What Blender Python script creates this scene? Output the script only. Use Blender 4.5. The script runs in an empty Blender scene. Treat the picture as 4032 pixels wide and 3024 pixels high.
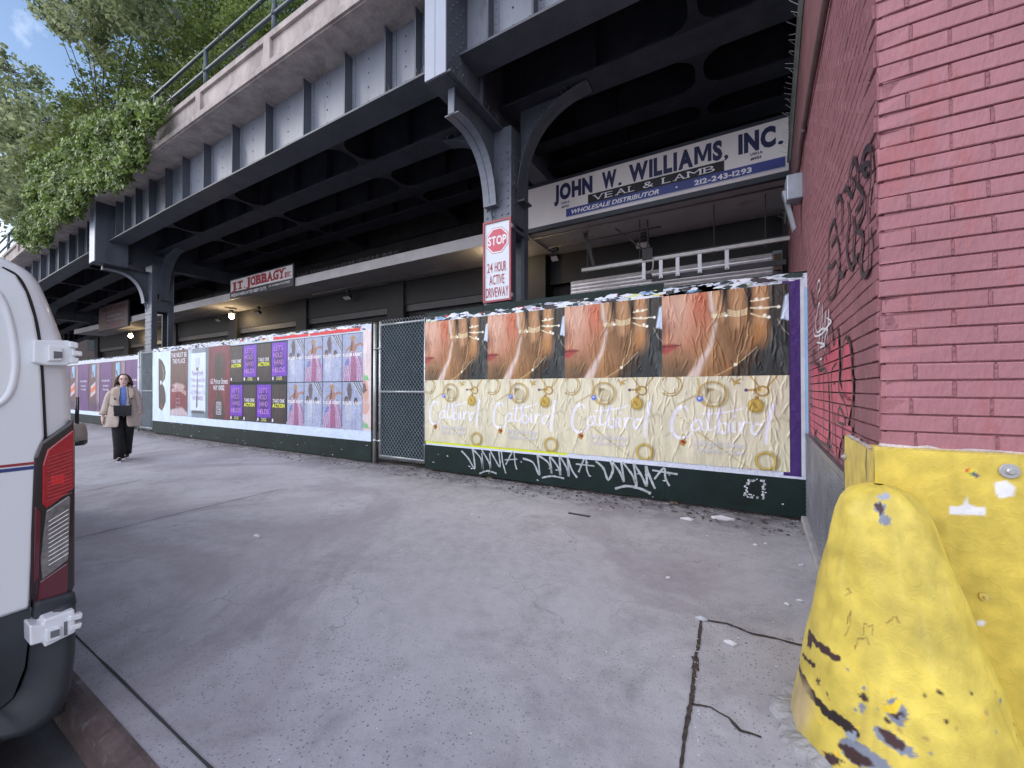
import bpy, bmesh, math, random
import numpy as np
from mathutils import Vector, Matrix, noise as mnoise
S = bpy.context.scene
COL = S.collection
R = math.radians
rnd = random.Random(7)

# ---------------------------------------------------------------- camera
YAW, PIT, EYE, FPX = R(29.6), R(0.67), 1.35, 1540.0
cam = bpy.data.cameras.new('camera'); cam.sensor_width = 36.0
cam.lens = 36.0 * FPX / 4032.0; cam.clip_start = .05; cam.clip_end = 600
co = bpy.data.objects.new('camera', cam); COL.objects.link(co)
co.location = (0, 0, EYE); co.rotation_euler = (R(90) + PIT, 0, YAW)
S.camera = co
# ---------------------------------------------------------------- sky, sun, exposure
SUN_EL, SUN_AZ = 26.0, -118.0          # a weak low sun veiled by cloud, over the street to the left
w = bpy.data.worlds.new('World'); S.world = w; w.use_nodes = True
nt = w.node_tree; bg = nt.nodes['Background']
sky = nt.nodes.new('ShaderNodeTexSky'); sky.sky_type = 'NISHITA'; sky.sun_disc = False
sky.sun_elevation = R(SUN_EL); sky.sun_rotation = R(SUN_AZ); sky.air_density = 1.0; sky.dust_density = .35; sky.ozone_density = 2.2
tc = nt.nodes.new('ShaderNodeTexCoord'); nz = nt.nodes.new('ShaderNodeTexNoise')
nz.inputs['Scale'].default_value = 2.6; nz.inputs['Detail'].default_value = 7; nz.inputs['Roughness'].default_value = .6
cr = nt.nodes.new('ShaderNodeValToRGB'); cr.color_ramp.elements[0].position = .49; cr.color_ramp.elements[1].position = .66
mx = nt.nodes.new('ShaderNodeMix'); mx.data_type = 'RGBA'; mx.inputs[7].default_value = (10.9, 11.2, 12.8, 1)
sp = nt.nodes.new('ShaderNodeSeparateXYZ'); nt.links.new(tc.outputs['Generated'], sp.inputs[0])
ma = nt.nodes.new('ShaderNodeMath'); ma.operation = 'MULTIPLY_ADD'; ma.inputs[1].default_value = -.32     # unseen brighter cloud added over the street side to light the scene
nt.links.new(sp.outputs['Y'], ma.inputs[0]); nt.links.new(nz.outputs['Fac'], ma.inputs[2])
nt.links.new(tc.outputs['Generated'], nz.inputs['Vector']); nt.links.new(ma.outputs[0], cr.inputs['Fac'])
nt.links.new(cr.outputs['Color'], mx.inputs[0]); nt.links.new(sky.outputs[0], mx.inputs[6])
nt.links.new(mx.outputs[2], bg.inputs['Color']); bg.inputs['Strength'].default_value = 0.07
sl = bpy.data.lights.new('sun', 'SUN'); sl.energy = 0.5; sl.angle = R(35); sl.color = (1, .93, .82)
so = bpy.data.objects.new('sun', sl); COL.objects.link(so)
sd = Vector((math.sin(R(SUN_AZ)) * math.cos(R(SUN_EL)), math.cos(R(SUN_AZ)) * math.cos(R(SUN_EL)), math.sin(R(SUN_EL))))
so.rotation_euler = sd.to_track_quat('Z', 'Y').to_euler()
S.view_settings.view_transform = 'Standard'; S.view_settings.look = 'None'
S.view_settings.exposure = 1.3; S.view_settings.gamma = 1
S.render.engine = 'CYCLES'; S.cycles.use_denoising = True
S.cycles.max_bounces = 7; S.cycles.diffuse_bounces = 4; S.cycles.transparent_max_bounces = 8

# ---------------------------------------------------------------- measuring helper: a sight line met with a real plane of the place
_F = (-math.sin(YAW) * math.cos(PIT), math.cos(YAW) * math.cos(PIT), math.sin(PIT))
_R = (math.cos(YAW), math.sin(YAW), 0)
_U = (_R[1] * _F[2], -_R[0] * _F[2], _R[0] * _F[1] - _R[1] * _F[0])
def ray(px, py):
    a = (px - 2016) / FPX; b = (1512 - py) / FPX
    return Vector([_F[i] + a * _R[i] + b * _U[i] for i in range(3)])
def P(px, py, ax, v):
    d = ray(px, py); t = (v - (0, 0, EYE)[ax]) / d[ax]
    return Vector((0, 0, EYE)) + t * d
def PY(px, py, v): return P(px, py, 1, v)
def PX(px, py, v): return P(px, py, 0, v)

# ---------------------------------------------------------------- colour, materials
def lin(c):
    return tuple(((v / 255) / 12.92 if v <= 10 else ((v / 255 + .055) / 1.055) ** 2.4) for v in c)
MATS = {}
def M(name, col, rough=.6, metal=0., var=.15, scale=4., bump=0., bscale=60., spec=.5, grime=None, coat=0., emit=0., stretch=None):
    if name in MATS: return MATS[name]
    m = bpy.data.materials.new(name); m.use_nodes = True; n = m.node_tree.nodes; L = m.node_tree.links
    b = n['Principled BSDF']; b.inputs['Roughness'].default_value = rough; b.inputs['Metallic'].default_value = metal
    b.inputs['Specular IOR Level'].default_value = spec; b.inputs['Coat Weight'].default_value = coat
    t = n.new('ShaderNodeNewGeometry'); mp = n.new('ShaderNodeMapping'); L.new(t.outputs['Position'], mp.inputs[0])
    if stretch: mp.inputs['Scale'].default_value = stretch
    z = n.new('ShaderNodeTexNoise'); z.inputs['Scale'].default_value = scale; z.inputs['Detail'].default_value = 8; z.inputs['Roughness'].default_value = .62
    L.new(mp.outputs[0], z.inputs['Vector'])
    r = n.new('ShaderNodeValToRGB'); r.color_ramp.elements[0].position = .3; r.color_ramp.elements[1].position = .7
    c0 = [max(0, v * (1 - var)) for v in col]; c1 = [min(1, v * (1 + var)) for v in col]
    r.color_ramp.elements[0].color = (*c0, 1); r.color_ramp.elements[1].color = (*c1, 1)
    L.new(z.outputs['Fac'], r.inputs['Fac']); out = r.outputs['Color']
    if grime:
        gc, gs, gp = grime
        g = n.new('ShaderNodeTexNoise'); g.inputs['Scale'].default_value = gs; g.inputs['Detail'].default_value = 10; g.inputs['Roughness'].default_value = .7
        L.new(mp.outputs[0], g.inputs['Vector'])
        gr = n.new('ShaderNodeValToRGB'); gr.color_ramp.elements[0].position = gp; gr.color_ramp.elements[1].position = gp + .09
        L.new(g.outputs['Fac'], gr.inputs['Fac'])
        k = n.new('ShaderNodeMix'); k.data_type = 'RGBA'; L.new(gr.outputs['Color'], k.inputs[0]); L.new(out, k.inputs[6]); k.inputs[7].default_value = (*gc, 1)
        out = k.outputs[2]
    L.new(out, b.inputs['Base Color'])
    if bump:
        q = n.new('ShaderNodeTexNoise'); q.inputs['Scale'].default_value = bscale; q.inputs['Detail'].default_value = 6; L.new(mp.outputs[0], q.inputs['Vector'])
        bp = n.new('ShaderNodeBump'); bp.inputs['Strength'].default_value = bump; bp.inputs['Distance'].default_value = .02
        L.new(q.outputs['Fac'], bp.inputs['Height']); L.new(bp.outputs[0], b.inputs['Normal'])
    if emit:
        b.inputs['Emission Color'].default_value = (*col, 1); b.inputs['Emission Strength'].default_value = emit
    MATS[name] = m; return m
def MV(name, rough=.55, bump=0., bscale=14., stretch=(1, 1, .25), spec=.4, var=.1, chips=False, bdist=.02):
    """painted or printed surface whose artwork is in the colour attribute Col"""
    if name in MATS: return MATS[name]
    m = bpy.data.materials.new(name); m.use_nodes = True; n = m.node_tree.nodes; L = m.node_tree.links
    b = n['Principled BSDF']; b.inputs['Roughness'].default_value = rough; b.inputs['Specular IOR Level'].default_value = spec
    a = n.new('ShaderNodeAttribute'); a.attribute_name = 'Col'
    t = n.new('ShaderNodeNewGeometry'); mp = n.new('ShaderNodeMapping'); L.new(t.outputs['Position'], mp.inputs[0]); mp.inputs['Scale'].default_value = stretch
    z = n.new('ShaderNodeTexNoise'); z.inputs['Scale'].default_value = bscale * .5; z.inputs['Detail'].default_value = 8; L.new(mp.outputs[0], z.inputs['Vector'])
    mr = n.new('ShaderNodeMapRange'); mr.inputs[1].default_value = .3; mr.inputs[2].default_value = .7; mr.inputs[3].default_value = 1 - var; mr.inputs[4].default_value = 1 + var
    L.new(z.outputs['Fac'], mr.inputs[0])
    k = n.new('ShaderNodeVectorMath'); k.operation = 'SCALE'; L.new(a.outputs['Color'], k.inputs[0]); L.new(mr.outputs[0], k.inputs['Scale'])
    L.new(k.outputs[0], b.inputs['Base Color'])
    if bump:
        q = n.new('ShaderNodeTexNoise'); q.inputs['Scale'].default_value = bscale; q.inputs['Detail'].default_value = 5; q.inputs['Distortion'].default_value = .6; L.new(mp.outputs[0], q.inputs['Vector'])
        ab = n.new('ShaderNodeMath'); ab.operation = 'SUBTRACT'; ab.inputs[1].default_value = .5; L.new(q.outputs['Fac'], ab.inputs[0])
        a2 = n.new('ShaderNodeMath'); a2.operation = 'ABSOLUTE'; L.new(ab.outputs[0], a2.inputs[0])
        mn = n.new('ShaderNodeMath'); mn.operation = 'MINIMUM'; mn.inputs[1].default_value = .09; L.new(a2.outputs[0], mn.inputs[0])
        bp = n.new('ShaderNodeBump'); bp.inputs['Strength'].default_value = bump; bp.inputs['Distance'].default_value = bdist; bp.invert = True
        L.new(mn.outputs[0], bp.inputs['Height']); L.new(bp.outputs[0], b.inputs['Normal'])
    MATS[name] = m; return m

# ---------------------------------------------------------------- objects
ORG = {}
def tag(o, label=None, cat=None, group=None, kind=None):
    if label: o['label'] = label
    if cat: o['category'] = cat
    if group: o['group'] = group
    if kind: o['kind'] = kind
    return o
def thing(name, label, cat, loc=(0, 0, 0), group=None, rz=0):
    o = bpy.data.objects.new(name, None); COL.objects.link(o); o.location = loc; o.rotation_euler = (0, 0, rz)
    o.empty_display_size = .1
    ORG[o.name] = Vector(loc) if not rz else Vector((0, 0, 0)); return tag(o, label, cat, group)
def link_mesh(name, me, mat, parent=None, smooth=False):
    o = bpy.data.objects.new(name, me); COL.objects.link(o)
    if mat: me.materials.append(mat)
    if parent: o.parent = parent; ORG[o.name] = ORG[parent.name]
    else: ORG[o.name] = Vector((0, 0, 0))
    if smooth: me.polygons.foreach_set('use_smooth', [True] * len(me.polygons))
    return o
class MB:
    def __init__(s): s.v = []; s.f = []
    def add(s, vs, fs):
        k = len(s.v); s.v += [tuple(v) for v in vs]; s.f += [tuple(i + k for i in f) for f in fs]; return s
    def box(s, x0, x1, y0, y1, z0, z1):
        return s.add([(x0, y0, z0), (x1, y0, z0), (x1, y1, z0), (x0, y1, z0), (x0, y0, z1), (x1, y0, z1), (x1, y1, z1), (x0, y1, z1)],
                     [(0, 3, 2, 1), (4, 5, 6, 7), (0, 1, 5, 4), (1, 2, 6, 5), (2, 3, 7, 6), (3, 0, 4, 7)])
    def quad(s, a, b, c, d): return s.add([a, b, c, d], [(0, 1, 2, 3)])
    def prism(s, pts, ax, a, b):
        """pts in the two other axes (in order), extruded along ax from a to b"""
        def mk(p, t):
            l = [p[0], p[1]]; l.insert(ax, t); return tuple(l)
        n = len(pts)
        return s.add([mk(p, a) for p in pts] + [mk(p, b) for p in pts],
                     [tuple(range(n - 1, -1, -1)), tuple(range(n, 2 * n))] + [(i, (i + 1) % n, n + (i + 1) % n, n + i) for i in range(n)])
    def tube(s, path, r, n=8, cap=True):
        path = [Vector(p) for p in path]; k = len(s.v); m = len(path)
        rr = r if isinstance(r, (list, tuple)) else [r] * m; up = None
        for i, p in enumerate(path):
            t = (path[min(i + 1, m - 1)] - path[max(i - 1, 0)])
            t = t.normalized() if t.length > 1e-9 else Vector((0, 0, 1))
            if up is None: up = Vector((0, 0, 1)) if abs(t.z) < .9 else Vector((1, 0, 0))
            u = t.cross(up)
            if u.length < 1e-6: u = t.cross(Vector((.3, 1, .2)))
            u.normalize(); vv = u.cross(t).normalized(); up = vv
            for j in range(n):
                a = 2 * math.pi * j / n
                s.v.append(tuple(p + (u * math.cos(a) + vv * math.sin(a)) * rr[i]))
        for i in range(m - 1):
            for j in range(n):
                a = k + i * n + j; b = k + i * n + (j + 1) % n
                s.f.append((a, b, b + n, a + n))
        if cap:
            s.f.append(tuple(k + j for j in range(n - 1, -1, -1))); s.f.append(tuple(k + (m - 1) * n + j for j in range(n)))
        return s
    def strip(s, pts, wd, nrm, th=.001):
        """flat painted stroke: polyline pts, width(s) wd, lying in the plane with normal nrm"""
        pts = [Vector(p) for p in pts]; nrm = Vector(nrm).normalized(); m = len(pts); k = len(s.v)
        for i, p in enumerate(pts):
            t = (pts[min(i + 1, m - 1)] - pts[max(i - 1, 0)]).normalized(); u = t.cross(nrm).normalized()
            ww = (wd[i] if isinstance(wd, (list, tuple)) else wd) / 2
            s.v += [tuple(p + u * ww + nrm * th), tuple(p - u * ww + nrm * th)]
        for i in range(m - 1):
            a = k + 2 * i; s.f.append((a, a + 1, a + 3, a + 2))
        return s
    def rivet(s, c, nrm, r=.014, n=6):
        c = Vector(c); nrm = Vector(nrm); u = nrm.orthogonal().normalized(); v = nrm.cross(u)
        ring = [c + (u * math.cos(2 * math.pi * j / n) + v * math.sin(2 * math.pi * j / n)) * r for j in range(n)]
        r2 = [c + nrm * r * .55 + (u * math.cos(2 * math.pi * j / n) + v * math.sin(2 * math.pi * j / n)) * r * .62 for j in range(n)]
        return s.add(ring + r2, [(j, (j + 1) % n, n + (j + 1) % n, n + j) for j in range(n)] + [tuple(range(n, 2 * n))])
    def loft(s, rings, close=True, cap=True):
        k = len(s.v); n = len(rings[0])
        for rg in rings: s.v += [tuple(p) for p in rg]
        for i in range(len(rings) - 1):
            for j in range(n if close else n - 1):
                a = k + i * n + j; b = k + i * n + (j + 1) % n
                s.f.append((a, b, b + n, a + n))
        if cap and close:
            s.f.append(tuple(k + j for j in range(n - 1, -1, -1))); s.f.append(tuple(k + (len(rings) - 1) * n + j for j in range(n)))
        return s
    def warp(s, fn): s.v = [tuple(fn(*v)) for v in s.v]; return s
    def mesh(s, name, org=Vector((0, 0, 0))):
        me = bpy.data.meshes.new(name); me.from_pydata([(v[0] - org[0], v[1] - org[1], v[2] - org[2]) for v in s.v], [], s.f); me.update(); return me
    def build(s, name, mat, parent=None, smooth=False, bevel=0, seg=2, sub=0):
        o = link_mesh(name, s.mesh(name, ORG[parent.name] if parent else Vector((0, 0, 0))), mat, parent, smooth)
        bm = bmesh.new(); bm.from_mesh(o.data); bmesh.ops.recalc_face_normals(bm, faces=bm.faces); bm.to_mesh(o.data); bm.free()
        if bevel:
            md = o.modifiers.new('bevel', 'BEVEL'); md.width = bevel; md.segments = seg; md.limit_method = 'ANGLE'; md.angle_limit = R(35)
        if sub:
            md = o.modifiers.new('sub', 'SUBSURF'); md.levels = sub; md.render_levels = sub
        return o
def big_mesh(name, V, F, mat, parent=None, smooth=False, col=None):
    """fast numpy mesh, all quads"""
    V = np.asarray(V, dtype=np.float32); F = np.asarray(F, dtype=np.int32)
    if parent: V = V - np.array(ORG[parent.name], dtype=np.float32)
    me = bpy.data.meshes.new(name); nf, k = F.shape
    me.vertices.add(len(V)); me.vertices.foreach_set('co', V.ravel())
    me.loops.add(nf * k); me.loops.foreach_set('vertex_index', F.ravel())
    me.polygons.add(nf); me.polygons.foreach_set('loop_start', np.arange(0, nf * k, k, dtype=np.int32)); me.polygons.foreach_set('loop_total', np.full(nf, k, dtype=np.int32))
    me.update(calc_edges=True)
    if col is not None:
        a = me.color_attributes.new('Col', 'FLOAT_COLOR', 'POINT'); c4 = np.ones((len(V), 4), dtype=np.float32); c4[:, :3] = col; a.data.foreach_set('color', c4.ravel())
    me.validate()
    return link_mesh(name, me, mat, parent, smooth)

# ---------------------------------------------------------------- lettering
def glyphs(s, offset=0.0, shear=0.0, spacing=1.0):
    key = (s, offset, shear, spacing)
    if key not in GC: GC[key] = glyphs_(s, offset, shear, spacing)
    return GC[key]
def glyphs_(s, offset=0.0, shear=0.0, spacing=1.0):
    c = bpy.data.curves.new('lettering', 'FONT'); c.body = s; c.offset = offset; c.shear = shear; c.space_character = spacing; c.resolution_u = 3
    c.align_x = 'LEFT'
    o = bpy.data.objects.new('lettering', c); COL.objects.link(o)
    dg = bpy.context.evaluated_depsgraph_get(); dg.update(); me = o.evaluated_get(dg).to_mesh()
    V = [tuple(v.co) for v in me.vertices]; F = [tuple(p.vertices) for p in me.polygons]
    o.evaluated_get(dg).to_mesh_clear(); bpy.data.objects.remove(o); bpy.data.curves.remove(c)
    return V, F
CAP = {}; GC = {}
MBOLD = ([(x * .92, y * .73, 0) for x, y in ((0, 0), (0, 1), (.28, 1), (.5, .40), (.72, 1), (1, 1), (1, 0), (.79, 0), (.79, .66), (.58, .10), (.42, .10), (.21, .66), (.21, 0))], [tuple(range(13))])
def text(mb, s, x0, x1, z0, z1, y, offset=0.0, shear=0.0, spacing=1.0, frame=None):
    """write s into the rectangle x0..x1, z0..z1 of the plane y (facing the street); frame maps (u, v) elsewhere"""
    if not shear and not frame and s == s.upper() and len(s) > 1 and spacing < 2:      # capitals are set one by one with an even gap
        W_ = []; GL = [] 
        for ch in s:
            if ch == ' ': W_.append(.24); GL.append(None); continue
            V, F = (MBOLD if ch == 'M' and offset >= .02 else glyphs(ch, offset)); a = min(v[0] for v in V); b = max(v[0] for v in V); W_.append(b - a); GL.append((V, F, a, b))
        gap = .055 * spacing; tot = sum(W_) + gap * (len(s) - 1); k = (x1 - x0) / tot; x = x0
        if offset not in CAP: q = glyphs('H', offset)[0]; CAP[offset] = (min(v[1] for v in q), max(v[1] for v in q))
        c, d = CAP[offset]
        for w_, g in zip(W_, GL):
            if g: mb.add([(x + (v[0] - g[2]) * k, y, z0 + (v[1] - c) / (d - c) * (z1 - z0)) for v in g[0]], g[1])
            x += (w_ + gap) * k
        return mb
    V, F = glyphs(s, offset, shear, spacing)
    if not V: return mb
    a = min(v[0] for v in V); b = max(v[0] for v in V); c = min(v[1] for v in V); d = max(v[1] for v in V)
    if any(ch.isupper() or ch.isdigit() for ch in s):      # capitals stand on the line, tails hang below it
        if offset not in CAP: q = glyphs('H', offset)[0]; CAP[offset] = (min(v[1] for v in q), max(v[1] for v in q))
        c, d = CAP[offset]
    out = []
    for v in V:
        u = x0 + (v[0] - a) / (b - a) * (x1 - x0); t = z0 + (v[1] - c) / max(d - c, 1e-6) * (z1 - z0)
        out.append(frame(u, t) if frame else (u, y, t))
    return mb.add(out, F)

# ---------------------------------------------------------------- canvas for printed or painted artwork
class Cv:
    def __init__(s, wd, ht, res, base, space=(0, 1, 0, 1)):
        s.w, s.h = wd, ht; s.nx = max(2, int(wd / res)); s.ny = max(2, int(ht / res)); s.asp = ht / wd
        u = np.linspace(0, 1, s.nx); v = np.linspace(0, 1, s.ny); s.U, s.V = np.meshgrid(u, v)
        s.c = np.empty((s.ny, s.nx, 3)); s.c[:] = lin(base)
    def mixin(s, m, col, alpha=1.):
        m = np.clip(m, 0, 1)[..., None] * alpha; s.c = s.c * (1 - m) + np.array(lin(col)) * m; return s
    def _m(s, d, soft): return np.clip(.5 - d / max(soft, 1e-5), 0, 1)
    def _segd(s, pts, closed, wts=None):
        X, Y = s.U, s.V * s.asp; D = np.full(X.shape, 1e9)
        n = len(pts); rng = range(n if closed else n - 1)
        for i in rng:
            ax, ay = pts[i]; bx, by = pts[(i + 1) % n]; ay *= s.asp; by *= s.asp
            dx, dy = bx - ax, by - ay; L = dx * dx + dy * dy + 1e-12
            t = np.clip(((X - ax) * dx + (Y - ay) * dy) / L, 0, 1)
            d = np.hypot(X - ax - t * dx, Y - ay - t * dy)
            if wts: d = d - (wts[i] * (1 - t) + wts[(i + 1) % n] * t)
            D = np.minimum(D, d)
        return D
    def poly(s, pts, col, soft=.008, alpha=1.):
        X, Y = s.U, s.V; ins = np.zeros(X.shape, bool); n = len(pts)
        for i in range(n):
            ax, ay = pts[i]; bx, by = pts[(i + 1) % n]
            if ay == by: continue
            cnd = ((ay > Y) != (by > Y)) & (X < (bx - ax) * (Y - ay) / (by - ay) + ax); ins ^= cnd
        d = s._segd(pts, True); d = np.where(ins, -d, d)
        return s.mixin(s._m(d, soft), col, alpha)
    def line(s, pts, wd, col, soft=.006, alpha=1.):
        if isinstance(wd, (list, tuple)): d = s._segd(pts, False, [q / 2 for q in wd])
        else: d = s._segd(pts, False) - wd / 2
        return s.mixin(s._m(d, soft), col, alpha)
    def ell(s, cx, cy, rx, ry, col, soft=.01, ring=0, alpha=1., rot=0.):
        X = s.U - cx; Y = (s.V - cy) * s.asp; ca, sa = math.cos(rot), math.sin(rot); x2 = X * ca + Y * sa; y2 = -X * sa + Y * ca; ry = ry * s.asp
        q = np.hypot(x2 / rx, y2 / ry); d = (q - 1) * min(rx, ry)
        if ring: d = np.abs(d) - ring / 2
        return s.mixin(s._m(d, soft), col, alpha)
    def rect(s, a, b, c, d, col, soft=.004, alpha=1.): return s.poly([(a, c), (b, c), (b, d), (a, d)], col, soft, alpha)
    def noise(s, amt, fx, fy, seed=0):
        rg = np.random.RandomState(seed); g = rg.rand(int(fy) + 2, int(fx) + 2)
        x = s.U * fx; y = s.V * fy; i = x.astype(int); j = y.astype(int); fxr = x - i; fyr = y - j
        fxr = fxr * fxr * (3 - 2 * fxr); fyr = fyr * fyr * (3 - 2 * fyr)
        n = (g[j, i] * (1 - fxr) + g[j, i + 1] * fxr) * (1 - fyr) + (g[j + 1, i] * (1 - fxr) + g[j + 1, i + 1] * fxr) * fyr
        return (n - .5) * 2 * amt
    def streaks(s, amt=.12, fx=22, fy=5, seed=0):
        k = 1 + s.noise(amt, fx, fy, seed) + s.noise(amt * .6, fx * 2.6, fy * 2.2, seed + 1); s.c = s.c * k[..., None]; return s
    def build(s, name, mat, parent, x0, z0, y, wrinkle=.0, seed=0, frame=None):
        X = x0 + s.U * s.w; Z = z0 + s.V * s.h; Y = np.full(X.shape, float(y))
        if wrinkle:      # creases left by the paste: thin ridges, mostly upright
            rr = random.Random(seed * 7 + 3); H = np.zeros(X.shape)
            for _ in range(int(s.w * s.h * (95 if wrinkle < .02 else 0) + 3)):
                a = rr.uniform(0, s.w); b = rr.uniform(-.1, s.h); L_ = rr.uniform(.06, .38); sl = rr.gauss(0, .22); hh = rr.uniform(.3, 1) * wrinkle * .8; sg = rr.uniform(.005, .011); wv = rr.uniform(0, 6); wa = rr.uniform(.0, .012)
                t = (s.V * s.h - b) / L_; cx_ = a + sl * (s.V * s.h - b) + wa * np.sin(s.V * s.h * 30 + wv); en = np.clip(np.minimum(t, 1 - t) * 4, 0, 1)
                H = np.maximum(H, hh * en * np.exp(-((s.U * s.w - cx_) / sg) ** 2))
            Y = Y - H - np.abs(s.noise(wrinkle * .35, s.w * 12, s.h * 5, seed + 5))
        V = np.stack([X, Y, Z], -1).reshape(-1, 3)
        if frame: V = frame(X.ravel(), Z.ravel(), (y - Y).ravel())
        idx = np.arange(s.nx * s.ny).reshape(s.ny, s.nx)
        F = np.stack([idx[:-1, :-1], idx[:-1, 1:], idx[1:, 1:], idx[1:, :-1]], -1).reshape(-1, 4)
        return big_mesh(name, V, F, mat, parent, True, np.clip(s.c, 0, 1).reshape(-1, 3))
def G(px, py, z=0.): return P(px, py, 2, z)
# ================================================================ GROUND
def ground_mat(name, base, speck=True):
    m = bpy.data.materials.new(name); m.use_nodes = True; n = m.node_tree.nodes; L = m.node_tree.links; b = n['Principled BSDF']
    geo = n.new('ShaderNodeNewGeometry')
    def noise(sc, det=8, ro=.6, vec=None, dist=0):
        z = n.new('ShaderNodeTexNoise'); z.inputs['Scale'].default_value = sc; z.inputs['Detail'].default_value = det; z.inputs['Roughness'].default_value = ro; z.inputs['Distortion'].default_value = dist
        L.new(vec or geo.outputs['Position'], z.inputs['Vector']); return z.outputs['Fac']
    def ramp(f, a, bb, c0=(0, 0, 0), c1=(1, 1, 1)):
        r = n.new('ShaderNodeValToRGB'); r.color_ramp.elements[0].position = a; r.color_ramp.elements[1].position = bb
        r.color_ramp.elements[0].color = (*c0, 1); r.color_ramp.elements[1].color = (*c1, 1); L.new(f, r.inputs['Fac']); return r.outputs['Color']
    def mix(f, a, bb, blend='MIX'):
        k = n.new('ShaderNodeMix'); k.data_type = 'RGBA'; k.blend_type = blend
        if isinstance(f, float): k.inputs[0].default_value = f
        else: L.new(f, k.inputs[0])
        for i, q in ((6, a), (7, bb)):
            if isinstance(q, tuple): k.inputs[i].default_value = (*q, 1)
            else: L.new(q, k.inputs[i])
        return k.outputs[2]
    c = ramp(noise(.55, 9, .6), .3, .7, tuple(v * .78 for v in base), tuple(v * 1.15 for v in base))
    c = mix(ramp(noise(1.7, 10, .7, dist=.8), .48, .68), c, tuple(v * .66 for v in base))
    c = mix(ramp(noise(9, 12, .75), .4, .8), c, tuple(v * 1.22 for v in base))
    if speck:
        # exposed aggregate where the paste has worn off
        sep = n.new('ShaderNodeSeparateXYZ'); L.new(geo.outputs['Position'], sep.inputs[0])
        vo = n.new('ShaderNodeTexVoronoi'); vo.inputs['Scale'].default_value = 58; L.new(geo.outputs['Position'], vo.inputs['Vector'])
        sm = ramp(vo.outputs['Distance'], .2, .27, (1, 1, 1), (0, 0, 0))
        pick = n.new('ShaderNodeSeparateColor'); L.new(vo.outputs['Color'], pick.inputs[0]); pk = ramp(pick.outputs[0], .42, .44)
        wn = ramp(noise(.7, 5, .55), .36, .56)
        k = mix(1.0, sm, pk, 'MULTIPLY'); k = mix(1.0, k, wn, 'MULTIPLY')
        c = mix(k, c, tuple(v * .40 for v in base))
        v2 = n.new('ShaderNodeTexVoronoi'); v2.inputs['Scale'].default_value = 30; L.new(geo.outputs['Position'], v2.inputs['Vector'])
        p2 = n.new('ShaderNodeSeparateColor'); L.new(v2.outputs['Color'], p2.inputs[0])
        k2 = mix(1.0, ramp(v2.outputs['Distance'], .09, .13, (1, 1, 1), (0, 0, 0)), ramp(p2.outputs[1], .965, .97), 'MULTIPLY')
        c = mix(k2, c, (.75, .75, .75))
        v4 = n.new('ShaderNodeTexVoronoi'); v4.feature = 'DISTANCE_TO_EDGE'; v4.inputs['Scale'].default_value = 2.1
        n4 = n.new('ShaderNodeTexNoise'); n4.inputs['Scale'].default_value = 5; n4.inputs['Detail'].default_value = 8; L.new(geo.outputs['Position'], n4.inputs['Vector'])
        s4 = n.new('ShaderNodeVectorMath'); s4.operation = 'SCALE'; s4.inputs['Scale'].default_value = .35; L.new(n4.outputs['Color'], s4.inputs[0]); a4 = n.new('ShaderNodeVectorMath'); a4.operation = 'ADD'
        L.new(geo.outputs['Position'], a4.inputs[0]); L.new(s4.outputs[0], a4.inputs[1]); L.new(a4.outputs[0], v4.inputs['Vector'])
        k4 = mix(1.0, ramp(v4.outputs['Distance'], .003, .009, (1, 1, 1), (0, 0, 0)), ramp(noise(1.1, 4, .5), .5, .62), 'MULTIPLY'); c = mix(k4, c, tuple(v * .55 for v in base))
        # broad old stains
        c = mix(ramp(noise(.38, 5, .7, dist=1.2), .50, .60, (0, 0, 0), (.55, .55, .55)), c, tuple(v * q for v, q in zip(base, (.62, .56, .60))))
        c = mix(ramp(noise(150, 3, .7), .52, .66, (0, 0, 0), (.5, .5, .5)), c, tuple(v * .6 for v in base)); c = mix(ramp(noise(170, 3, .7, dist=.4), .56, .68, (0, 0, 0), (.45, .45, .45)), c, tuple(min(1, v * 1.5) for v in base))
        c = mix(ramp(noise(14, 10, .85), .55, .75, (0, 0, 0), (.6, .6, .6)), c, tuple(v * .62 for v in base))
        # trodden chewing gum
        v3 = n.new('ShaderNodeTexVoronoi'); v3.inputs['Scale'].default_value = 3.6
        ad = n.new('ShaderNodeVectorMath'); ad.operation = 'ADD'; nn = n.new('ShaderNodeTexNoise'); nn.inputs['Scale'].default_value = 22; L.new(geo.outputs['Position'], nn.inputs['Vector'])
        sc = n.new('ShaderNodeVectorMath'); sc.operation = 'SCALE'; sc.inputs['Scale'].default_value = .03; L.new(nn.outputs['Color'], sc.inputs[0])
        L.new(geo.outputs['Position'], ad.inputs[0]); L.new(sc.outputs[0], ad.inputs[1]); L.new(ad.outputs[0], v3.inputs['Vector'])
        p3 = n.new('ShaderNodeSeparateColor'); L.new(v3.outputs['Color'], p3.inputs[0])
        k3 = mix(1.0, ramp(v3.outputs['Distance'], .075, .095, (1, 1, 1), (0, 0, 0)), ramp(p3.outputs[2], .60, .61), 'MULTIPLY')
        c = mix(k3, c, tuple(v * .42 for v in base))
        # grime swept against the hoardings, darkened to stand in for contact shade too
        mrg = n.new('ShaderNodeMapRange'); mrg.inputs[1].default_value = 3.9; mrg.inputs[2].default_value = 4.9; L.new(sep.outputs['Y'], mrg.inputs[0])
        gm = mix(1.0, mrg.outputs[0], ramp(noise(3.5, 10, .75), .3, .62), 'MULTIPLY')
        c = mix(gm, c, (.07, .06, .065))
    L.new(c, b.inputs['Base Color']); b.inputs['Roughness'].default_value = .62; b.inputs['Specular IOR Level'].default_value = .45
    bp = n.new('ShaderNodeBump'); bp.inputs['Strength'].default_value = .35; bp.inputs['Distance'].default_value = .01
    L.new(noise(60, 8, .7), bp.inputs['Height']); L.new(bp.outputs[0], b.inputs['Normal'])
    return m
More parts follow.
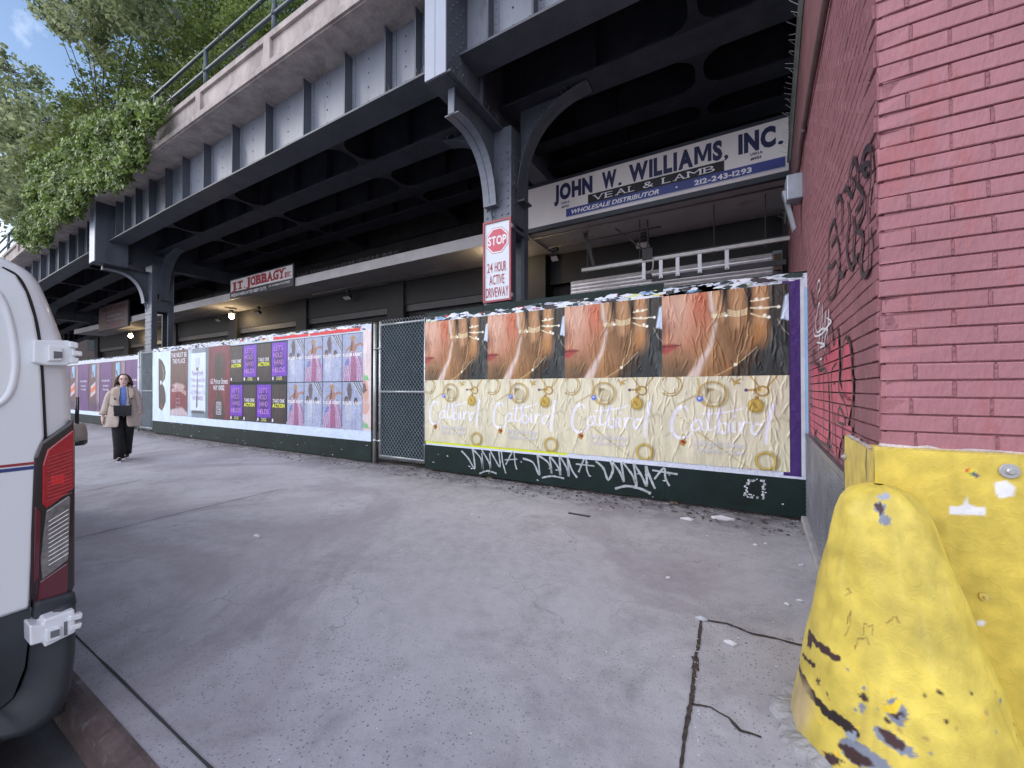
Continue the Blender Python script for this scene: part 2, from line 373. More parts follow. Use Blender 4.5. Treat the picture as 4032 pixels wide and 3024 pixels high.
M_WALK = ground_mat('pavement concrete', (.425, .42, .455)); M_ROAD = ground_mat('asphalt', (.085, .082, .088), False)
o = MB().box(-160, 160, -150, 160, -.30, -.20).build('ground', M('earth', (.12, .11, .1))); tag(o, kind='structure')
o = MB().box(-150, 60, -11, .56, -.19, -.15).build('road', M_ROAD); tag(o, kind='structure')
o = MB().box(-150, .64, .605, 8.3, -.18, 0).build('pavement', M_WALK); tag(o, kind='structure'); PAV = o
mb = MB(); pr = [(.53, -.19), (.532, -.06), (.54, -.02), (.568, -.004), (.585, .003), (.604, .003), (.604, -.19)]
mb.prism(pr, 0, -60, .64)
KERB = tag(mb.build('kerb', M('rusty kerb steel', (.115, .084, .08), .5, var=.4, scale=7, grime=((.2, .19, .19), 9, .55), bump=.3)), kind='structure')
o = MB().box(-150, 60, -20, -11, -.19, -.02).build('pavement', M_WALK); tag(o, kind='structure')
# joints and broken cracks
def ragged(pts, wd, z=.004, step=.025, jit=.2, seed=1):
    rg = random.Random(seed); path = []
    for a, b in zip(pts[:-1], pts[1:]):
        n = max(1, int((b - a).length / step))
        for i in range(n): path.append(a.lerp(b, i / n))
    path.append(pts[-1]); m = MB(); ws = []; q = []
    for i, p in enumerate(path):
        p = Vector((p.x + rg.uniform(-1, 1) * wd * jit, p.y + rg.uniform(-1, 1) * wd * jit, z)); q.append(p); ws.append(wd * rg.uniform(.6, 1.25))
    return m.strip(q, ws, (0, 0, 1), 0)
M_CRACK = M('crack dirt', (.06, .045, .04), .9, var=.6, scale=40, grime=((.22, .2, .19), 70, .6), bump=.8)
jm = MB()
def addm(a, b): a.add(b.v, b.f)
addm(jm, ragged([G(2762, 2436), G(2750, 2540), G(2738, 2590)], .016, seed=3, jit=.08))
addm(jm, ragged([G(2738, 2590), G(2736, 2640)], .034, seed=14, jit=.12))
addm(jm, ragged([G(2736, 2640), G(2722, 2760), G(2700, 2870)], .019, seed=4, jit=.08))
addm(jm, ragged([G(2700, 2870), G(2682, 3024), G(2650, 3300)], .014, seed=5, jit=.08))
addm(jm, ragged([G(2750, 2440), G(2860, 2456), G(2960, 2496), G(3060, 2518), G(3180, 2548), G(3260, 2560)], .017, seed=6))
addm(jm, ragged([G(2725, 2775), G(2800, 2788), G(2870, 2830), G(2915, 2880), G(3000, 2905)], .013, seed=7))
tag(jm.build('cracks', M_CRACK, PAV), kind='stuff')
jm = MB()
addm(jm, ragged([G(282, 2126), G(600, 2048), G(930, 1968), G(1120, 1925)], .011, step=.1, jit=.15, seed=8))
addm(jm, ragged([Vector((-40, .69, 0)), Vector((-3.4, .694, 0)), Vector((.6, .69, 0))], .010, step=.12, jit=.08, seed=9))

addm(jm, ragged([Vector((-12.6, .7, 0)), Vector((-12.9, 4.8, 0))], .011, step=.1, jit=.15, seed=11))
addm(jm, ragged([Vector((-19.6, .7, 0)), Vector((-19.9, 4.8, 0))], .011, step=.1, jit=.15, seed=12))
tag(jm.build('joints', M('joint dirt', (.05, .047, .055), .9), PAV), kind='stuff')
# faint old paint line far down the pavement
addp = ragged([G(330, 1938), G(560, 1888)], .02, step=.1, jit=.3, seed=13); tag(addp.build('worn_line', M('worn yellow', (.34, .3, .26), .8, var=.3), PAV), kind='stuff')

# ================================================================ ELEVATED RAILWAY VIADUCT
def sag(x, y, z):
    d = min(0, x + 9); return (x, y, z - .0012 * d * d)
M_SL = M('skylit weathered steel', (.205, .228, .275), .42, var=.14, scale=3.2, spec=.6, grime=((.14, .155, .185), 4.5, .57), stretch=(1, 1, .22))  # street side steel, skylight painted in as a lighter colour
M_SM = M('shaded grey blue steel', (.075, .087, .110), .5, var=.25, scale=3, spec=.5, bump=.15, grime=((.095, .08, .075), 7, .64), stretch=(1, 1, .3))  # same steel, shade on stiffeners and flanges put into the colour
M_SD = M('shaded deck steel', (.026, .028, .036), .6, var=.35, scale=3, spec=.3, bump=.15)  # same steel again, with the shade under the deck put into its colour
M_CON = M('stained concrete', (.42, .37, .35), .9, var=.3, scale=3.5, grime=((.31, .27, .255), 2.2, .55), bump=.8, bscale=18, stretch=(1, 1, .45))
VIA = thing('railway_viaduct', 'elevated steel railway viaduct with riveted girders and a weathered concrete parapet over the pavement', 'viaduct', (-3.2, 5.5, 0))
ZB, ZT = 5.84, 7.0
def vpart(name, mb, mat, parent=VIA, **k): return mb.warp(sag).build(name, mat, parent, **k)
# edge girder, built bay by bay between the posts
bays = [(-3.18, 3.0, [-2.75, -2.1, -1.2, -.1, .9, 2.0]),
        (-16.27, -3.53, [-15.75, -15.1, -14.3, -13.4, -12.4, -11.45, -10.4, -9.15, -7.9, -6.68, -5.56, -4.62, -4.0]),
        (-29.6, -16.7, [-29, -28.2, -27.2, -26.2, -25, -23.8, -22.6, -21.4, -20.2, -19.2, -18.3, -17.5]),
        (-43, -30, [-42, -40.5, -39, -37.5, -36, -34.5, -33, -31.5])]
for bi, (xa, xb, st) in enumerate(bays):
    web = MB(); n = max(2, int((xb - xa) / .8))
    for i in range(n):
        a = xa + (xb - xa) * i / n; b = xa + (xb - xa) * (i + 1) / n; web.box(a, b, 4.35, 4.365, ZB + .03, ZT)
    xs = st + [xb]; rv = MB()
    for i, x in enumerate(st):      # rivets in the panels
        nx = xs[i + 1] if i + 1 < len(xs) else xb
        for q in (.35, .8):
            for k in range(4):
                xx = x + .1 + (nx - x - .1) * q
                rv.rivet((xx, 4.35, ZB + .2 + k * .235), (0, -1, 0), .017)
    g = vpart('edge_girder', web, M_SL); vpart('rivets', rv, M_SM, g)['kind'] = 'stuff'  # rivets take the shaded steel so their shading is painted dark
    fl = MB()
    for i in range(n):
        a = xa + (xb - xa) * i / n; b = xa + (xb - xa) * (i + 1) / n
        fl.box(a, b, 4.17, 4.60, ZB - .02, ZB + .012)
        k = a
        while k < b: fl.rivet((k, 4.5, ZB - .02), (0, 0, -1), .013); fl.rivet((k, 4.27, ZB - .02), (0, 0, -1), .013); k += .16
    vpart('flange', fl, M_SM, g)
    lg = MB()
    for x in st:
        sf = MB(); sf.box(x - .007, x + .007, 4.19, 4.3495, ZB + .012, ZT - .09); sf.box(x - .007, x + .02, 4.187, 4.19, ZB + .02, ZT - .1); vpart('stiffener', sf, M_SM, g)
        lg.box(x + .007, x + .085, 4.338, 4.3495, ZB + .012, ZT - .09)
        for k in range(10): lg.rivet((x + .048, 4.338, ZB + .12 + k * .1), (0, -1, 0), .015)
    vpart('rivet_angle', lg, M_SL, g)['kind'] = 'stuff'
# posts hung out in front of the columns
for (xa, xb, zb) in ((-3.53, -3.18, 5.40), (-16.72, -16.28, 5.17), (-30.0, -29.62, 5.6)):
    m = MB(); xm = (xa + xb) / 2
    m.box(xa, xm - .004, 3.88, 3.90, zb, ZT - .01); m.box(xm + .004, xb, 3.88, 3.90, zb, ZT - .01); m.box(xm - .004, xm + .004, 3.888, 3.9, zb, ZT - .01)
    gp = vpart('girder_post', m, M('skylit post steel', (.33, .37, .46), .35, var=.08, scale=2, spec=.6))  # bright skylight on the post faces is part of this colour
    m = MB(); m.box(xa, xb, 3.9005, 4.62, zb - .01 + .0, ZT)
    for k in range(14):
        for yy in ((3.98, 4.12, 4.26) if k % 2 else (4.04, 4.2)): m.rivet((xb, yy, zb + .1 + k * .11), (1, 0, 0), .018)
    vpart('post_web', m, M_SM, gp)
# concrete parapet with recessed panels
NS = 40
m = MB()
for i in range(NS):
    xa = -45 + i * 1.25; xb = xa + 1.25
    if xa > 3: break
    m.box(xa, xb, 3.83, 4.08, 7.0, 7.47); m.box(xa, xb, 3.78, 4.10, 7.47, 7.58); m.box(xa, xb, 3.76, 4.10, 6.95, 7.06)
    m.box(xa, xb, 3.80, 4.7, 6.93, 6.999)
for k in range(18):
    x = 2.55 * k - 42.9
    m.box(x, x + .2, 3.775, 3.83, 7.06, 7.47)
vpart('parapet', m, M_CON)
m = MB()
for i in range(12): m.box(-46 + i * 4.2, -46 + (i + 1) * 4.2, 4.7, 14, 7.0, 7.15)
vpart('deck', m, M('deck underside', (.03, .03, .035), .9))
# longitudinal girders under the deck
for j, (ya, yb, zb) in enumerate(((5.30, 5.74, ZB), (6.42, 6.74, ZB), (7.2, 7.6, ZB), (8.6, 8.95, ZB))):
    m = MB()
    for i in range(14):
        a = -44 + i * 3.6; b = a + 3.6
        m.box(a, b, ya, yb, zb - .015, zb + .015); m.box(a, b, (ya + yb) / 2 - .01, (ya + yb) / 2 + .01, zb + .015, 6.99)
        for k in range(3):
            x = a + 1.2 * k + .3; m.box(x, x + .015, ya + .04, yb - .04, zb + .015, 6.99); 
        for k in range(20):
            m.rivet((a + k * .18, ya + .07, zb - .015), (0, 0, -1), .012); m.rivet((a + k * .18, yb - .07, zb - .015), (0, 0, -1), .012)
    vpart('longitudinal_girder', m, M_SD if j else M('shaded deck steel edge', (.042, .047, .062), .6, var=.3, spec=.35))  # first girder gets a lighter step of the painted deck shade
# cross frames: narrow flanges that widen where they meet the girders, webs above
def crossf(x, ya, yb):
    m = MB(); n = 9; L = []; Rr = []
    for i in range(n):
        t = i / (n - 1); e = abs(t - .5) * 2; wd = .05 + .22 * e ** 3.6; y = ya + (yb - ya) * t
        L.append((x - wd, y)); Rr.append((x + wd, y))
    m.prism(L + Rr[::-1], 2, ZB - .012, ZB + .004)
    m.box(x - .008, x + .008, ya, yb, ZB + .004, 6.99)
    return m
for x in (-.4, -6.35, -10.2, -13.4, -20.1, -23.4, -26.8, -33, -37):
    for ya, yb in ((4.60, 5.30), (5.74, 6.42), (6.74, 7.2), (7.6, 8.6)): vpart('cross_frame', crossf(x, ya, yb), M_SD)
# columns with their curved knees
def arc(c, r, a0, a1, n=12): return [(c[0] + r * math.cos(a0 + (a1 - a0) * i / n), c[1] + r * math.sin(a0 + (a1 - a0) * i / n)) for i in range(n + 1)]
def bez(p, n=14):
    out = []
    for i in range(n + 1):
        t = i / n; out.append(tuple((1 - t) ** 3 * p[0][k] + 3 * (1 - t) ** 2 * t * p[1][k] + 3 * (1 - t) * t * t * p[2][k] + t ** 3 * p[3][k] for k in (0, 1)))
    return out
SPK = MB()
def spikes(path, nrm=(0, 0, 1), step=.045, ln=.12):
    path = [Vector(p) for p in path]
    for a, b in zip(path[:-1], path[1:]):
        n = max(1, int((b - a).length / step)); t = (b - a).normalized(); s = t.cross(Vector(nrm)).normalized()
        for i in range(n):
            p = a.lerp(b, (i + rnd.random() * .5) / n); d = Vector(nrm) + s * rnd.uniform(-.7, .7) + t * rnd.uniform(-.15, .15)
            SPK.tube([p, p + d.normalized() * ln * rnd.uniform(.8, 1.1)], .0016, 3, False)
def column(dx, zpost):
    x0, x1, y0, y1 = -3.47 + dx, -2.97 + dx, 5.2, 5.78
    m = MB(); m.box(x0, x1, y0, y0 + .02, 0, 5.42); m.box(x0, x1, y1 - .02, y1, 0, 5.42)
    for k in range(43):
        z = .1 + k * .12
        for xx in (x0 + .06, x1 - .06): m.rivet((xx, y0, z), (0, -1, 0), .024)
        if k % 2: m.rivet((x0 + .17, y0, z), (0, -1, 0), .024); m.rivet((x1 - .17, y0, z), (0, -1, 0), .024)
    c = vpart('column', m, M('column paint', (.125, .148, .185), .45, var=.22, scale=4, spec=.5, grime=((.05, .055, .07), 5, .6)))
    m = MB()   # riveted sides with lacing gaps
    for (xa, xb, sg) in ((x1 - .06, x1 + .0, 1), (x0, x0 + .06, -1)):
        m.box(xa, xb, y0 + .02, y0 + .15, 0, 5.42); m.box(xa, xb, y1 - .15, y1 - .02, 0, 5.42)
        for (za, zb) in ((0, .5), (2.15, 2.66), (3.93, 4.35), (4.5, 5.42)):
            e = .004 * sg; m.box(xa + e, xb + e, y0 + .06, y1 - .06, za, zb)
            for q in (y0 + .1, y1 - .1):
                for zz in np.arange(za + .06, zb, .13): m.rivet(((x1 if sg > 0 else x0) + e, q, float(zz)), (sg, 0, 0), .017)
    vpart('column_side', m, M_SM, c)
    for z in (2.62, 3.84):
        if dx == 0: vpart('strap', MB().box(x0 - .012, x1 + .012, y0 - .006, y1 + .01, z - .025, z + .025), M_SM, c)
    # front cantilever
    xc = -3.29 + dx; m = MB()
    m.box(xc - .012, xc + .012, 4.62, 9.5, 5.43, 6.98); m.box(xc - .17, xc + .17, 3.90, 5.2, zpost - .02, zpost + .008)
    m.box(xc + .012, xc + .16, 4.40 + .25, 4.43 + .25, 5.43, 6.9); m.box(xc - .16, xc + .16, 5.2, 9.5, 5.40, 5.43)
    for yy in np.arange(4.0, 5.2, .13):
        for q in (-.11, .11): m.rivet((xc + q, float(yy), zpost - .02), (0, 0, -1), .015)
    b = vpart('cantilever_beam', m, M_SM)
    cur = bez([(4.14, 5.04), (4.75, 5.12), (5.02, 4.85), (5.085, 4.22)])
    top = [(p[0], p[1]) for p in cur]
    m = MB(); m.prism(top + [(5.2, 4.22), (5.2, zpost - .02), (4.14, zpost - .02)], 0, xc - .008, xc + .008)
    for i in range(1, len(cur) - 1):
        m.rivet((xc + .008, cur[i][0] + .04, cur[i][1] + .09), (1, 0, 0), .014)
    vpart('bracket_web', m, M_SM, b)
    m = MB()
    for p, q in zip(cur[:-1], cur[1:]):
        d = Vector((q[0] - p[0], q[1] - p[1])).normalized(); nx_, nz_ = -d.y, d.x
        m.add([(xc + sx, a[0] + k * nx_, a[1] + k * nz_) for a in (p, q) for sx in (-.115, .115) for k in (0, .014)],
              [(0, 1, 5, 4), (2, 6, 7, 3), (0, 4, 6, 2), (1, 3, 7, 5), (0, 2, 3, 1), (4, 5, 7, 6)])
    m.box(xc - .115, xc + .115, 5.085, 5.2, 4.19, 4.22); m.box(xc - .05, xc + .05, 4.13, 4.15, 5.05, zpost - .02)
    m.add([(xc, 5.19, 4.19), (xc, 5.19, 3.9), (xc, 5.1, 4.19)], [(0, 1, 2)])
    vpart('bracket_flange', m, M('bracket steel', (.17, .195, .24), .45, var=.15, spec=.5), b, smooth=False)
    spikes([(xc + .13, 3.95, zpost + .01), (xc + .13, 5.15, zpost + .01)]); spikes([(xc + .1, p[0], p[1] + .014) for p in cur[2:]], (0, .35, .9), .05, .1)
    # side knees to left and right
    for sg, cu in ((1, [(x1, 4.35), (x1 + .03, 5.2), (x1 + .35, 5.72), (x1 + 1.15, 5.80)]), (-1, [(x0, 4.35), (x0 - .03, 5.2), (x0 - .35, 5.66), (x0 - 1.0, 5.74)])):
        cv = bez(cu); m = MB(); yk = 5.52
        m.prism(cv + [(cu[3][0], ZB - .02), (cu[0][0], ZB - .02)], 1, yk - .008, yk + .008)
        for p, q in zip(cv[:-1], cv[1:]):
            d = Vector((q[0] - p[0], q[1] - p[1])).normalized(); nx_, nz_ = -d.y * sg, d.x * sg
            m.add([(a[0] + k * nx_, yk + sy, a[1] + k * nz_) for a in (p, q) for sy in (-.13, .13) for k in (0, .014)],
                  [(0, 1, 5, 4), (2, 6, 7, 3), (0, 4, 6, 2), (1, 3, 7, 5), (0, 2, 3, 1), (4, 5, 7, 6)])
        m.box(min(x1, x1 + sg * .13) if sg > 0 else x0 - .13, x1 + .13 if sg > 0 else x0, yk - .13, yk + .13, 4.30, 4.33)
        vpart('knee_brace', m, M_SM, b)
        spikes([(p[0] + .0, yk - .1, p[1] + .016) for p in cv[3:]], (-.6 * sg, 0, .8), .05, .1)
column(0, 5.42); column(-13.36, 5.19); column(-26.7, 5.6)
m = MB()
spikes([(-4.9, 4.21, ZB + .02), (-3.55, 4.21, ZB + .02)], (0, 0, 1), .06, .12)
tag(SPK.warp(sag).build('bird_spikes', M('spike wire', (.35, .35, .38), .4, .6), VIA), kind='stuff')
# pipe railing on the parapet
m = MB(); posts = [-42.9 + 2.55 * k + .06 for k in range(18)]
for x in posts:
    m.tube([(x, 3.93, 7.58), (x, 3.93, 8.56)], .042, 8); m.tube([(x, 3.93, 8.03), (x, 3.93, 8.13)], .056, 8)
for z in (8.52, 8.08): m.tube([(x, 3.93, z) for x in posts], .036, 8)
for x in posts: m.tube([(x + .1, 4.25, 7.58), (x + .1, 4.25, 8.4)], .03, 6)
m.tube([(x, 4.25, 8.3) for x in posts], .03, 6)
vpart('pipe_railing', m, M('railing paint', (.07, .10, .115), .4, var=.2, spec=.5), smooth=True)

# ================================================================ MARKET BUILDING BEHIND
BLD = thing('market_building', 'long dark market building with canopy and roller shutters under the viaduct', 'building', (-12, 8.2, 0))
M_WD = M('dark brick', (.03, .025, .025), .85, var=.35, scale=3, bump=.5)  # wall in a very dark brown tone
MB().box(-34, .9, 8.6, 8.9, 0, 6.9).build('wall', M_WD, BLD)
PIERS = [(-34, -33.4), (-29.2, -28.6), (-23.4, -22.8), (-18.0, -17.3), (-13.35, -12.75), (-8.85, -8.2), (-4.9, -3.75), (.74, .9)]
m = MB()
for a, b in PIERS: m.box(a, b, 8.15, 8.6, 0, 4.44)
m.box(-34, -4.9, 8.22, 8.6, 3.75, 4.44); m.box(-4.9, .9, 8.4, 8.6, 3.78, 4.46)
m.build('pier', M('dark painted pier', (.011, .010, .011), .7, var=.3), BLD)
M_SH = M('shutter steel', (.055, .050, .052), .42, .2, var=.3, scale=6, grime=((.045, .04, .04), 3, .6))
for i, ((a, b), (c, d)) in enumerate(zip(PIERS[:-1], PIERS[1:])):
    if i >= 6: continue
    m = MB(); k = 0; z = 0.03; pts = []
    while z < 3.62: pts += [(8.36, z), (8.33, z + .025), (8.36, z + .05)]; z += .055
    pts = [(8.39, 0.03)] + pts + [(8.39, 3.66)]
    m.prism(pts, 0, b + .02, c - .02)
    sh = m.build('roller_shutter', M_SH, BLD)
    MB().box(b + .01, c - .01, 8.24, 8.40, 3.56, 3.74).build('shutter_box', M('shutter box', (.03, .028, .03), .5, .2, var=.3), sh)
# the bright slatted shutter by the brick wall
m = MB(); z = .03; pts = []
while z < 3.70: pts += [(8.34, z), (8.315, z + .012), (8.305, z + .04), (8.34, z + .052)]; z += .078
m.prism([(8.37, .03)] + pts + [(8.37, 3.78)], 0, -3.2, .66)
sh = m.build('roller_shutter', M('bright shutter steel', (.75, .73, .75), .32, .3, var=.15, scale=9), BLD)
MB().box(.60, .74, 8.2, 8.4, 0, 3.76).build('guide_rail', M('guide rail', (.2, .21, .23), .5, .4), sh)
MB().box(-3.75, -3.2, 8.19, 8.4, 0, 3.4).build('wall_panel', M('brown grey board', (.05, .045, .046), .8, var=.2), BLD)
# canopy: ceiling, pale fascia
m = MB(); m.box(-32.6, -3.62, 7.03, 8.6, 4.45, 4.66); m.box(-3.62, .77, 7.05, 8.6, 4.47, 4.66)
cp = m.build('canopy', M('canopy underside', (.40, .39, .41), .8, var=.2, scale=1.2, grime=((.28, .27, .28), 1.6, .58)), BLD)
m = MB()
for a, b in ((-32.6, -28.05), (-24.2, -20), (-20, -15.2), (-11.5, -7.5), (-7.5, -3.62), (-28.05, -24.2), (-15.2, -11.5)):
    m.box(a + .004, b - .004, 7.0, 7.029, 4.44, 4.69)
m.build('fascia', M('pale canopy fascia', (.52, .50, .50), .6, var=.12, scale=2.5, grime=((.3, .27, .25), 4, .62)), cp)
m = MB(); m.tube([(-3.6, 7.25, 4.455), (.74, 7.25, 4.455)], .014, 6); m.tube([(-3.55, 7.9, 4.455), (-1.2, 7.9, 4.455)], .016, 6)
m.tube([(-12, 7.9, 4.435), (-6.5, 7.9, 4.435)], .016, 6); m.tube([(-24, 7.6, 4.435), (-17.5, 7.6, 4.435)], .012, 6)
m.build('conduit', M('conduit', (.2, .19, .19), .5, .3), cp, smooth=True)
m = MB()
for a, b in ((-3.5, -3.2), (-11.4, -7.2), (-20, -15.4)):
    x = a
    while x < b:
        m.tube([(x, 7.02, 4.69), (x + rnd.uniform(-.03, .03), 7.0 + rnd.uniform(-.04, .04), 4.79)], .0018, 3, False); x += .05
tag(m.build('bird_spikes', M('spike wire', (.35, .35, .38), .4, .6), cp), kind='stuff')

# ================================================================ BRICK BUILDING ON THE RIGHT
BX, BY, BS = .51, 2.10, .052        # corner, and the skew of the side wall
def sx(y): return BX + BS * (y - BY)
RED = thing('brick_building', 'painted red brick building whose corner stands beside the hoarding', 'building', (1.2, 4, 0))
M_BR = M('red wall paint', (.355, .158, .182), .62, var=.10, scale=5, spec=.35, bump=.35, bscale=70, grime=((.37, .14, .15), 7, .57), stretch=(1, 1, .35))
def brickbox(m, p0, du, dn, L, h, seed, chip=0):
    """one brick: p0 lower corner, du along, dn outward"""
    rg = random.Random(seed); j = lambda a: rg.uniform(-a, a); e = .0032; out = .0058 + j(.0012)
    vs = []
    for (a, c, o_) in ((0, 0, -.02), (L, 0, -.02), (L, h, -.02), (0, h, -.02), (0, 0, out - e), (L, 0, out - e), (L, h, out - e), (0, h, out - e),
                       (e, e, out), (L - e, e, out), (L - e, h - e, out), (e, h - e, out)):
        q = chip * rg.random() if (chip and a < L * .35) else 0
        v = p0 + du * (a + j(.0012) + q * .7) + Vector((0, 0, 1)) * (c + j(.0012)) + dn * (o_ - q + j(.0005)); vs.append(v)
    m.add(vs, [(0, 1, 5, 4), (1, 2, 6, 5), (2, 3, 7, 6), (3, 0, 4, 7), (4, 5, 9, 8), (5, 6, 10, 9), (6, 7, 11, 10), (7, 4, 8, 11), (8, 9, 10, 11)])
CH = .0668
def course(m, o0, du, dn, z, length, first, seed, corner=False, lim=None):
    x = 0; i = 0; L = first
    while x < length:
        l = min(L, length - x)
        if l > .02: brickbox(m, o0 + du * x + Vector((0, 0, z)), du, dn, l - .008, CH - .0062, seed * 1000 + i, .013 if (corner and i == 0 and random.Random(seed).random() < .8) else 0)
        x += L; L = .2135; i += 1
m = MB(); fdu, fdn = Vector((1, 0, 0)), Vector((0, -1, 0))
k = 0; z = 1.05
while z < 7.6:
    course(m, Vector((BX, BY, 0)), fdu, fdn, z, 2.6, (.106 if k % 2 else .2135) - (.012 if k % 6 == 3 else 0), k + 5, True); z += CH; k += 1
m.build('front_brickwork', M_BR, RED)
# mortar filling: recessed bed joints, nearly flush upright joints
m = MB(); m.box(BX + .02, 3.4, BY + .004, BY + .3, 1.0, 7.6)
k = 0; z = 1.05
while z < 7.6:
    x = BX + (.106 if k % 2 else .2135) - (.012 if k % 6 == 3 else 0)
    while x < 3.1: q_ = rnd.random() * .0035; m.box(x - .0095, x, BY - .0035 - q_, BY + .004, z + .002, z + CH - .011); x += .2135
    z += CH; k += 1
m.build('mortar', M('red mortar paint', (.28, .115, .135), .7, var=.2, scale=30, bump=.6), RED)
sdu = Vector((BS, 1, 0)).normalized(); sdn = Vector((-sdu.y, sdu.x, 0)); sdn = -sdn if sdn.x > 0 else sdn
def toplim(y): return 5.17 - (y - 4.8) * .236 if y > 4.8 else (5.17 if y > 4.2 else 7.6)
m = MB(); k = 0; z = .06
while z < 7.6:
    L = 6.0
    if z > 5.1: L = 2.1
    if z > 3.95 and z <= 5.1: L = 5.2 if z < 4.6 else 2.75
    if z < 3.95:
        course(m, Vector((BX, BY + .012, 0)), sdu, sdn, z, L, .1 if k % 2 else .2035, k + 900, True)
    elif z > 3.95: course(m, Vector((BX, BY + .012, 0)), sdu, sdn, z, 1.0 if z < 5.3 else 2.1, .1 if k % 2 else .2035, k + 900, True)
    z += CH; k += 1
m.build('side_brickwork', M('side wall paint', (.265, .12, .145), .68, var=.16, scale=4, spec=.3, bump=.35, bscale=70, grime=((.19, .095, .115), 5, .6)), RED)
m = MB()
def wallslab(y0, y1, z0, z1a, z1b, off=.006, th=.25):
    a0 = Vector((sx(y0), y0, 0)); a1 = Vector((sx(y1), y1, 0)); o0 = -sdn * off; i0 = -sdn * (off + th)
    v = [a0 + o0, a1 + o0, a1 + i0, a0 + i0]
    m.add([p + Vector((0, 0, z0)) for p in v] + [v[0] + Vector((0, 0, z1a)), v[1] + Vector((0, 0, z1b)), v[2] + Vector((0, 0, z1b)), v[3] + Vector((0, 0, z1a))],
          [(0, 3, 2, 1), (4, 5, 6, 7), (0, 1, 5, 4), (1, 2, 6, 5), (2, 3, 7, 6), (3, 0, 4, 7)])
wallslab(BY + .3, 4.2, 0, 7.6, 7.6); wallslab(4.2, 4.8, 0, 5.2, 5.17); wallslab(4.8, 7.0, 0, 5.17, 4.65); wallslab(7.0, 8.2, 0, 4.65, 3.9)
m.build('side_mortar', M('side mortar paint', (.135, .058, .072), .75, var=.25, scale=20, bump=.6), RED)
m = MB()   # smooth painted band above the conduit
wallslab(3.1, 4.2, 3.97, 5.22, 5.2, -.022, .02); wallslab(4.2, 4.8, 3.97, 5.2, 5.17, -.022, .02); wallslab(4.8, 7.0, 3.97, 5.17, 4.65, -.022, .02); wallslab(7.0, 7.9, 3.97, 4.65, 4.2, -.022, .02)
m.build('rendered_band', M('band paint', (.21, .10, .115), .65, var=.18, scale=3, grime=((.14, .085, .10), 3.5, .58)), RED)
def SW(y, z, off=.0): p = Vector((sx(y), y, z)) + sdn * off; return p
m = MB(); pth = [SW(2.6, 6.9, .05), SW(4.2, 5.24, .05), SW(4.8, 5.19, .05), SW(7.0, 4.67, .05), SW(7.85, 4.1, .05)]
for a, b in zip(pth[:-1], pth[1:]):
    if a.z > 6: continue
    m.tube([a, b], .022, 4)
m.build('flashing', M('flashing steel', (.2, .21, .2), .5, .3, var=.3), RED)
m = MB()
for a, b in zip(pth[1:-1], pth[2:]):
    n = int((b - a).length / .07)
    for i in range(n):
        p = a.lerp(b, i / n); m.tube([p, p + Vector((-rnd.uniform(.05, .11), rnd.uniform(-.03, .05), rnd.uniform(.04, .12)))], .0022, 3, False)
tag(m.build('bird_spikes', M('spike wire', (.35, .35, .38), .4, .6), RED), kind='stuff')
m = MB(); m.tube([SW(2.5, 3.80, .035), SW(3.2, 3.86, .035), SW(4.2, 3.92, .035), SW(5.0, 3.94, .035), SW(5.35, 3.86, .035), SW(5.42, 3.74, .06)], .022, 8)
m.tube([SW(4.78, 3.90, .03), SW(4.82, 3.97, .03)], .03, 6)
m.build('conduit', M('wall conduit', (.16, .11, .115), .45, .3, var=.25), RED, smooth=True)
m = MB(); a = P(3128, 525, 0, sx(5.5) - .05)
m.box(sx(5.45) - .16, sx(5.45) - .01, 5.30, 5.52, 3.46, 3.74)
m.build('junction_box', M('junction box', (.32, .36, .42), .4, .3), RED, bevel=.01)
m = MB(); m.add([(sx(5.4) - .19, 5.42, 3.62), (sx(5.4) - .15, 5.42, 3.62), (sx(5.4) - .06, 5.42, 3.17), (sx(5.4) - .09, 5.42, 3.14),
                 (sx(5.4) - .19, 5.50, 3.62), (sx(5.4) - .15, 5.50, 3.62), (sx(5.4) - .06, 5.50, 3.17), (sx(5.4) - .09, 5.50, 3.14)],
                [(0, 1, 2, 3), (4, 7, 6, 5), (0, 4, 5, 1), (1, 5, 6, 2), (2, 6, 7, 3), (3, 7, 4, 0)])
m.build('bracket', M('bracket zinc', (.3, .33, .38), .4, .4), RED)
# kick plate of patterned metal and its concrete foot
m = MB(); 
def slab2(mm, y0, y1, z0, z1, o0, o1):
    v = [SW(y0, 0, o0), SW(y1, 0, o0), SW(y1, 0, o1), SW(y0, 0, o1)]
    mm.add([p + Vector((0, 0, z0)) for p in v] + [p + Vector((0, 0, z1)) for p in v], [(0, 3, 2, 1), (4, 5, 6, 7), (0, 1, 5, 4), (1, 2, 6, 5), (2, 3, 7, 6), (3, 0, 4, 7)])
slab2(m, 2.7, 4.9, .06, .90, .012, .03); slab2(m, 2.7, 4.9, .86, .90, .03, .036)
kp = m.build('kick_plate', M('kick plate steel', (.27, .28, .32), .35, .7, var=.25, scale=5, grime=((.33, .33, .36), 2, .55)), RED)
m = MB(); r_ = 0; z = .085
while z < .85:
    y = 2.72 + (.022 if r_ % 2 else 0)
    while y < 4.88: slab2(m, y, y + .026, z, z + .010, .03, .035); y += .044
    z += .022; r_ += 1
tag(m.build('tread_pattern', M('tread steel', (.42, .43, .48), .35, .7, var=.3, scale=4), kp), kind='stuff')
m = MB(); slab2(m, 2.2, 4.92, .0, .062, .0, .075)
m.build('concrete_foot', M('foot concrete', (.33, .32, .34), .9, var=.25, bump=.8), RED, bevel=.015)
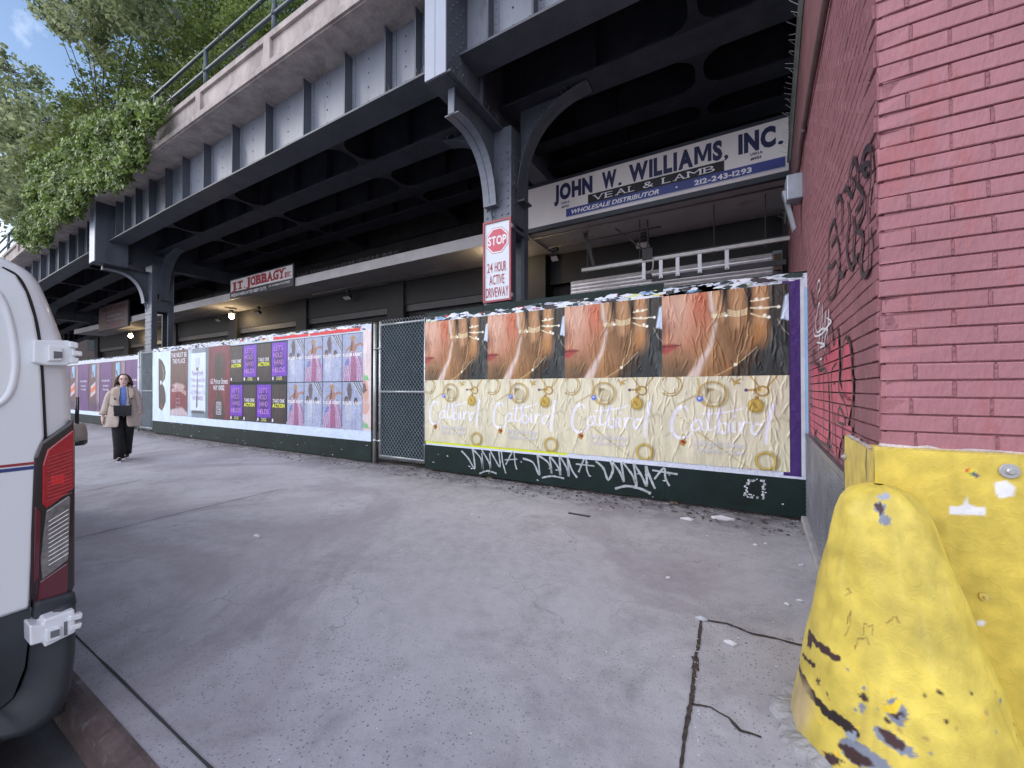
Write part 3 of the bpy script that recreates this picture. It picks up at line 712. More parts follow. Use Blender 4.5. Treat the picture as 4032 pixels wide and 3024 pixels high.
# graffiti on the side wall
def wp(px, py): # sight line met with the side wall plane
    d = ray(px, py); t = (BX + BS * (0 - BY)) / (d.x - BS * d.y); return Vector((0, 0, EYE)) + d * t + sdn * .0125
def smooth_path(pts, n=5):
    out = []; q = [pts[0]] + pts + [pts[-1]]
    for i in range(1, len(q) - 2):
        for k in range(n):
            t = k / n; out.append(.5 * ((2 * q[i]) + (-q[i - 1] + q[i + 1]) * t + (2 * q[i - 1] - 5 * q[i] + 4 * q[i + 1] - q[i + 2]) * t * t + (-q[i - 1] + 3 * q[i] - 3 * q[i + 1] + q[i + 2]) * t ** 3))
    out.append(pts[-1]); return out
def spray(strokes, wd, name, mat, o_=(3100, 600), sc=2.765, th=0.):
    m = MB()
    for i, s_ in enumerate(strokes):
        pp = smooth_path([wp(o_[0] + a / sc, o_[1] + b / sc) for a, b in s_]); n = len(pp)
        m.strip(pp, [wd * (.55 + .45 * math.sin(math.pi * min(1, (j + 1) / (n + 1)))) * rnd.uniform(.9, 1.1) for j in range(n)], sdn, th + .0003 * i)
    return m.build(name, mat, RED)
M_GB = M('black spray paint', (.04, .032, .042), .5, var=.3)
spray([[(470, 1620), (460, 1400), (470, 1100), (480, 900), (530, 740), (550, 800), (560, 900), (500, 1030)], [(500, 1030), (560, 930), (595, 1060), (590, 1300), (540, 1540), (470, 1600)],
       [(470, 1260), (520, 1220), (548, 1170)], [(560, 700), (560, 560), (600, 470), (625, 560), (625, 720), (620, 900)], [(640, 430), (680, 380), (730, 470), (760, 330), (740, 260)],
       [(690, 520), (710, 660), (700, 830), (680, 1000), (690, 1130), (730, 1260), (770, 1180), (810, 1100)], [(750, 680), (770, 830), (760, 1000), (760, 1130), (800, 1190)],
       [(700, 380), (720, 200), (770, 60), (800, 180), (800, 330), (850, 420), (830, 560), (780, 640)], [(810, 180), (880, 130), (930, 110), (900, 240), (850, 130), (870, 30), (900, -40), (950, -60), (965, 100), (960, 300), (930, 560), (930, 740)],
       [(860, 400), (880, 520), (860, 680), (800, 830), (860, 880), (860, 1000), (840, 1160), (850, 1290), (880, 1340), (930, 1260), (940, 1080), (940, 800)],
       [(580, 1190), (600, 1300), (640, 1330), (665, 1230)], [(270, 1480), (300, 1600), (320, 1700)], [(345, 1400), (350, 1560), (330, 1700)]], .033, 'black_graffiti', M_GB, th=.0)
W3 = dict(o_=(3100, 1200), sc=2.37)
m = MB()
for poly in ([(250, 560), (300, 570), (320, 700), (310, 900), (300, 1150), (260, 1230), (240, 1180), (235, 1000), (255, 880), (240, 640)], [(300, 620), (400, 640), (410, 900), (410, 1200), (390, 1330), (300, 1230), (305, 900)],
             [(365, 500), (400, 400), (430, 430), (440, 260), (470, 380), (500, 240), (510, 480), (515, 700), (420, 760), (400, 640), (360, 590)], [(420, 760), (515, 720), (540, 800), (640, 880), (600, 1110), (520, 1300), (500, 1440), (470, 1400), (430, 1300)],
             [(555, 400), (580, 320), (620, 400), (630, 600), (655, 700), (640, 900), (540, 870), (545, 600)], [(560, 1130), (640, 1140), (640, 1560), (575, 1560)]):
    ps = [wp(3100 + a / 2.37, 1200 + b / 2.37) for a, b in poly]; zz = .06      # the paint sits on the faces of the bricks, course by course
    while zz < 2.6:
        for q in range(5):
            za = zz + .001 + q * (CH - .010) / 5; zb = za + (CH - .010) / 5; zm = (za + zb) / 2; cr_ = []
            for a, b in zip(ps, ps[1:] + ps[:1]):
                if (a.z > zm) != (b.z > zm): cr_.append(a.y + (b.y - a.y) * (zm - a.z) / (b.z - a.z))
            cr_.sort()
            for a, b in zip(cr_[::2], cr_[1::2]): m.quad(SW(a, za, .0136), SW(b, za, .0136), SW(b, zb, .0136), SW(a, zb, .0136))
        zz += CH
m.build('red_graffiti', M('red spray paint', (.50, .09, .15), .5, var=.3, scale=9), RED)
spray([[(250, 640), (250, 520), (262, 420), (275, 540), (310, 560), (320, 700), (318, 1000), (316, 1230)], [(320, 620), (370, 590), (405, 680), (415, 900), (412, 1180), (400, 1360), (380, 1380)], [(245, 900), (255, 970), (235, 930)],
       [(360, 560), (370, 450), (390, 520), (395, 380), (420, 450), (435, 200), (460, 380), (495, 220), (510, 400), (515, 620), (510, 800), (560, 900), (590, 1000), (598, 1120)],
       [(490, 540), (440, 620), (440, 800), (450, 1000), (450, 1250), (430, 1350)], [(545, 620), (550, 420), (580, 300), (615, 360), (632, 500), (640, 700), (650, 720), (640, 1000), (638, 1230)], [(500, 1100), (512, 960), (545, 1010), (575, 1110), (510, 1100)],
       [(545, 1110), (548, 1300), (560, 1500), (580, 1640)], [(470, 1000), (480, 1250), (500, 1500)], [(240, 1240), (320, 1270), (420, 1330)], [(360, 640), (365, 900), (362, 1200)], [(270, 980), (275, 1200), (270, 1300)]],
      .024, 'black_graffiti', M_GB, th=.0012, **W3)
spray([[(290, 290), (285, 180), (320, -20), (330, 100), (320, 330), (310, 450)], [(320, 340), (345, 120), (350, -10), (355, 200), (340, 420)], [(345, 400), (385, 60), (380, 200), (375, 430)], [(400, 330), (415, 40), (410, 180), (375, 330)],
       [(265, 220), (280, 290), (345, 270), (420, 180), (440, 150), (395, 120)], [(280, 100), (300, 250), (360, 220), (410, 240)], [(330, 510), (350, 500)], [(300, 350), (380, 370), (330, 400)],
       [(300, -140), (310, -210), (330, -230), (332, -160), (312, -110), (305, -60)]], .017, 'white_graffiti', M('white paint marker', (.72, .72, .8), .5), th=.003, **W3)
# ================================================================ YELLOW CORNER GUARD AND WHEEL GUARD
M_YE = MV('yellow paint', .42, bump=.55, bscale=30, stretch=(1, 1, .8), var=.17, bdist=.010)
YG = thing('corner_guard', 'yellow painted steel guard bolted round the foot of the brick corner', 'corner guard', (.6, 2.0, 0))
PYL = BY - .045
def yl_base(cv, seed):
    k = 1 + cv.noise(.10, 9, 12, seed) + cv.noise(.07, 30, 34, seed + 1); cv.c = cv.c * k[..., None]
cv = Cv(2.4, 1.115, .006, (214, 190, 84)); yl_base(cv, 3)
def pl(px, py): p = PY(px, py, PYL); return ((p.x - BX + .03) / 2.4, p.z / 1.115)
def plp(o_, sc, pts): return [pl(o_[0] + a / sc, o_[1] + b / sc) for a, b in pts]
Z2 = ((3000, 1600), 1.1650)
for pts in ([(1065, 350), (1120, 340), (1160, 370), (1155, 410), (1090, 422), (1070, 395)], [(860, 455), (900, 460), (925, 450), (938, 412), (950, 450), (990, 462), (1026, 462), (1026, 500), (862, 495)], [(985, 985), (1010, 980), (1028, 990), (1015, 1008), (990, 1003)]):
    cv.poly(plp(*Z2, pts), (232, 232, 236), .002)
for pts, c in (([(932, 290), (950, 285), (955, 300), (935, 302)], (215, 60, 50)), ([(950, 288), (972, 292), (968, 312), (952, 302)], (240, 220, 50)), ([(965, 296), (998, 318), (985, 328), (962, 312)], (40, 60, 120)), ([(955, 302), (968, 310), (962, 318), (950, 308)], (60, 150, 60))):
    cv.poly(plp(*Z2, pts), c, .002)
for pts, c in (([(770, 1455), (800, 1460), (812, 1480), (790, 1500), (770, 1480)], (80, 60, 66)), ([(820, 1460), (850, 1450), (876, 1475), (850, 1500), (822, 1485)], (110, 90, 96)),
               ([(730, 1250), (760, 1230), (815, 1245), (805, 1280), (760, 1278)], (130, 135, 150)), ([(905, 1150), (925, 1140), (930, 1190), (912, 1230), (925, 1330), (918, 1372), (905, 1300)], (110, 70, 50)),
               ([(910, 1500), (930, 1540), (935, 1600), (950, 1660), (930, 1660)], (120, 80, 50))):
    cv.poly(plp(*Z2, pts), c, .003)
rg = random.Random(5)
for i in range(26):
    u = rg.uniform(.0, .5); v = rg.uniform(.0, .22); r0 = rg.uniform(.003, .012)
    cv.poly([(u + r0 * math.cos(a) * rg.uniform(.5, 1.3), v + 2 * r0 * math.sin(a) * rg.uniform(.5, 1.3)) for a in [k * 1.05 for k in range(6)]], rg.choice([(80, 60, 62), (120, 125, 140), (235, 175, 40)]), .003)
cv.build('front_plate', M_YE, YG, BX - .03, 0, PYL, wrinkle=.004, seed=2)
m = MB(); m.box(BX - .028, 2.9, PYL + .004, BY - .01, 0, 1.113); m.box(BX - .03, 2.9, PYL + .002, BY + .01, 1.113, 1.122)
m.build('plate_edge', M('yellow edge', (.62, .48, .12), .5, var=.2, bump=.4), YG)
cs = Cv(.66, 1.10, .008, (212, 188, 88)); yl_base(cs, 8)
cs.line([(.2, .99), (.23, .93), (.2, .88)], .03, (70, 55, 50), .01)
def sfr(X, Z, D):
    Yv = PYL + X; Xv = BX - .03 + BS * X; return np.stack([Xv - D, Yv, Z], -1)
# facing the pavement: mirror so the normals look outwards
cs.build('side_plate', M_YE, YG, 0, 0, 0, wrinkle=.003, frame=sfr)
m = MB(); v = [Vector((BX - .027, PYL + .003, 0)), Vector((BX - .027 + BS * .66, PYL + .66, 0)), Vector((BX + .01 + BS * .66, PYL + .66, 0)), Vector((BX + .01, PYL + .003, 0))]
m.add(v + [p + Vector((0, 0, 1.10)) for p in v], [(0, 3, 2, 1), (4, 5, 6, 7), (0, 1, 5, 4), (1, 2, 6, 5), (2, 3, 7, 6), (3, 0, 4, 7)])
m.build('plate_back', M('yellow edge', (1, 1, 1)), YG)
m = MB()   # the mortar bead along the top
p_ = [Vector((BX - .01 + i * .035, PYL + .02 + rnd.uniform(-.006, .006), 1.122 + rnd.uniform(-.002, .005))) for i in range(40)]
m.tube(p_, [rnd.uniform(.004, .011) for _ in p_], 6); p_ = [Vector((BX - .02 + BS * i * .035, PYL + .02 + i * .035, 1.102 + rnd.uniform(-.002, .006))) for i in range(18)]; m.tube(p_, [rnd.uniform(.004, .013) for _ in p_], 6)
m.build('sealant', M('sealant', (.55, .47, .47), .8, var=.3, bump=.8), YG)
def washer(par, c, nrm, r, mat, matb):
    c = Vector(c); nrm = Vector(nrm); u = nrm.orthogonal().normalized(); v = nrm.cross(u)
    mk = lambda rr, d: [c + nrm * d + (u * math.cos(2 * math.pi * j / 16) + v * math.sin(2 * math.pi * j / 16)) * rr for j in range(16)]
    mm = MB(); mm.loft([mk(r, -.003), mk(r, .002), mk(r * .93, .004)]); b = mm.build('bolt', mat, par)
    mm = MB(); mm.loft([mk(r * .42, .004), mk(r * .42, .010), mk(r * .3, .013)]); mm.build('bolt_head', matb, b)
p = PY(3975, 1855, PYL - .006); washer(YG, p, (0, -1, 0), .026, M('washer zinc', (.42, .42, .43), .5, .3), M('bolt zinc', (.5, .5, .52), .35, .6))
p = PY(3877, 2350, PYL - .006); washer(YG, p, (0, -1, 0), .015, M('yellow edge', (1, 1, 1)), M('yellow edge', (1, 1, 1)))
washer(YG, (BX - .03 + BS * .62 - .006, PYL + .62, .99), (-1, 0, 0), .017, M('washer zinc', (1, 1, 1)), M('bolt zinc', (1, 1, 1)))

# wheel guard: half cone standing against the corner, dented and scraped
PROF = [(.0, .282), (.05, .274), (.2, .250), (.35, .224), (.5, .197), (.65, .170), (.8, .142), (.88, .126), (.93, .110), (.965, .086), (.985, .05), (.992, .0)]
CX, CYY = .47, 1.965
def flare(c, z): return 1 + (.42 * (1 - z) ** .6 if c > 0 else 0)
def prad(z):
    for (a, b), (c, d) in zip(PROF[:-1], PROF[1:]):
        if z <= c: return b + (d - b) * (z - a) / (c - a)
    return 0
def cone_hit(px, py):
    d = ray(px, py); best = None; t = .6
    while t < 2.6:
        q = Vector((0, 0, EYE)) + d * t; dx_ = q.x - CX; dx_ = dx_ / flare(dx_, min(max(q.z, 0), 1)); r = math.hypot(dx_, q.y - CYY)
        if q.z < 1.0 and r <= prad(max(q.z, 0)): best = q; break
        t += .004
    if best is None: return None
    return ((math.atan2(best.y - CYY, (best.x - CX) / flare(best.x - CX, min(max(best.z, 0), 1))) + math.pi * 1.5) % (2 * math.pi)) / (2 * math.pi), best.z / .99
# u runs round the cone, v up it
cc = Cv(1.7, .99, .0045, (216, 194, 88)); yl_base(cc, 21)
cc.c = cc.c * (1 + cc.noise(.12, 14, 3, 40))[..., None]
def cpoly(pts, col, soft=.003):
    q = [cone_hit(3000 + a / 1.165, 1600 + b / 1.165) for a, b in pts]; q = [a for a in q if a]
    if len(q) > 2:
        q2 = []
        for a, b in zip(q, q[1:] + q[:1]):
            for k in range(5): j = .0 if k == 0 else .0035; q2.append((a[0] + (b[0] - a[0]) * k / 5 + rnd.uniform(-j, j), a[1] + (b[1] - a[1]) * k / 5 + rnd.uniform(-j, j) * 1.8))
        cc.poly(q2, col, soft)
def cline(pts, wd, col, soft=.002):
    q = [cone_hit(3000 + a / 1.165, 1600 + b / 1.165) for a, b in pts]; q = [a for a in q if a]
    if len(q) > 1:
        q2 = []
        for a, b in zip(q[:-1], q[1:]):
            for k in range(5): q2.append((a[0] + (b[0] - a[0]) * k / 5 + rnd.uniform(-.002, .002), a[1] + (b[1] - a[1]) * k / 5 + rnd.uniform(-.004, .004)))
        cc.line(q2, [wd * rnd.uniform(.6, 1.35) for _ in q2], col, soft)
BRN, GRY = (70, 50, 50), (128, 134, 148)
for i in range(40):
    u = rnd.uniform(.3, .85); v = rnd.uniform(.0, .9); L_ = rnd.uniform(.05, .25); cc.line([(u, v), (u + rnd.uniform(-.01, .01), v - L_)], [.001, rnd.uniform(.004, .014)], rnd.choice([(176, 152, 76), (188, 170, 110), (226, 208, 120)]), .012, .35)
for i in range(120):
    u = rnd.uniform(.35, .8); v = rnd.random() ** 2.4 * .42; s_ = rnd.uniform(.0015, .006)
    cc.poly([(u + s_ * math.cos(a) * rnd.uniform(.4, 1.3), v + 1.8 * s_ * math.sin(a) * rnd.uniform(.4, 1.3)) for a in [k * 1.05 for k in range(6)]], rnd.choice([BRN, GRY, (236, 196, 60), (190, 160, 90)]), .003)
cline([(215, 1030), (255, 1085), (300, 1125), (360, 1165)], .014, BRN); cline([(190, 1135), (215, 1170), (245, 1195)], .008, BRN)
cline([(172, 1195), (200, 1275), (250, 1350), (310, 1415), (380, 1450), (430, 1500)], .019, (52, 42, 42))
cpoly([(230, 1060), (210, 1040), (205, 1100), (222, 1110)], BRN); cpoly([(250, 1250), (262, 1245), (265, 1275), (252, 1280)], BRN)
cpoly([(440, 1320), (465, 1312), (490, 1335), (488, 1355), (460, 1345)], BRN); cpoly([(440, 1370), (465, 1362), (478, 1390), (455, 1405)], GRY)
cpoly([(570, 1340), (620, 1335), (655, 1380), (670, 1430), (640, 1460), (590, 1440), (570, 1400)], GRY); cpoly([(580, 1405), (640, 1395), (660, 1420), (610, 1430)], BRN)
cpoly([(515, 1465), (560, 1480), (620, 1510), (690, 1560), (705, 1605), (640, 1600), (560, 1545), (520, 1510)], GRY); cpoly([(530, 1470), (600, 1500), (660, 1550), (640, 1580), (570, 1540)], BRN)
cpoly([(350, 1530), (390, 1515), (450, 1540), (540, 1600), (600, 1655), (450, 1655), (380, 1600)], GRY); cpoly([(350, 1545), (420, 1560), (500, 1620), (520, 1650), (430, 1640), (380, 1600)], BRN)
cpoly([(285, 1580), (330, 1590), (370, 1625), (360, 1650), (300, 1640)], BRN); cpoly([(390, 1495), (430, 1490), (440, 1530), (400, 1530)], (155, 165, 180)); cpoly([(540, 1370), (600, 1360), (640, 1340), (620, 1400), (560, 1400)], (240, 205, 60))
cpoly([(530, 400), (560, 396), (595, 410), (575, 430), (535, 425)], (160, 165, 180)); cpoly([(512, 450), (545, 438), (570, 455), (560, 480), (565, 500), (595, 515), (590, 545), (560, 548), (535, 530), (540, 490), (515, 470)], GRY)
cpoly([(515, 450), (548, 442), (560, 470), (545, 500), (535, 480)], BRN); cpoly([(155, 1270), (170, 1240), (215, 1290), (230, 1400), (180, 1500), (130, 1470), (125, 1400)], (200, 178, 130), .03)
for pts in ([(430, 1105), (440, 1070), (480, 1060), (500, 1110)], [(395, 1000), (405, 940), (410, 1010), (380, 1060)], [(465, 1050), (470, 1000), (510, 1010), (500, 1060)], [(570, 990), (610, 960), (640, 1000)], [(390, 830), (410, 855), (380, 870)]): cline(pts, .0025, (150, 120, 60))
def cfr(X, Z, D):
    th = (X / 1.7) * 2 * np.pi - 1.5 * np.pi
    r = np.interp(Z, [a for a, _ in PROF], [b for _, b in PROF])
    lump = .004 * np.sin(th * 5 + Z * 9) * np.sin(Z * 14 + th * 3)
    r = np.maximum(r - lump * (r > .08), 0)
    fl_ = np.where(np.cos(th) > 0, 1 + .42 * (1 - np.clip(Z, 0, 1)) ** .6, 1.)
    return np.stack([CX + r * np.cos(th) * fl_, CYY + r * np.sin(th), Z], -1)
WG = cc.build('wheel_guard', M_YE, None, 0, 0, 0, frame=cfr)
tag(WG, 'battered yellow steel cone with brown scrapes at the building corner', 'wheel guard')
m = MB(); rings_ = [[], [], [], []]   # broken concrete collar round its foot
for i in range(60):
    a = R(125 + i * 3.1); o_ = .035 + .03 * abs(math.sin(i * .31)) + rnd.uniform(-.004, .006); h = .014 + .018 * abs(math.sin(i * .23 + 1)) + rnd.uniform(-.002, .003)
    for k, (r, zz) in enumerate(((.27, h * 1.3), (.285, h * 1.25), (.285 + o_ * .75, h * .8), (.285 + o_, 0))): rings_[k].append((CX + r * math.cos(a), CYY + r * math.sin(a), zz + (rnd.uniform(-.0015, .0015) if k < 3 else 0)))
m.loft(rings_, close=False)
for i in range(0):
    a = R(140 + i * 11); r0 = .285 + rnd.uniform(-.01, .01); r1 = r0 + rnd.uniform(.025, .06); h = rnd.uniform(.01, .045); a2 = a + R(rnd.uniform(9, 13))
    q = [(r0 - .03, a), (r1, a + .02), (r1 * rnd.uniform(.95, 1), a2), (r0 - .03, a2)]
    m.add([(CX + r * math.cos(t), CYY + r * math.sin(t), 0) for r, t in q] + [(CX + r * math.cos(t), CYY + r * math.sin(t), h * rnd.uniform(.5, 1.2)) for r, t in q],
          [(4, 5, 6, 7), (0, 1, 5, 4), (1, 2, 6, 5), (2, 3, 7, 6), (3, 0, 4, 7)])
o = m.build('concrete_collar', M('broken concrete', (.36, .355, .365), .95, var=.3, bump=1, bscale=30), WG); tag(o, kind='stuff')

# ================================================================ HOARDINGS
M_PLY = M('dark green hoarding paint', (.008, .020, .019), .6, var=.35, scale=3, spec=.25, grime=((.04, .055, .05), 22, .68), bump=.15)
M_PAP = MV('pasted paper', .38, bump=.5, bscale=17, stretch=(1.3, 1.3, .3), var=.10, bdist=.03)
YF = 4.93
def scraps(mb, x0, x1, z0, z1, n, y, smin=.02, smax=.09, seed=1):
    rg = random.Random(seed)
    for _ in range(n):
        cx_, cz_ = rg.uniform(x0, x1), rg.uniform(z0, z1); s_ = rg.uniform(smin, smax); k = rg.randint(4, 7); yy = y - rg.uniform(.0005, .006)
        pts = [(cx_ + s_ * 1.6 * math.cos(a) * rg.uniform(.35, 1), yy - rg.uniform(0, .004), cz_ + s_ * .6 * math.sin(a) * rg.uniform(.35, 1)) for a in [2 * math.pi * j / k for j in range(k)]]
        mb.add(pts, [tuple(range(k))])
def torn_strip(x0, x1, z0, z1, y, seed, amp=.012, step=.03, both=False):
    rg = random.Random(seed); m = MB(); n = int((x1 - x0) / step) + 1; k = 0; zt = 0; zb = 0
    for i in range(n + 1):
        x = x0 + (x1 - x0) * i / n; zt = .7 * zt + rg.uniform(-amp, amp); zb = (.7 * zb + rg.uniform(-amp, amp)) if both else 0
        m.v += [(x, y, z0 + zb), (x, y, z1 + zt)]
    for i in range(n): m.f.append((2 * i, 2 * i + 2, 2 * i + 3, 2 * i + 1))
    return m
def hoarding(name, label, x0, x1, steps, y=YF, seed=1):
    h = thing(name, label, 'hoarding', ((x0 + x1) / 2, y, 0)); m = MB()
    for a, b, zt in steps: m.box(a + .002, b - .002, y, y + .018, .012 + .02 * ((a * 7) % 1), zt)
    m.build('plywood_panel', M_PLY, h)
    m = MB()
    for a, b, zt in steps: m.box(a + .05, a + .14, y + .018, y + .11, 0, zt - .05); m.box(a, b, y + .018, y + .06, .3, .39); m.box(a, b, y + .018, y + .06, 2.2, 2.29)
    m.build('timber_frame', M('timber', (.2, .14, .09), .8), h)
    m = MB(); scraps(m, x0 + .1, x1 - .1, .05, .4, int((x1 - x0) * 5), y - .001, .006, .02, seed); 
    tag(m.build('paper_flecks', M('paper white', (.62, .65, .72), .8, var=.15), h), kind='stuff'); return h
HR = hoarding('hoarding', 'dark green hoarding pasted with four big jewellery posters beside the brick wall', -4.46, .672, [(-4.46, -3.3, 2.60), (-3.3, -.72, 2.61), (-.72, .672, 2.55)], seed=4)
PALE = (214, 222, 240)
def paper(par, x0, x1, z0, z1, y, seed, col=PALE, name='paper_strip', both=False, amp=.012):
    return torn_strip(x0, x1, z0, z1, y, seed, amp, both=both).build(name, M('paper %d %d %d' % col, lin(col), .6, var=.1, scale=7, bump=.6, bscale=20, grime=(tuple(v * .75 for v in lin(col)), 4, .6)), par)
def patchwork(par, x0, x1, z0, z1, y, n, seed):
    """layers of torn old bills along the top edge"""
    rg = random.Random(seed); cols = [(225, 232, 245)] * 4 + [(232, 236, 246)] * 4 + [(60, 55, 60)] * 3 + [(190, 60, 75), (120, 170, 220), (215, 225, 160), (170, 175, 195), (170, 175, 195)] + [(40, 60, 60)] * 4
    ms = {}
    for i in range(n):
        c = rg.choice(cols); m = ms.setdefault(c, MB()); cx_ = rg.uniform(x0, x1); s_ = rg.choice((rg.uniform(.008, .03), rg.uniform(.02, .085))); cz_ = rg.uniform(z0, z1); k = rg.randint(5, 9)
        yy = y - .0008 - .0035 * i / n
        m.add([(min(x1, max(x0, cx_ + s_ * 1.8 * math.cos(a) * rg.uniform(.3, 1))), yy, min(z1 + .02, cz_ + s_ * .5 * math.sin(a) * rg.uniform(.3, 1))) for a in [2 * math.pi * j / k for j in range(k)]], [tuple(range(k))])
    big = MB(); fcol = []
    first = None
    for c, m in ms.items():
        tag(m.build('torn_paper', M('paper %d %d %d' % c, lin(c), .6, var=.1, scale=7, bump=.6, bscale=20), par), kind='stuff')
paper(HR, -4.44, .66, .425, .62, YF - .002, 11, PALE, amp=.006)
paper(HR, -4.44, .0, 2.40, 2.50, YF - .0015, 12, (205, 212, 228), amp=.02); paper(HR, -.73, .66, 2.38, 2.535, YF - .0015, 13, (205, 214, 228), amp=.008)
torn_strip(-4.44, -1.95, .455, .53, YF - .0028, 14, .003).build('paper_strip', M('acid yellow paper', lin((222, 235, 60)), .6, var=.08), HR)
torn_strip(.44, .592, .45, 2.47, YF - .004, 15, .001, .05).build('paper_strip', M('violet paper', lin((66, 36, 110)), .55, var=.2, scale=3, bump=.6, bscale=14), HR)
torn_strip(.595, .655, .62, 2.38, YF - .0035, 16, .004, .02).build('paper_strip', M('pale blue paper', lin((150, 196, 232)), .6, var=.12), HR)
torn_strip(.592, .625, .46, 2.4, YF - .0045, 17, .004, .02).build('paper_strip', M('paper white', (1, 1, 1)), HR)
patchwork(HR, -4.44, -.7, 2.44, 2.53, YF - .002, 250, 5); patchwork(HR, -.7, .62, 2.46, 2.53, YF - .002, 80, 6)

def jewel_photo():
    c = Cv(1.237, .955, .0055, (176, 122, 92))
    c.poly([(-.1, .45), (.5, .5), (.5, 1.1), (-.1, 1.1)], (188, 132, 98), .3); c.ell(.16, .85, .2, .3, (216, 176, 156), .35, alpha=.85); c.ell(.33, .7, .1, .4, (178, 106, 74), .16, alpha=.7)
    c.ell(.36, .9, .08, .2, (190, 100, 70), .12, alpha=.8); c.ell(-.02, .6, .09, .13, (130, 80, 62), .12, alpha=.8)
    c.poly([(-.1, -.1), (.3, -.1), (.34, .22), (.2, .3), (-.1, .22)], (132, 100, 68), .16); c.ell(.18, .02, .16, .1, (96, 76, 56), .12, alpha=.8)
    c.poly([(-.02, .30), (.04, .28), (.08, .31), (.12, .345), (.13, .37), (.08, .385), (-.02, .37)], (158, 66, 60), .03); c.poly([(-.02, .36), (.08, .37), (.16, .38), (.09, .405), (.03, .40), (-.02, .405)], (150, 60, 56), .02)
    c.line([(-.02, .368), (.08, .375), (.15, .377)], .012, (88, 36, 36), .015)
    # dark hair and sleeve
    c.poly([(.45, -.1), (1.1, -.1), (1.1, 1.1), (.5, 1.1)], (58, 54, 48), .03); c.poly([(.7, -.05), (1.1, -.05), (1.1, .52), (.9, .58), (.78, .3)], (50, 54, 54), .04)
    for i in range(9): c.line([(.86 + i * .018, .5 - i * .03), (.93 + i * .012, .2), (.98, -.02)], .006, (82, 88, 88), .015, .7)
    c.poly([(.945, .62), (.975, .86), (1.03, .92), (1.03, .58)], (200, 216, 238), .015)
    # the hand
    c.poly([(.2, -.05), (.28, .16), (.37, .34), (.415, .5), (.43, .66), (.395, .78), (.385, 1.05), (.50, 1.05), (.54, .8), (.56, 1.05), (.70, 1.05), (.72, .84), (.75, 1.05), (.86, 1.05), (.855, .78), (.83, .55), (.77, .34), (.64, .16), (.54, -.05)], (150, 108, 68), .03)
    c.ell(.40, .22, .10, .25, (176, 134, 92), .2, alpha=.8); c.ell(.62, .42, .10, .16, (118, 84, 54), .14, alpha=.8); c.ell(.80, .50, .05, .14, (196, 140, 84), .08, alpha=.8)
    c.poly([(.2, -.05), (.3, .16), (.39, .34), (.43, .52), (.45, .66), (.41, .8), (.40, 1.05), (.43, 1.05), (.46, .74), (.47, .6), (.43, .36), (.35, .12), (.31, -.05)], (226, 206, 198), .03, .85)
    for pts, wd in (([(.52, 1.05), (.53, .86), (.545, .74), (.535, .6)], .05), ([(.71, 1.05), (.715, .86), (.735, .72), (.73, .6)], .045)): c.line(pts, [wd * 1.2, wd, wd * .7, wd * .2], (44, 36, 32), .03)
    for pts in ([(.62, 1.0), (.63, .8), (.62, .6)], [(.8, 1.0), (.81, .8), (.79, .62)], [(.46, 1.0), (.49, .8), (.5, .68)]): c.line(pts, .06, (206, 160, 118), .07, .75)
    c.line([(.56, .6), (.52, .4), (.50, .2), (.48, .05)], .05, (128, 94, 60), .06, .7); c.line([(.71, .58), (.66, .36), (.58, .16)], .05, (120, 88, 56), .06, .7); c.poly([(.52, -.05), (.64, .16), (.78, .34), (.8, .2), (.7, .05), (.66, -.05)], (74, 60, 46), .06, .8)
    gold = (238, 224, 180)
    for k in range(3): c.line([(.425, .695 + k * .017), (.48, .685 + k * .017), (.535, .705 + k * .015)], .007, gold, .006)
    for k in range(4): c.line([(.555, .70 + k * .021), (.60, .685 + k * .018), (.65, .683 + k * .018), (.70, .70 + k * .02)], .007, gold, .006)
    for k, (a, b) in enumerate(((.84, .86), (.765, .745), (.70, .64))): c.line([(.73, a), (.79, (a + b) / 2 - .008), (.86, b)], .011, gold, .008)
    c.line([(.74, .765), (.85, .755), (.93, .752)], .008, (236, 228, 200), .006)
    for q in ((.54, .70), (.80, .76), (.93, .75), (.86, .645), (.83, .67), (.77, .855), (.82, .85)): c.ell(*q, .013, .017, (250, 248, 238), .006)
    def chain(pts, n):
        for i in range(n):
            t = i / (n - 1) * (len(pts) - 1); k = min(int(t), len(pts) - 2); f = t - k; c.ell(pts[k][0] * (1 - f) + pts[k + 1][0] * f, pts[k][1] * (1 - f) + pts[k + 1][1] * f, .0045, .006, (220, 196, 146), .004)
    chain([(.71, .6), (.70, .45), (.67, .3), (.63, .22), (.62, .12)], 30); chain([(.77, .32), (.68, .2), (.61, .12), (.52, .05), (.45, 0)], 34)
    c.ell(.61, .13, .014, .018, (244, 240, 220), .006); c.line([(.92, .62), (.96, .5), (1, .44)], .006, (150, 150, 140), .008)
    c.streaks(.09, 20, 4, 3); return c
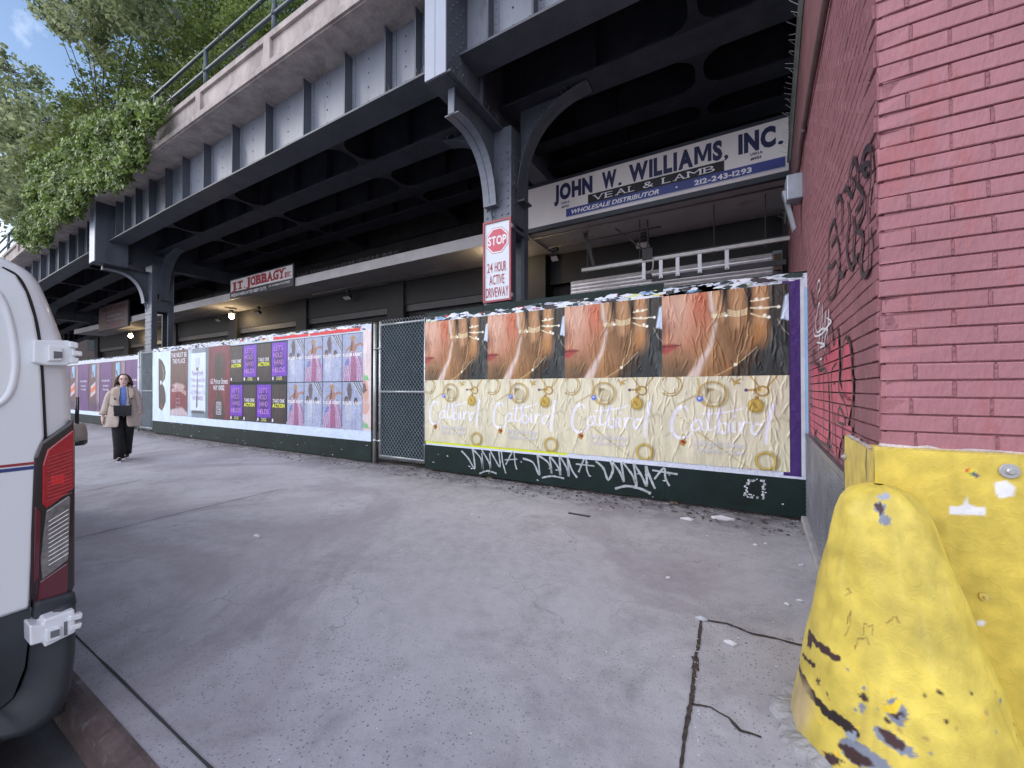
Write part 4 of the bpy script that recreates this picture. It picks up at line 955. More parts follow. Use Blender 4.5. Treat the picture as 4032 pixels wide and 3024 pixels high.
def jewel_card():
    c = Cv(1.237, 1.0, .0055, (216, 210, 182)); c.ell(.45, .55, .6, .5, (224, 219, 194), .4)
    gd, sh = (170, 138, 68), (166, 156, 124)
    for dx_, dy_, r_ in ((0, 0, .105), (.012, -.01, .10), (-.012, .012, .095), (.02, .01, .09)): c.ell(.065 + dx_, .90 + dy_, r_, r_ * 1.18, gd, .004, ring=.006)
    c.ell(.44, .79, .115, .135, sh, .03, ring=.02); c.poly([(.37, .88), (.44, .86), (.5, .8), (.53, .73), (.47, .70), (.4, .70), (.37, .78)], (150, 132, 92), .02); c.ell(.455, .775, .07, .07, (200, 192, 162), .02)
    c.ell(.425, .80, .115, .14, (176, 142, 70), .005, ring=.014); c.ell(.425, .80, .12, .145, (232, 210, 140), .004, ring=.003)
    for q in ((.32, .74), (.30, .76), (.35, .72), (.34, .79), (.37, .70), (.40, .695)): c.ell(*q, .015, .018, (196, 176, 130), .008)
    c.ell(.325, .745, .028, .034, (96, 120, 214), .008); c.ell(.32, .752, .011, .013, (214, 224, 250), .006)
    for a, b in (((.72, 1.0), (.80, .86)), ((.92, 1.0), (.84, .87))):
        for i in range(13): c.ell(a[0] + (b[0] - a[0]) * i / 12, a[1] + (b[1] - a[1]) * i / 12, .007, .009, (184, 152, 80), .004)
    c.ell(.81, .835, .045, .05, (168, 134, 66), .008, ring=.016); c.ell(.80, .84, .02, .025, (226, 206, 140), .008); c.line([(.70, .845), (.79, .85)], .02, (176, 144, 76), .008); c.ell(.69, .845, .014, .018, (80, 66, 130), .006)
    c.ell(.775, .67, .064, .078, sh, .03); c.ell(.76, .68, .06, .076, (176, 148, 62), .006); c.ell(.755, .685, .048, .062, (206, 178, 92), .01); c.line([(.745, .70), (.765, .66)], .02, (166, 138, 60), .012); c.ell(.77, .765, .016, .02, (160, 128, 60), .006)
    c.line([(.585, .97), (.6, .93), (.64, .92)], .014, gd, .006); c.line([(.6, .90), (.61, .94), (.65, .965)], .012, gd, .006); c.ell(.61, .93, .02, .02, (190, 160, 84), .006)
    for i in range(16): c.line([(.07 + i * .028, .60 - i * .027), (.085 + i * .028, .60 - i * .027)], .010, (190, 166, 100), .006, .8)
    for i in range(16): c.line([(.30 + i * .028, .37 - i * .025), (.318 + i * .028, .355 - i * .025)], .010, (188, 164, 98), .006, .8)
    for i in range(9): c.line([(.30 + i * .002, .98 - i * .02), (.318 + i * .002, .97 - i * .02)], .010, gd, .006, .8)
    for i in range(6): c.line([(.13 + i * .03, .67 + i * .02), (.145 + i * .03, .69 + i * .02)], .014, (176, 156, 104), .01, .8)
    for pts in ([(.02, .3), (.10, .36), (.16, .28), (.14, .16)], [(.85, .5), (.95, .56), (1, .52)]): c.line(pts, .02, (190, 182, 152), .02, .6)
    W = (240, 240, 255)   # the brush-written name
    def br(pts, ws):
        q = smooth_path([Vector((a, b, 0)) for a, b in pts], 4); n = len(q); wl = [np.interp(i / (n - 1) * (len(ws) - 1), range(len(ws)), ws) for i in range(n)]
        c.line([(v.x, v.y) for v in q], [float(k_) for k_ in wl], W, .006)
    br([(.22, .60), (.20, .65), (.15, .64), (.10, .55), (.08, .42), (.10, .33), (.15, .29), (.22, .31), (.26, .36)], [.012, .02, .03, .03, .028, .03, .03, .02, .01])
    br([(.335, .50), (.29, .50), (.255, .43), (.28, .38), (.32, .42), (.335, .50), (.335, .41), (.37, .39)], [.02, .02, .024, .02, .014, .02, .02, .01])
    br([(.40, .62), (.39, .50), (.39, .41), (.42, .40), (.46, .44)], [.022, .024, .022, .014, .01]); br([(.33, .575), (.45, .585), (.60, .62), (.68, .66)], [.008, .016, .012, .006])
    br([(.49, .64), (.475, .50), (.47, .37)], [.026, .028, .022]); br([(.475, .40), (.52, .37), (.555, .42), (.53, .48), (.49, .47)], [.02, .024, .02, .018, .01]); br([(.585, .49), (.585, .40), (.61, .39)], [.024, .024, .01]); c.ell(.60, .56, .013, .014, W, .006)
    br([(.64, .49), (.65, .38)], [.024, .02]); br([(.65, .44), (.68, .50), (.715, .49)], [.012, .02, .012])
    br([(.80, .48), (.755, .48), (.73, .41), (.76, .37), (.80, .42)], [.02, .022, .024, .02, .012]); br([(.885, .69), (.86, .56), (.84, .42), (.835, .28)], [.03, .028, .026, .02])
    c.poly([(.155, .255), (.185, .285), (.215, .25), (.19, .19), (.155, .215)], (176, 136, 58), .008); c.ell(.185, .30, .016, .03, (176, 144, 70), .004, ring=.006); c.line([(.17, .255), (.195, .235)], .02, (150, 40, 40), .008)
    c.ell(.845, .09, .075, .09, sh, .03, ring=.03); c.ell(.83, .095, .07, .088, (170, 142, 52), .006, ring=.020); c.ell(.83, .10, .07, .088, (228, 206, 120), .004, ring=.006)
    c.streaks(.05, 24, 5, 9); return c
phc, cdc = jewel_photo(), jewel_card()
PXS = [-4.453, -3.216, -1.979, -.742]; ph0 = cd0 = None
for i, x in enumerate(PXS):
    if i == 0:
        ph0 = phc.build('poster', M_PAP, HR, x, 1.489, YF - .007, wrinkle=.015, seed=3); cd0 = cdc.build('poster', M_PAP, HR, x, .488, YF - .006, wrinkle=.013, seed=8); pho, cdo = ph0, cd0
        m = MB(); text(m, 'Solid gold, always', x + .33, x + .84, .705, .775, YF - .019, .012, .35); text(m, 'CATBIRDNYC.COM', x + .34, x + .81, .63, .672, YF - .019, .01)
        lt = m.build('lettering', M('poster white ink', (.72, .71, .78), .6), cdo)
        pho['label'] = 'pasted photograph of a ringed hand held against a cheek'; cdo['label'] = 'cream jewellery advert with a brush written name'
    else:
        for src in (ph0, cd0):
            q = src.copy(); COL.objects.link(q); q.parent = HR; q.location = (x - PXS[0], -.0004 * i, 0)
            if src is cd0: l2 = lt.copy(); COL.objects.link(l2); l2.parent = q
# white sprayed tag on the green base
def fp(px, py, y=YF): return PY(px, py, y - .0012)
m = MB(); T1 = ((1600, 1100), 1.8436)
for k, (strk, wd) in enumerate([([(400, 1245), (450, 1300), (495, 1375), (490, 1290), (478, 1230)], .022), ([(478, 1230), (540, 1300), (555, 1395), (548, 1260)], .02), ([(548, 1240), (600, 1330), (612, 1395), (605, 1260)], .02), ([(605, 1235), (640, 1300), (680, 1360), (672, 1250), (690, 1250)], .018),
        ([(690, 1250), (700, 1330), (722, 1408)], .018), ([(715, 1310), (805, 1305)], .015), ([(722, 1345), (775, 1250), (790, 1340), (802, 1380)], .018), ([(530, 1410), (590, 1390), (655, 1410)], .02), ([(830, 1325), (838, 1325)], .02),
        ([(845, 1300), (920, 1330), (965, 1420), (955, 1300), (945, 1270)], .022), ([(945, 1270), (1030, 1330), (1055, 1410), (1040, 1290)], .02), ([(1040, 1280), (1100, 1360), (1120, 1420), (1110, 1290)], .02), ([(1110, 1280), (1160, 1360), (1180, 1430), (1170, 1290)], .02), ([(1170, 1290), (1200, 1380), (1240, 1440)], .02),
        ([(1230, 1340), (1365, 1355)], .016), ([(1250, 1400), (1300, 1290), (1310, 1380), (1330, 1430)], .018), ([(985, 1440), (1060, 1428), (1145, 1445)], .02),
        ([(1375, 1320), (1430, 1370), (1465, 1455), (1500, 1380), (1480, 1320)], .024), ([(1490, 1320), (1550, 1400), (1580, 1470), (1560, 1330)], .022), ([(1570, 1325), (1640, 1420), (1670, 1490), (1650, 1340)], .022), ([(1650, 1335), (1710, 1430), (1745, 1500), (1740, 1355)], .022), ([(1740, 1355), (1770, 1440), (1805, 1520)], .022),
        ([(1785, 1385), (1970, 1415)], .018), ([(1800, 1450), (1870, 1370), (1880, 1440), (1910, 1500)], .02), ([(1515, 1520), (1600, 1500), (1700, 1520), (1775, 1555)], .026)]):
    pp = smooth_path([fp(T1[0][0] + a / T1[1], T1[0][1] + b / T1[1]) for a, b in strk]); m.strip(pp, [wd * 1.25 * rnd.uniform(.75, 1.15) for _ in pp], (0, -1, 0), .0002 * (k % 7))
m.build('white_graffiti', M('white spray on green', (.42, .46, .50), .6, var=.35, scale=22, grime=((.12, .16, .16), 30, .62)), HR)
m = MB(); rg = random.Random(3); fr = [(2940, 1895), (3010, 1890), (3008, 1960), (2935, 1955)]
for i in range(60):
    k = i % 4; a = Vector(fr[k]); b = Vector(fr[(k + 1) % 4]); q = a.lerp(b, rg.random()); p = fp(q.x + rg.uniform(-7, 7), q.y + rg.uniform(-6, 6)); s_ = rg.uniform(.006, .02)
    m.add([(p.x + s_ * math.cos(t) * rg.uniform(.4, 1), p.y, p.z + s_ * math.sin(t) * rg.uniform(.4, 1)) for t in (0, 1.2, 2.5, 3.7, 5)], [(0, 1, 2, 3, 4)])
tag(m.build('torn_sticker', M('paper white', (1, 1, 1)), HR), kind='stuff')

HM = hoarding('hoarding', 'middle green hoarding with fork, action and dress posters between two wire gates', -15.33, -5.74, [(-15.33, -12.9, 2.57), (-12.9, -10.5, 2.57), (-10.5, -8.1, 2.57), (-8.1, -5.74, 2.575)], seed=9)
paper(HM, -15.31, -5.75, .385, .62, YF - .0015, 21, (205, 222, 244), amp=.012); paper(HM, -15.31, -5.75, 2.40, 2.545, YF - .0015, 22, (200, 208, 224), amp=.012)
patchwork(HM, -15.3, -5.9, 2.44, 2.54, YF - .002, 420, 15)
torn_strip(-8.9, -6.05, 2.43, 2.49, YF - .0062, 23, .006).build('paper_strip', M('red paper', lin((214, 60, 66)), .6, var=.1), HM)
WI = M('poster white ink', (.72, .71, .78), .6); YI = M('poster yellow ink', lin((225, 232, 70)), .6)
def poster(cv, x0, z0, label, y=YF - .0045, sd=1, par=None):
    o = cv.build('poster', M_PAP, par or HM, x0, z0, y, wrinkle=.004, seed=sd); o['label'] = label; return o
def ink(par, items, mat, y=YF - .0095, name='lettering'):
    m = MB()
    for s_, a, b, c, d, off in items: text(m, s_, a, b, c, d, y, off)
    return m.build(name, mat, par)
c = Cv(1.2, 1.86, .011, (206, 224, 246)); c.poly([(.32, .88), (.36, .90), (.55, .85), (.68, .77), (.74, .66), (.70, .57), (.56, .51), (.55, .49), (.66, .44), (.74, .34), (.76, .22), (.66, .12), (.50, .07), (.36, .11)], (72, 62, 60), .012)
c.poly([(.5, .8), (.62, .7), (.66, .62), (.56, .54), (.62, .64)], (140, 140, 138), .03); c.line([(.74, .66), (.70, .57), (.56, .51)], .02, (130, 130, 124), .015); c.poly([(.40, .12), (.56, .06), (.62, .1), (.5, .2)], (110, 76, 66), .05); c.ell(.47, .51, .035, .035, (240, 244, 250), .01); c.line([(.74, .34), (.76, .22), (.66, .12)], .015, (150, 140, 130), .015); c.streaks(.05, 20, 5, 1)
poster(c, -15.30, .58, 'pale poster of half a dark eye mask')
c = Cv(1.08, 1.84, .011, (104, 60, 60)); c.rect(0, 1, .45, 1, (98, 74, 70), .3); c.rect(0, 1, .12, .40, (120, 50, 58), .1)
for i in range(7): c.line([(.1, .40 - i * .006), (.35, .44 - i * .012), (.6, .41 - i * .006), (.92, .37 - i * .01)], .012, (206, 186, 186), .015, .7)
c.poly([(.12, .47), (.4, .50), (.7, .48), (.85, .45), (.8, .40), (.3, .42)], (186, 160, 160), .05); c.poly([(0, 0), (1, 0), (1, .05), (.7, .13), (.4, .11), (0, .08)], (190, 176, 184), .05); c.streaks(.18, 12, 3, 2)
p = poster(c, -14.10, .59, 'maroon poster with sheet folds'); ink(p, [('THIS MUST BE', -14.05, -13.08, 2.23, 2.36, .02), ('THE PLACE', -13.95, -13.17, 2.06, 2.19, .02)], WI)
m = MB(); m.box(-13.71, -13.44, YF - .0105, YF - .0095, .83, .84); m.box(-13.71, -13.44, YF - .0105, YF - .0095, 1.06, 1.07); m.box(-13.71, -13.70, YF - .0105, YF - .0095, .83, 1.07); m.box(-13.45, -13.44, YF - .0105, YF - .0095, .83, 1.07); text(m, 'PLACE', -13.68, -13.47, .92, .98, YF - .010); m.build('lettering', M('faded white ink', lin((196, 170, 176)), .6), p)
c = Cv(1.17, 1.85, .011, (122, 136, 152)); c.rect(0, .2, 0, 1, (180, 200, 220), .1); c.rect(.84, 1.02, 0, 1, (100, 116, 124), .1); c.rect(.14, .86, .09, .93, (208, 222, 244), .01); c.poly([(.2, .06), (.8, .06), (.8, .1), (.2, .1)], (70, 74, 78), .03)
for q in (.38, .44, .50, .56): c.line([(q, .86), (q * .85 + .075, .72)], .013, (120, 110, 118), .006)
c.poly([(.40, .72), (.54, .72), (.52, .67), (.49, .64), (.46, .64), (.42, .67)], (126, 112, 118), .01); c.line([(.475, .65), (.47, .40), (.46, .16)], [.02, .05, .07], (92, 66, 74), .01); c.rect(.42, .53, .655, .67, (235, 235, 240), .01); c.streaks(.04, 20, 5, 3)
p = poster(c, -13.01, .58, 'pale blue poster of a fork on a paper sheet')
ink(p, [('New York', -12.75, -12.13, 1.70, 1.84, -.01), ('This must be', -12.83, -12.03, 1.53, 1.64, -.012), ('the place', -12.75, -12.10, 1.36, 1.47, -.012), ('62 Prince St', -12.83, -12.03, 1.20, 1.31, -.012), ('NY 10012', -12.7, -12.1, 1.04, 1.15, -.012)], M('poster pink grey ink', lin((168, 140, 168)), .6))
c = Cv(1.08, 1.86, .011, (112, 44, 58)); c.ell(.5, .74, .3, .17, (72, 56, 56), .1); c.poly([(.28, .72), (.72, .72), (.76, .6), (.66, .48), (.58, .4), (.66, .28), (.8, .12), (.8, -.02), (.2, -.02), (.2, .12), (.36, .28), (.42, .4), (.3, .5), (.24, .6)], (66, 54, 54), .05); c.streaks(.22, 12, 3, 4)
p = poster(c, -11.83, .57, 'dark red poster with a shadowed figure shape'); ink(p, [('62 Prince Street', -11.72, -10.85, 1.47, 1.60, .01), ('NY 10012', -11.56, -11.02, 1.31, 1.43, .02)], WI)
m = MB()
for a, b, c_, d in ((-11.42, -11.16, .70, .715), (-11.42, -11.16, 1.0, 1.015), (-11.42, -11.405, .70, 1.015), (-11.175, -11.16, .70, 1.015)): m.box(a, b, YF - .0105, YF - .0095, c_, d)
for i, s_ in enumerate(('THIS', 'MUST BE', 'THE', 'PLACE')): text(m, s_, -11.38, -11.2, .93 - i * .065, .98 - i * .065, YF - .010, .02)
m.build('lettering', WI, p)
# checkerboard of small bills
def neon():
    c = Cv(.58, .86, .009, (96, 46, 168)); c.rect(0, 1, .0, .13, (34, 28, 38), .006); c.rect(.04, .96, .16, .97, (112, 50, 190), .03); c.ell(.5, .55, .3, .3, (64, 34, 110), .3); c.streaks(.08, 12, 4, 6); return c
def dark(k): c = Cv(.58, .86, .009, (46, 38, 42)); c.ell(.5, .6, .4, .5, (60, 50, 52), .3); c.streaks(.22, 14, 3, k); return c
def fill_bill(p, x, z, kind):
    if kind: ink(p, [("LET'S", x + .10, x + .44, z + .68, z + .78, -.016), ('HOLD', x + .08, x + .42, z + .53, z + .63, -.016), ('HAND', x + .12, x + .46, z + .37, z + .47, -.016), ('HELDS', x + .06, x + .50, z + .20, z + .30, -.008)], M('neon pink ink', lin((214, 160, 226)), .5)); b = z + .02
    else: ink(p, [('TAKE ONE', x + .06, x + .50, z + .46, z + .54, .03)], WI); ink(p, [('ACTION', x + .05, x + .51, z + .35, z + .44, .045)], YI)
    m = MB(); cx_, cz_, n = x + .06, z + .065, 10
    m.add([(cx_ + .032 * math.cos(2 * math.pi * j / n), YF - .0095, cz_ + .042 * math.sin(2 * math.pi * j / n)) for j in range(n)], [tuple(range(n))])
    m.build('round_mark', WI, p)
    if kind: ink(p, [('TAKE ONE', x + .20, x + .40, z + .075, z + .105, .02)], WI); ink(p, [('ACTION', x + .19, x + .41, z + .03, z + .065, .03)], YI)
xs4 = [-10.745, -10.145, -9.55, -8.955]
for r_ in range(2):
    for i in range(4):
        k = (i + r_) % 2; z = 1.51 - r_ * .93; c = neon() if k else dark(i + 4 * r_)
        p = poster(c, xs4[i], z, 'purple neon lettered bill' if k else 'dark action bill with yellow word', sd=i); fill_bill(p, xs4[i], z, k)
def dress(kind, sd):
    c = Cv(.585, .90, .0085, (158, 172, 206)); c.rect(0, 1, 0, 1, (168, 180, 212), .1)
    if kind:   # seated figure in a long striped dress
        c.poly([(.0, .0), (1.0, 0), (.96, .40), (.75, .60), (.55, .66), (.35, .6), (.1, .3)], (178, 130, 178), .02)
        for i in range(10): c.line([(.05 + i * .1, 0), (.18 + i * .075, .3), (.40 + i * .03, .62)], .03, (212, 198, 222), .01)
        c.poly([(.38, .0), (.66, .0), (.70, .35), (.58, .62), (.45, .6)], (170, 96, 138), .02); c.noise
        c.poly([(.40, .62), (.66, .62), (.70, .74), (.60, .80), (.45, .78), (.30, .70)], (176, 122, 96), .015); c.line([(.42, .74), (.22, .66), (.14, .56)], .07, (176, 122, 96), .01); c.line([(.66, .74), (.88, .78), (.98, .74)], .07, (180, 126, 100), .01)
        c.ell(.52, .83, .08, .07, (182, 128, 104), .01); c.poly([(.44, .88), (.42, .70), (.36, .6), (.48, .66), (.50, .8)], (82, 56, 48), .015); c.ell(.50, .90, .14, .03, (176, 140, 92), .01); c.ell(.50, .92, .08, .04, (176, 140, 92), .01)
        for q in ((.22, .42), (.28, .38), (.18, .36), (.30, .45)): c.ell(*q, .05, .035, (110, 124, 198), .012)
    else:      # group in white shirts before boards
        for i in range(6): c.poly([(.45 + i * .06, 1.02), (.50 + i * .06, 1.02), (1.05, .60 + i * .03), (1.05, .56 + i * .03)], (52, 56, 66) if i % 2 else (200, 208, 222), .008)
        c.poly([(.1, 0), (.9, 0), (.95, .4), (.8, .56), (.5, .52), (.3, .6), (.1, .5)], (184, 194, 226), .02); c.ell(.20, .62, .09, .08, (74, 58, 54), .015); c.ell(.21, .59, .06, .055, (150, 110, 94), .01); c.ell(.66, .60, .09, .08, (56, 46, 46), .015); c.ell(.66, .57, .055, .055, (134, 92, 78), .01)
        c.poly([(.22, .86), (.30, .98), (.42, .98), (.48, .84), (.46, .70), (.40, .60), (.30, .64)], (96, 78, 78), .05); c.poly([(.15, .5), (.35, .6), (.55, .5), (.5, .2), (.2, .2)], (204, 210, 232), .05); c.line([(.5, .5), (.48, .3), (.5, .0)], .02, (128, 146, 190), .02); c.ell(.08, .1, .09, .07, (176, 190, 190), .01, ring=.02)
    rg = np.random.RandomState(sd); q = rg.rand(*c.U.shape); c.c = (c.c * .9 + .1 * np.array(lin((176, 184, 214)))) * .8; c.c *= (1 + (q - .5) * .75)[..., None]; c.streaks(.08, 12, 4, sd); return c
xs4 = [-8.35, -7.75, -7.15, -6.55]
for r_ in range(2):
    for i in range(4):
        k = (i + r_) % 2; z = 1.49 - r_ * .915; p = poster(dress(k, i + 4 * r_), xs4[i], z, 'fashion bill of a seated person in a striped dress' if k else 'fashion bill of people in white shirts', sd=i + 7)
        ink(p, [('ROLLER RABBIT', xs4[i] + .03, xs4[i] + .56, z + .47, z + .53, .03)], M('poster bright ink', (.85, .86, .95), .5))
c = Cv(.215, 1.86, .009, (222, 206, 208)); c.ell(.2, .38, .5, .13, (206, 166, 150), .06); c.ell(.1, .42, .3, .05, (120, 92, 84), .04); c.ell(.45, .40, .08, .01, (60, 50, 56), .02); c.ell(.2, .24, .6, .08, (214, 172, 158), .05); c.streaks(.05, 8, 5, 5)
p = poster(c, -5.965, .575, 'narrow strip of a pale pink baby poster')
ink(p, [('olls', -5.94, -5.80, 1.95, 2.0, .0), ('olls', -5.94, -5.80, 1.07, 1.12, .0)], WI); ink(p, [('ie.', -5.95, -5.80, 1.50, 1.63, .03), ('ie.', -5.95, -5.80, .62, .75, .03)], M('poster green ink', lin((120, 200, 130)), .6))

HL = hoarding('hoarding', 'farthest green hoarding with violet posters behind the walking woman', -29.5, -16.62, [(-29.5, -26, 2.5), (-26, -23, 2.5), (-23, -19.8, 2.5), (-19.8, -16.62, 2.5)], y=5.1, seed=12)
paper(HL, -29.4, -16.75, .33, .5, 5.098, 31, (205, 222, 244)); paper(HL, -29.4, -16.65, 2.3, 2.46, 5.098, 32, (205, 212, 228)); paper(HL, -16.85, -16.65, .5, 2.4, 5.097, 33, (196, 214, 244), amp=.002)
for i in range(8):
    x = -18.1 - i * 1.24
    if i % 2 == 0: c = Cv(1.2, 1.84, .02, (98, 58, 120)); c.ell(.5, .4, .5, .4, (88, 52, 112), .2); c.streaks(.2, 12, 3, i)
    else:
        c = Cv(1.2, 1.84, .02, (96, 66, 76)); c.rect(.75, 1, 0, 1, (150, 130, 150), .2); c.poly([(.28, .70), (.60, .72), (.60, .98), (.30, .96)], (136, 186, 224), .02); c.line([(.36, .8), (.42, .7)], .1, (90, 66, 64), .03)
        c.poly([(.18, .28), (.62, .38), (.64, .62), (.2, .52)], (196, 186, 196), .01); c.poly([(.18, .36), (.63, .45), (.64, .55), (.2, .46)], (214, 112, 70), .01); c.ell(.5, .1, .5, .1, (70, 46, 84), .2); c.streaks(.15, 12, 3, i)
    p = poster(c, x, .48, 'violet text bill' if i % 2 == 0 else 'bill with an orange and white sign', y=5.095, sd=i, par=HL)
    if i % 2 == 0:
        m = MB(); text(m, 'WE GO EVERYWHERE', x + .2, x + 1.0, 1.60, 1.67, 5.0895, .02); text(m, 'YOU NEED US', x + .3, x + .9, 1.42, 1.48, 5.0895, .02); text(m, 'TO BE', x + .3, x + .9, 1.28, 1.34, 5.0895, .02); m.build('lettering', WI, p)
m = MB(); m.box(-17.6, -17.25, 5.2, 5.35, 2.5, 2.62); 

# ================================================================ CHAIN LINK GATES
M_GAL = M('galvanised pipe', (.50, .54, .56), .35, .65, var=.12, scale=6)
def chainlink(x0, x1, z0, z1, y, dia=.074, wr=.0032):
    m = MB(); nx = int((x1 - x0) / dia) + 1; nz_ = int((z1 - z0) / (dia * 1.15)); dx_ = (x1 - x0) / nx; V = []; F = []
    for i in range(nx + 1):
        for sgn in (1, -1):
            if (i == 0 and sgn < 0) or (i == nx and sgn > 0): continue
            pts = []
            for k in range(nz_ * 2 + 1):
                xx = x0 + i * dx_ + (sgn * dx_ * .5 if k % 2 else 0); pts.append((xx, y + (.003 if k % 2 else -.003) * sgn, z0 + k * (z1 - z0) / (nz_ * 2)))
            m.tube(pts, wr, 4, False)
    return m
def gate(x0, x1, label, y, z0=.11, z1=2.52):
    g = thing('wire_gate', label, 'gate', ((x0 + x1) / 2, y, 0)); m = MB(); r = .024
    m.tube([(x0, y, z0), (x0, y, z1 + .03)], r, 10); m.tube([(x1, y, z0), (x1, y, z1 + .02)], r * .8, 10)
    for z in (z0 + .04, (z0 + z1) / 2 - .02, z1 - .03): m.tube([(x0, y, z), (x1, y, z)], r * .85, 10)
    m.build('frame', M_GAL, g, smooth=True)
    chainlink(x0 + .02, x1 - .01, z0 - .01, z1 + .05, y - .026).build('wire_mesh', M('galvanised wire', (.46, .50, .52), .4, .55), g)
    MB().box(x0 + .02, x1 - .01, y + .026, y + .032, z0 + .02, z1 - .02).build('privacy_screen', M('screen cloth', (.016, .034, .045), .8, spec=.2, var=.15, scale=3), g)
    m = MB()
    for z in (z0 + .3, z1 - .45):
        m.tube([(x0 - .10, y - .0, z), (x0, y - .028, z), (x0 + .03, y - .03, z)], .01, 6); m.tube([(x0, y, z - .02), (x0, y, z + .02)], r + .006, 10); m.tube([(x0 - .13, y, z - .02), (x0 - .13, y, z + .02)], .034, 10)
    for k in range(7): z = z0 + .3 + k * .32; m.tube([(x0, y, z - .006), (x0, y, z + .006)], r + .004, 8); m.tube([(x1, y, z - .006), (x1, y, z + .006)], r + .003, 8)
    m.build('hinge', M_GAL, g, smooth=True)
    m = MB(); m.tube([(x0 - .135, y, 0), (x0 - .135, y, z1)], .03, 10); m.build('post', M_GAL, g, smooth=True)
    return g
gate(-5.535, -4.475, 'tall wire mesh gate between the middle hoarding and the jewellery posters', 4.945)
gate(-16.38, -15.42, 'narrow wire mesh gate behind the walking woman', 4.97, .1, 2.5)
o = MB().box(-5.735, -5.70, 4.95, 5.02, 0, 2.56).build('gate_timber', M('timber', (.2, .14, .09), .8)); tag(o, 'upright raw timber at the end of the middle hoarding beside the gate', 'timber post'); o.name = 'timber_post'
# ================================================================ SIGNS
# driveway sign on the column
SG = thing('driveway_sign', 'tall white sign with red octagon and red border strapped to the riveted column', 'sign', (-3.2, 5.15, 2.7)); ys = 5.15
x0, x1, z0, z1 = -3.447, -2.937, 2.70, 3.97
MB().box(x0 + .02, x1 - .02, ys + .002, ys + .02, z0 + .02, z1 - .02).build('face', M('sign white enamel', (.66, .72, .78), .3, var=.03, scale=3), SG)
m = MB()
for a, b, c, d in ((x0, x1, z0, z0 + .03), (x0, x1, z1 - .03, z1), (x0, x0 + .03, z0 + .03, z1 - .03), (x1 - .03, x1, z0 + .03, z1 - .03)): m.box(a, b, ys - .016, ys + .024, c, d)
m.build('frame', M('sign red frame', (.34, .06, .08), .35, var=.1), SG)
def octa(m, cx_, cz_, r, y): m.add([(cx_ + r * math.cos(R(22.5 + 45 * k)), y, cz_ + r * math.sin(R(22.5 + 45 * k))) for k in range(8)], [tuple(range(8))])
cxs, czs = -3.192, 3.655
for nm, r, col, dy in (('octagon_edge', .218, (.36, .035, .06), 0), ('octagon_rim', .210, (.78, .78, .84), .0012), ('octagon', .188, (.58, .085, .13), .0024)):
    m = MB(); octa(m, cxs, czs, r, ys - dy); m.build(nm, M('sign ' + nm, col, .35, var=.04), SG)
m = MB(); text(m, 'STOP', cxs - .165, cxs + .165, czs - .07, czs + .07, ys - .0045, .035); m.build('lettering', M('sign letters white', (.8, .8, .85), .4), SG)
m = MB(); text(m, '24', -3.375, -3.275, 3.165, 3.315, ys - .002, .01); text(m, 'HOUR', -3.235, -3.025, 3.165, 3.315, ys - .002, .01)
text(m, 'ACTIVE', -3.335, -3.06, 2.97, 3.12, ys - .002, .01); text(m, 'DRIVEWAY', -3.40, -2.99, 2.775, 2.925, ys - .002, .01)
m.build('lettering', M('sign letters red', (.38, .03, .06), .4), SG)
m = MB()
for z in (2.62 + .16, 3.84): m.box(x1, x1 + .012, ys + .0, ys + .05, z - .03, z + .03)
m.build('clip', M('bolt zinc', (.5, .5, .52), .35, .6), SG)
# big meat sign
BG = thing('shop_sign', 'long white sign with heavy blue lettering and blue bar above the bright shutter', 'sign', (-1.4, 6.98, 4.5)); yb = 6.965
MB().box(-3.64, .765, 6.967, 7.045, 4.47, 5.405).build('frame', M('sign dark frame', (.035, .04, .055), .5, var=.2), BG)
MB().box(-3.60, .715, yb, yb + .0015, 4.555, 5.345).build('face', M('sign old white', (.78, .74, .72), .4, var=.06, scale=1.5, grime=((.56, .58, .62), 1.3, .66)), BG)
NV = M('navy sign ink', (.018, .022, .085), .45, var=.1)
m = MB(); m.box(-2.77, .675, yb - .0015, yb - .0002, 4.61, 4.775); m.build('blue_bar', M('blue sign bar', (.045, .065, .26), .4, var=.2, scale=3), BG)
m = MB(); m.box(PY(2315, 700, yb).x, PY(2852, 700, yb).x, yb - .003, yb - .0016, 4.775, 4.94); m.build('black_bar', M('black sign bar', (.012, .012, .014), .35), BG)
m = MB()
# measured letter groups
text(m, 'JOHN', -2.77, -1.76, 4.945, 5.265, yb - .0035, .045); text(m, 'W.', -1.54, -1.08, 4.95, 5.265, yb - .0035, .045)
text(m, 'WILLIAMS', -.90, .0 - .30, 4.95, 5.265, yb - .0035, .045)
m.v = m.v; m = MB()
def bx(px, py): q = PY(px, py, yb); return q.x, q.z
def at(m, s_, pxa, pxb, z0, z1, off, dy=.0035, shear=0):
    text(m, s_, PY(pxa, 700, yb).x, PY(pxb, 700, yb).x, z0, z1, yb - dy, off, shear, 1.14 if off > .055 else 1.0)
at(m, 'JOHN', 2182, 2333, 4.965, 5.28, .062); at(m, 'W', 2370, 2428, 4.965, 5.28, .062); at(m, '.', 2434, 2448, 4.965, 5.02, .03)
at(m, 'WILLIAMS', 2476, 2845, 4.965, 5.28, .056); at(m, ',', 2852, 2868, 4.93, 5.02, .03); at(m, 'INC', 2908, 3056, 4.965, 5.28, .062); at(m, '.', 3064, 3086, 4.965, 5.02, .03)
at(m, 'USDA', 2210, 2243, 4.885, 4.925, .03); at(m, '#151', 2211, 2239, 4.81, 4.85, .03); at(m, 'USDA', 2955, 3004, 4.905, 4.945, .03); at(m, '#151', 2955, 2998, 4.835, 4.875, .03)
m.build('lettering', NV, BG)
WS = M('sign letters white', (.8, .8, .85), .4)
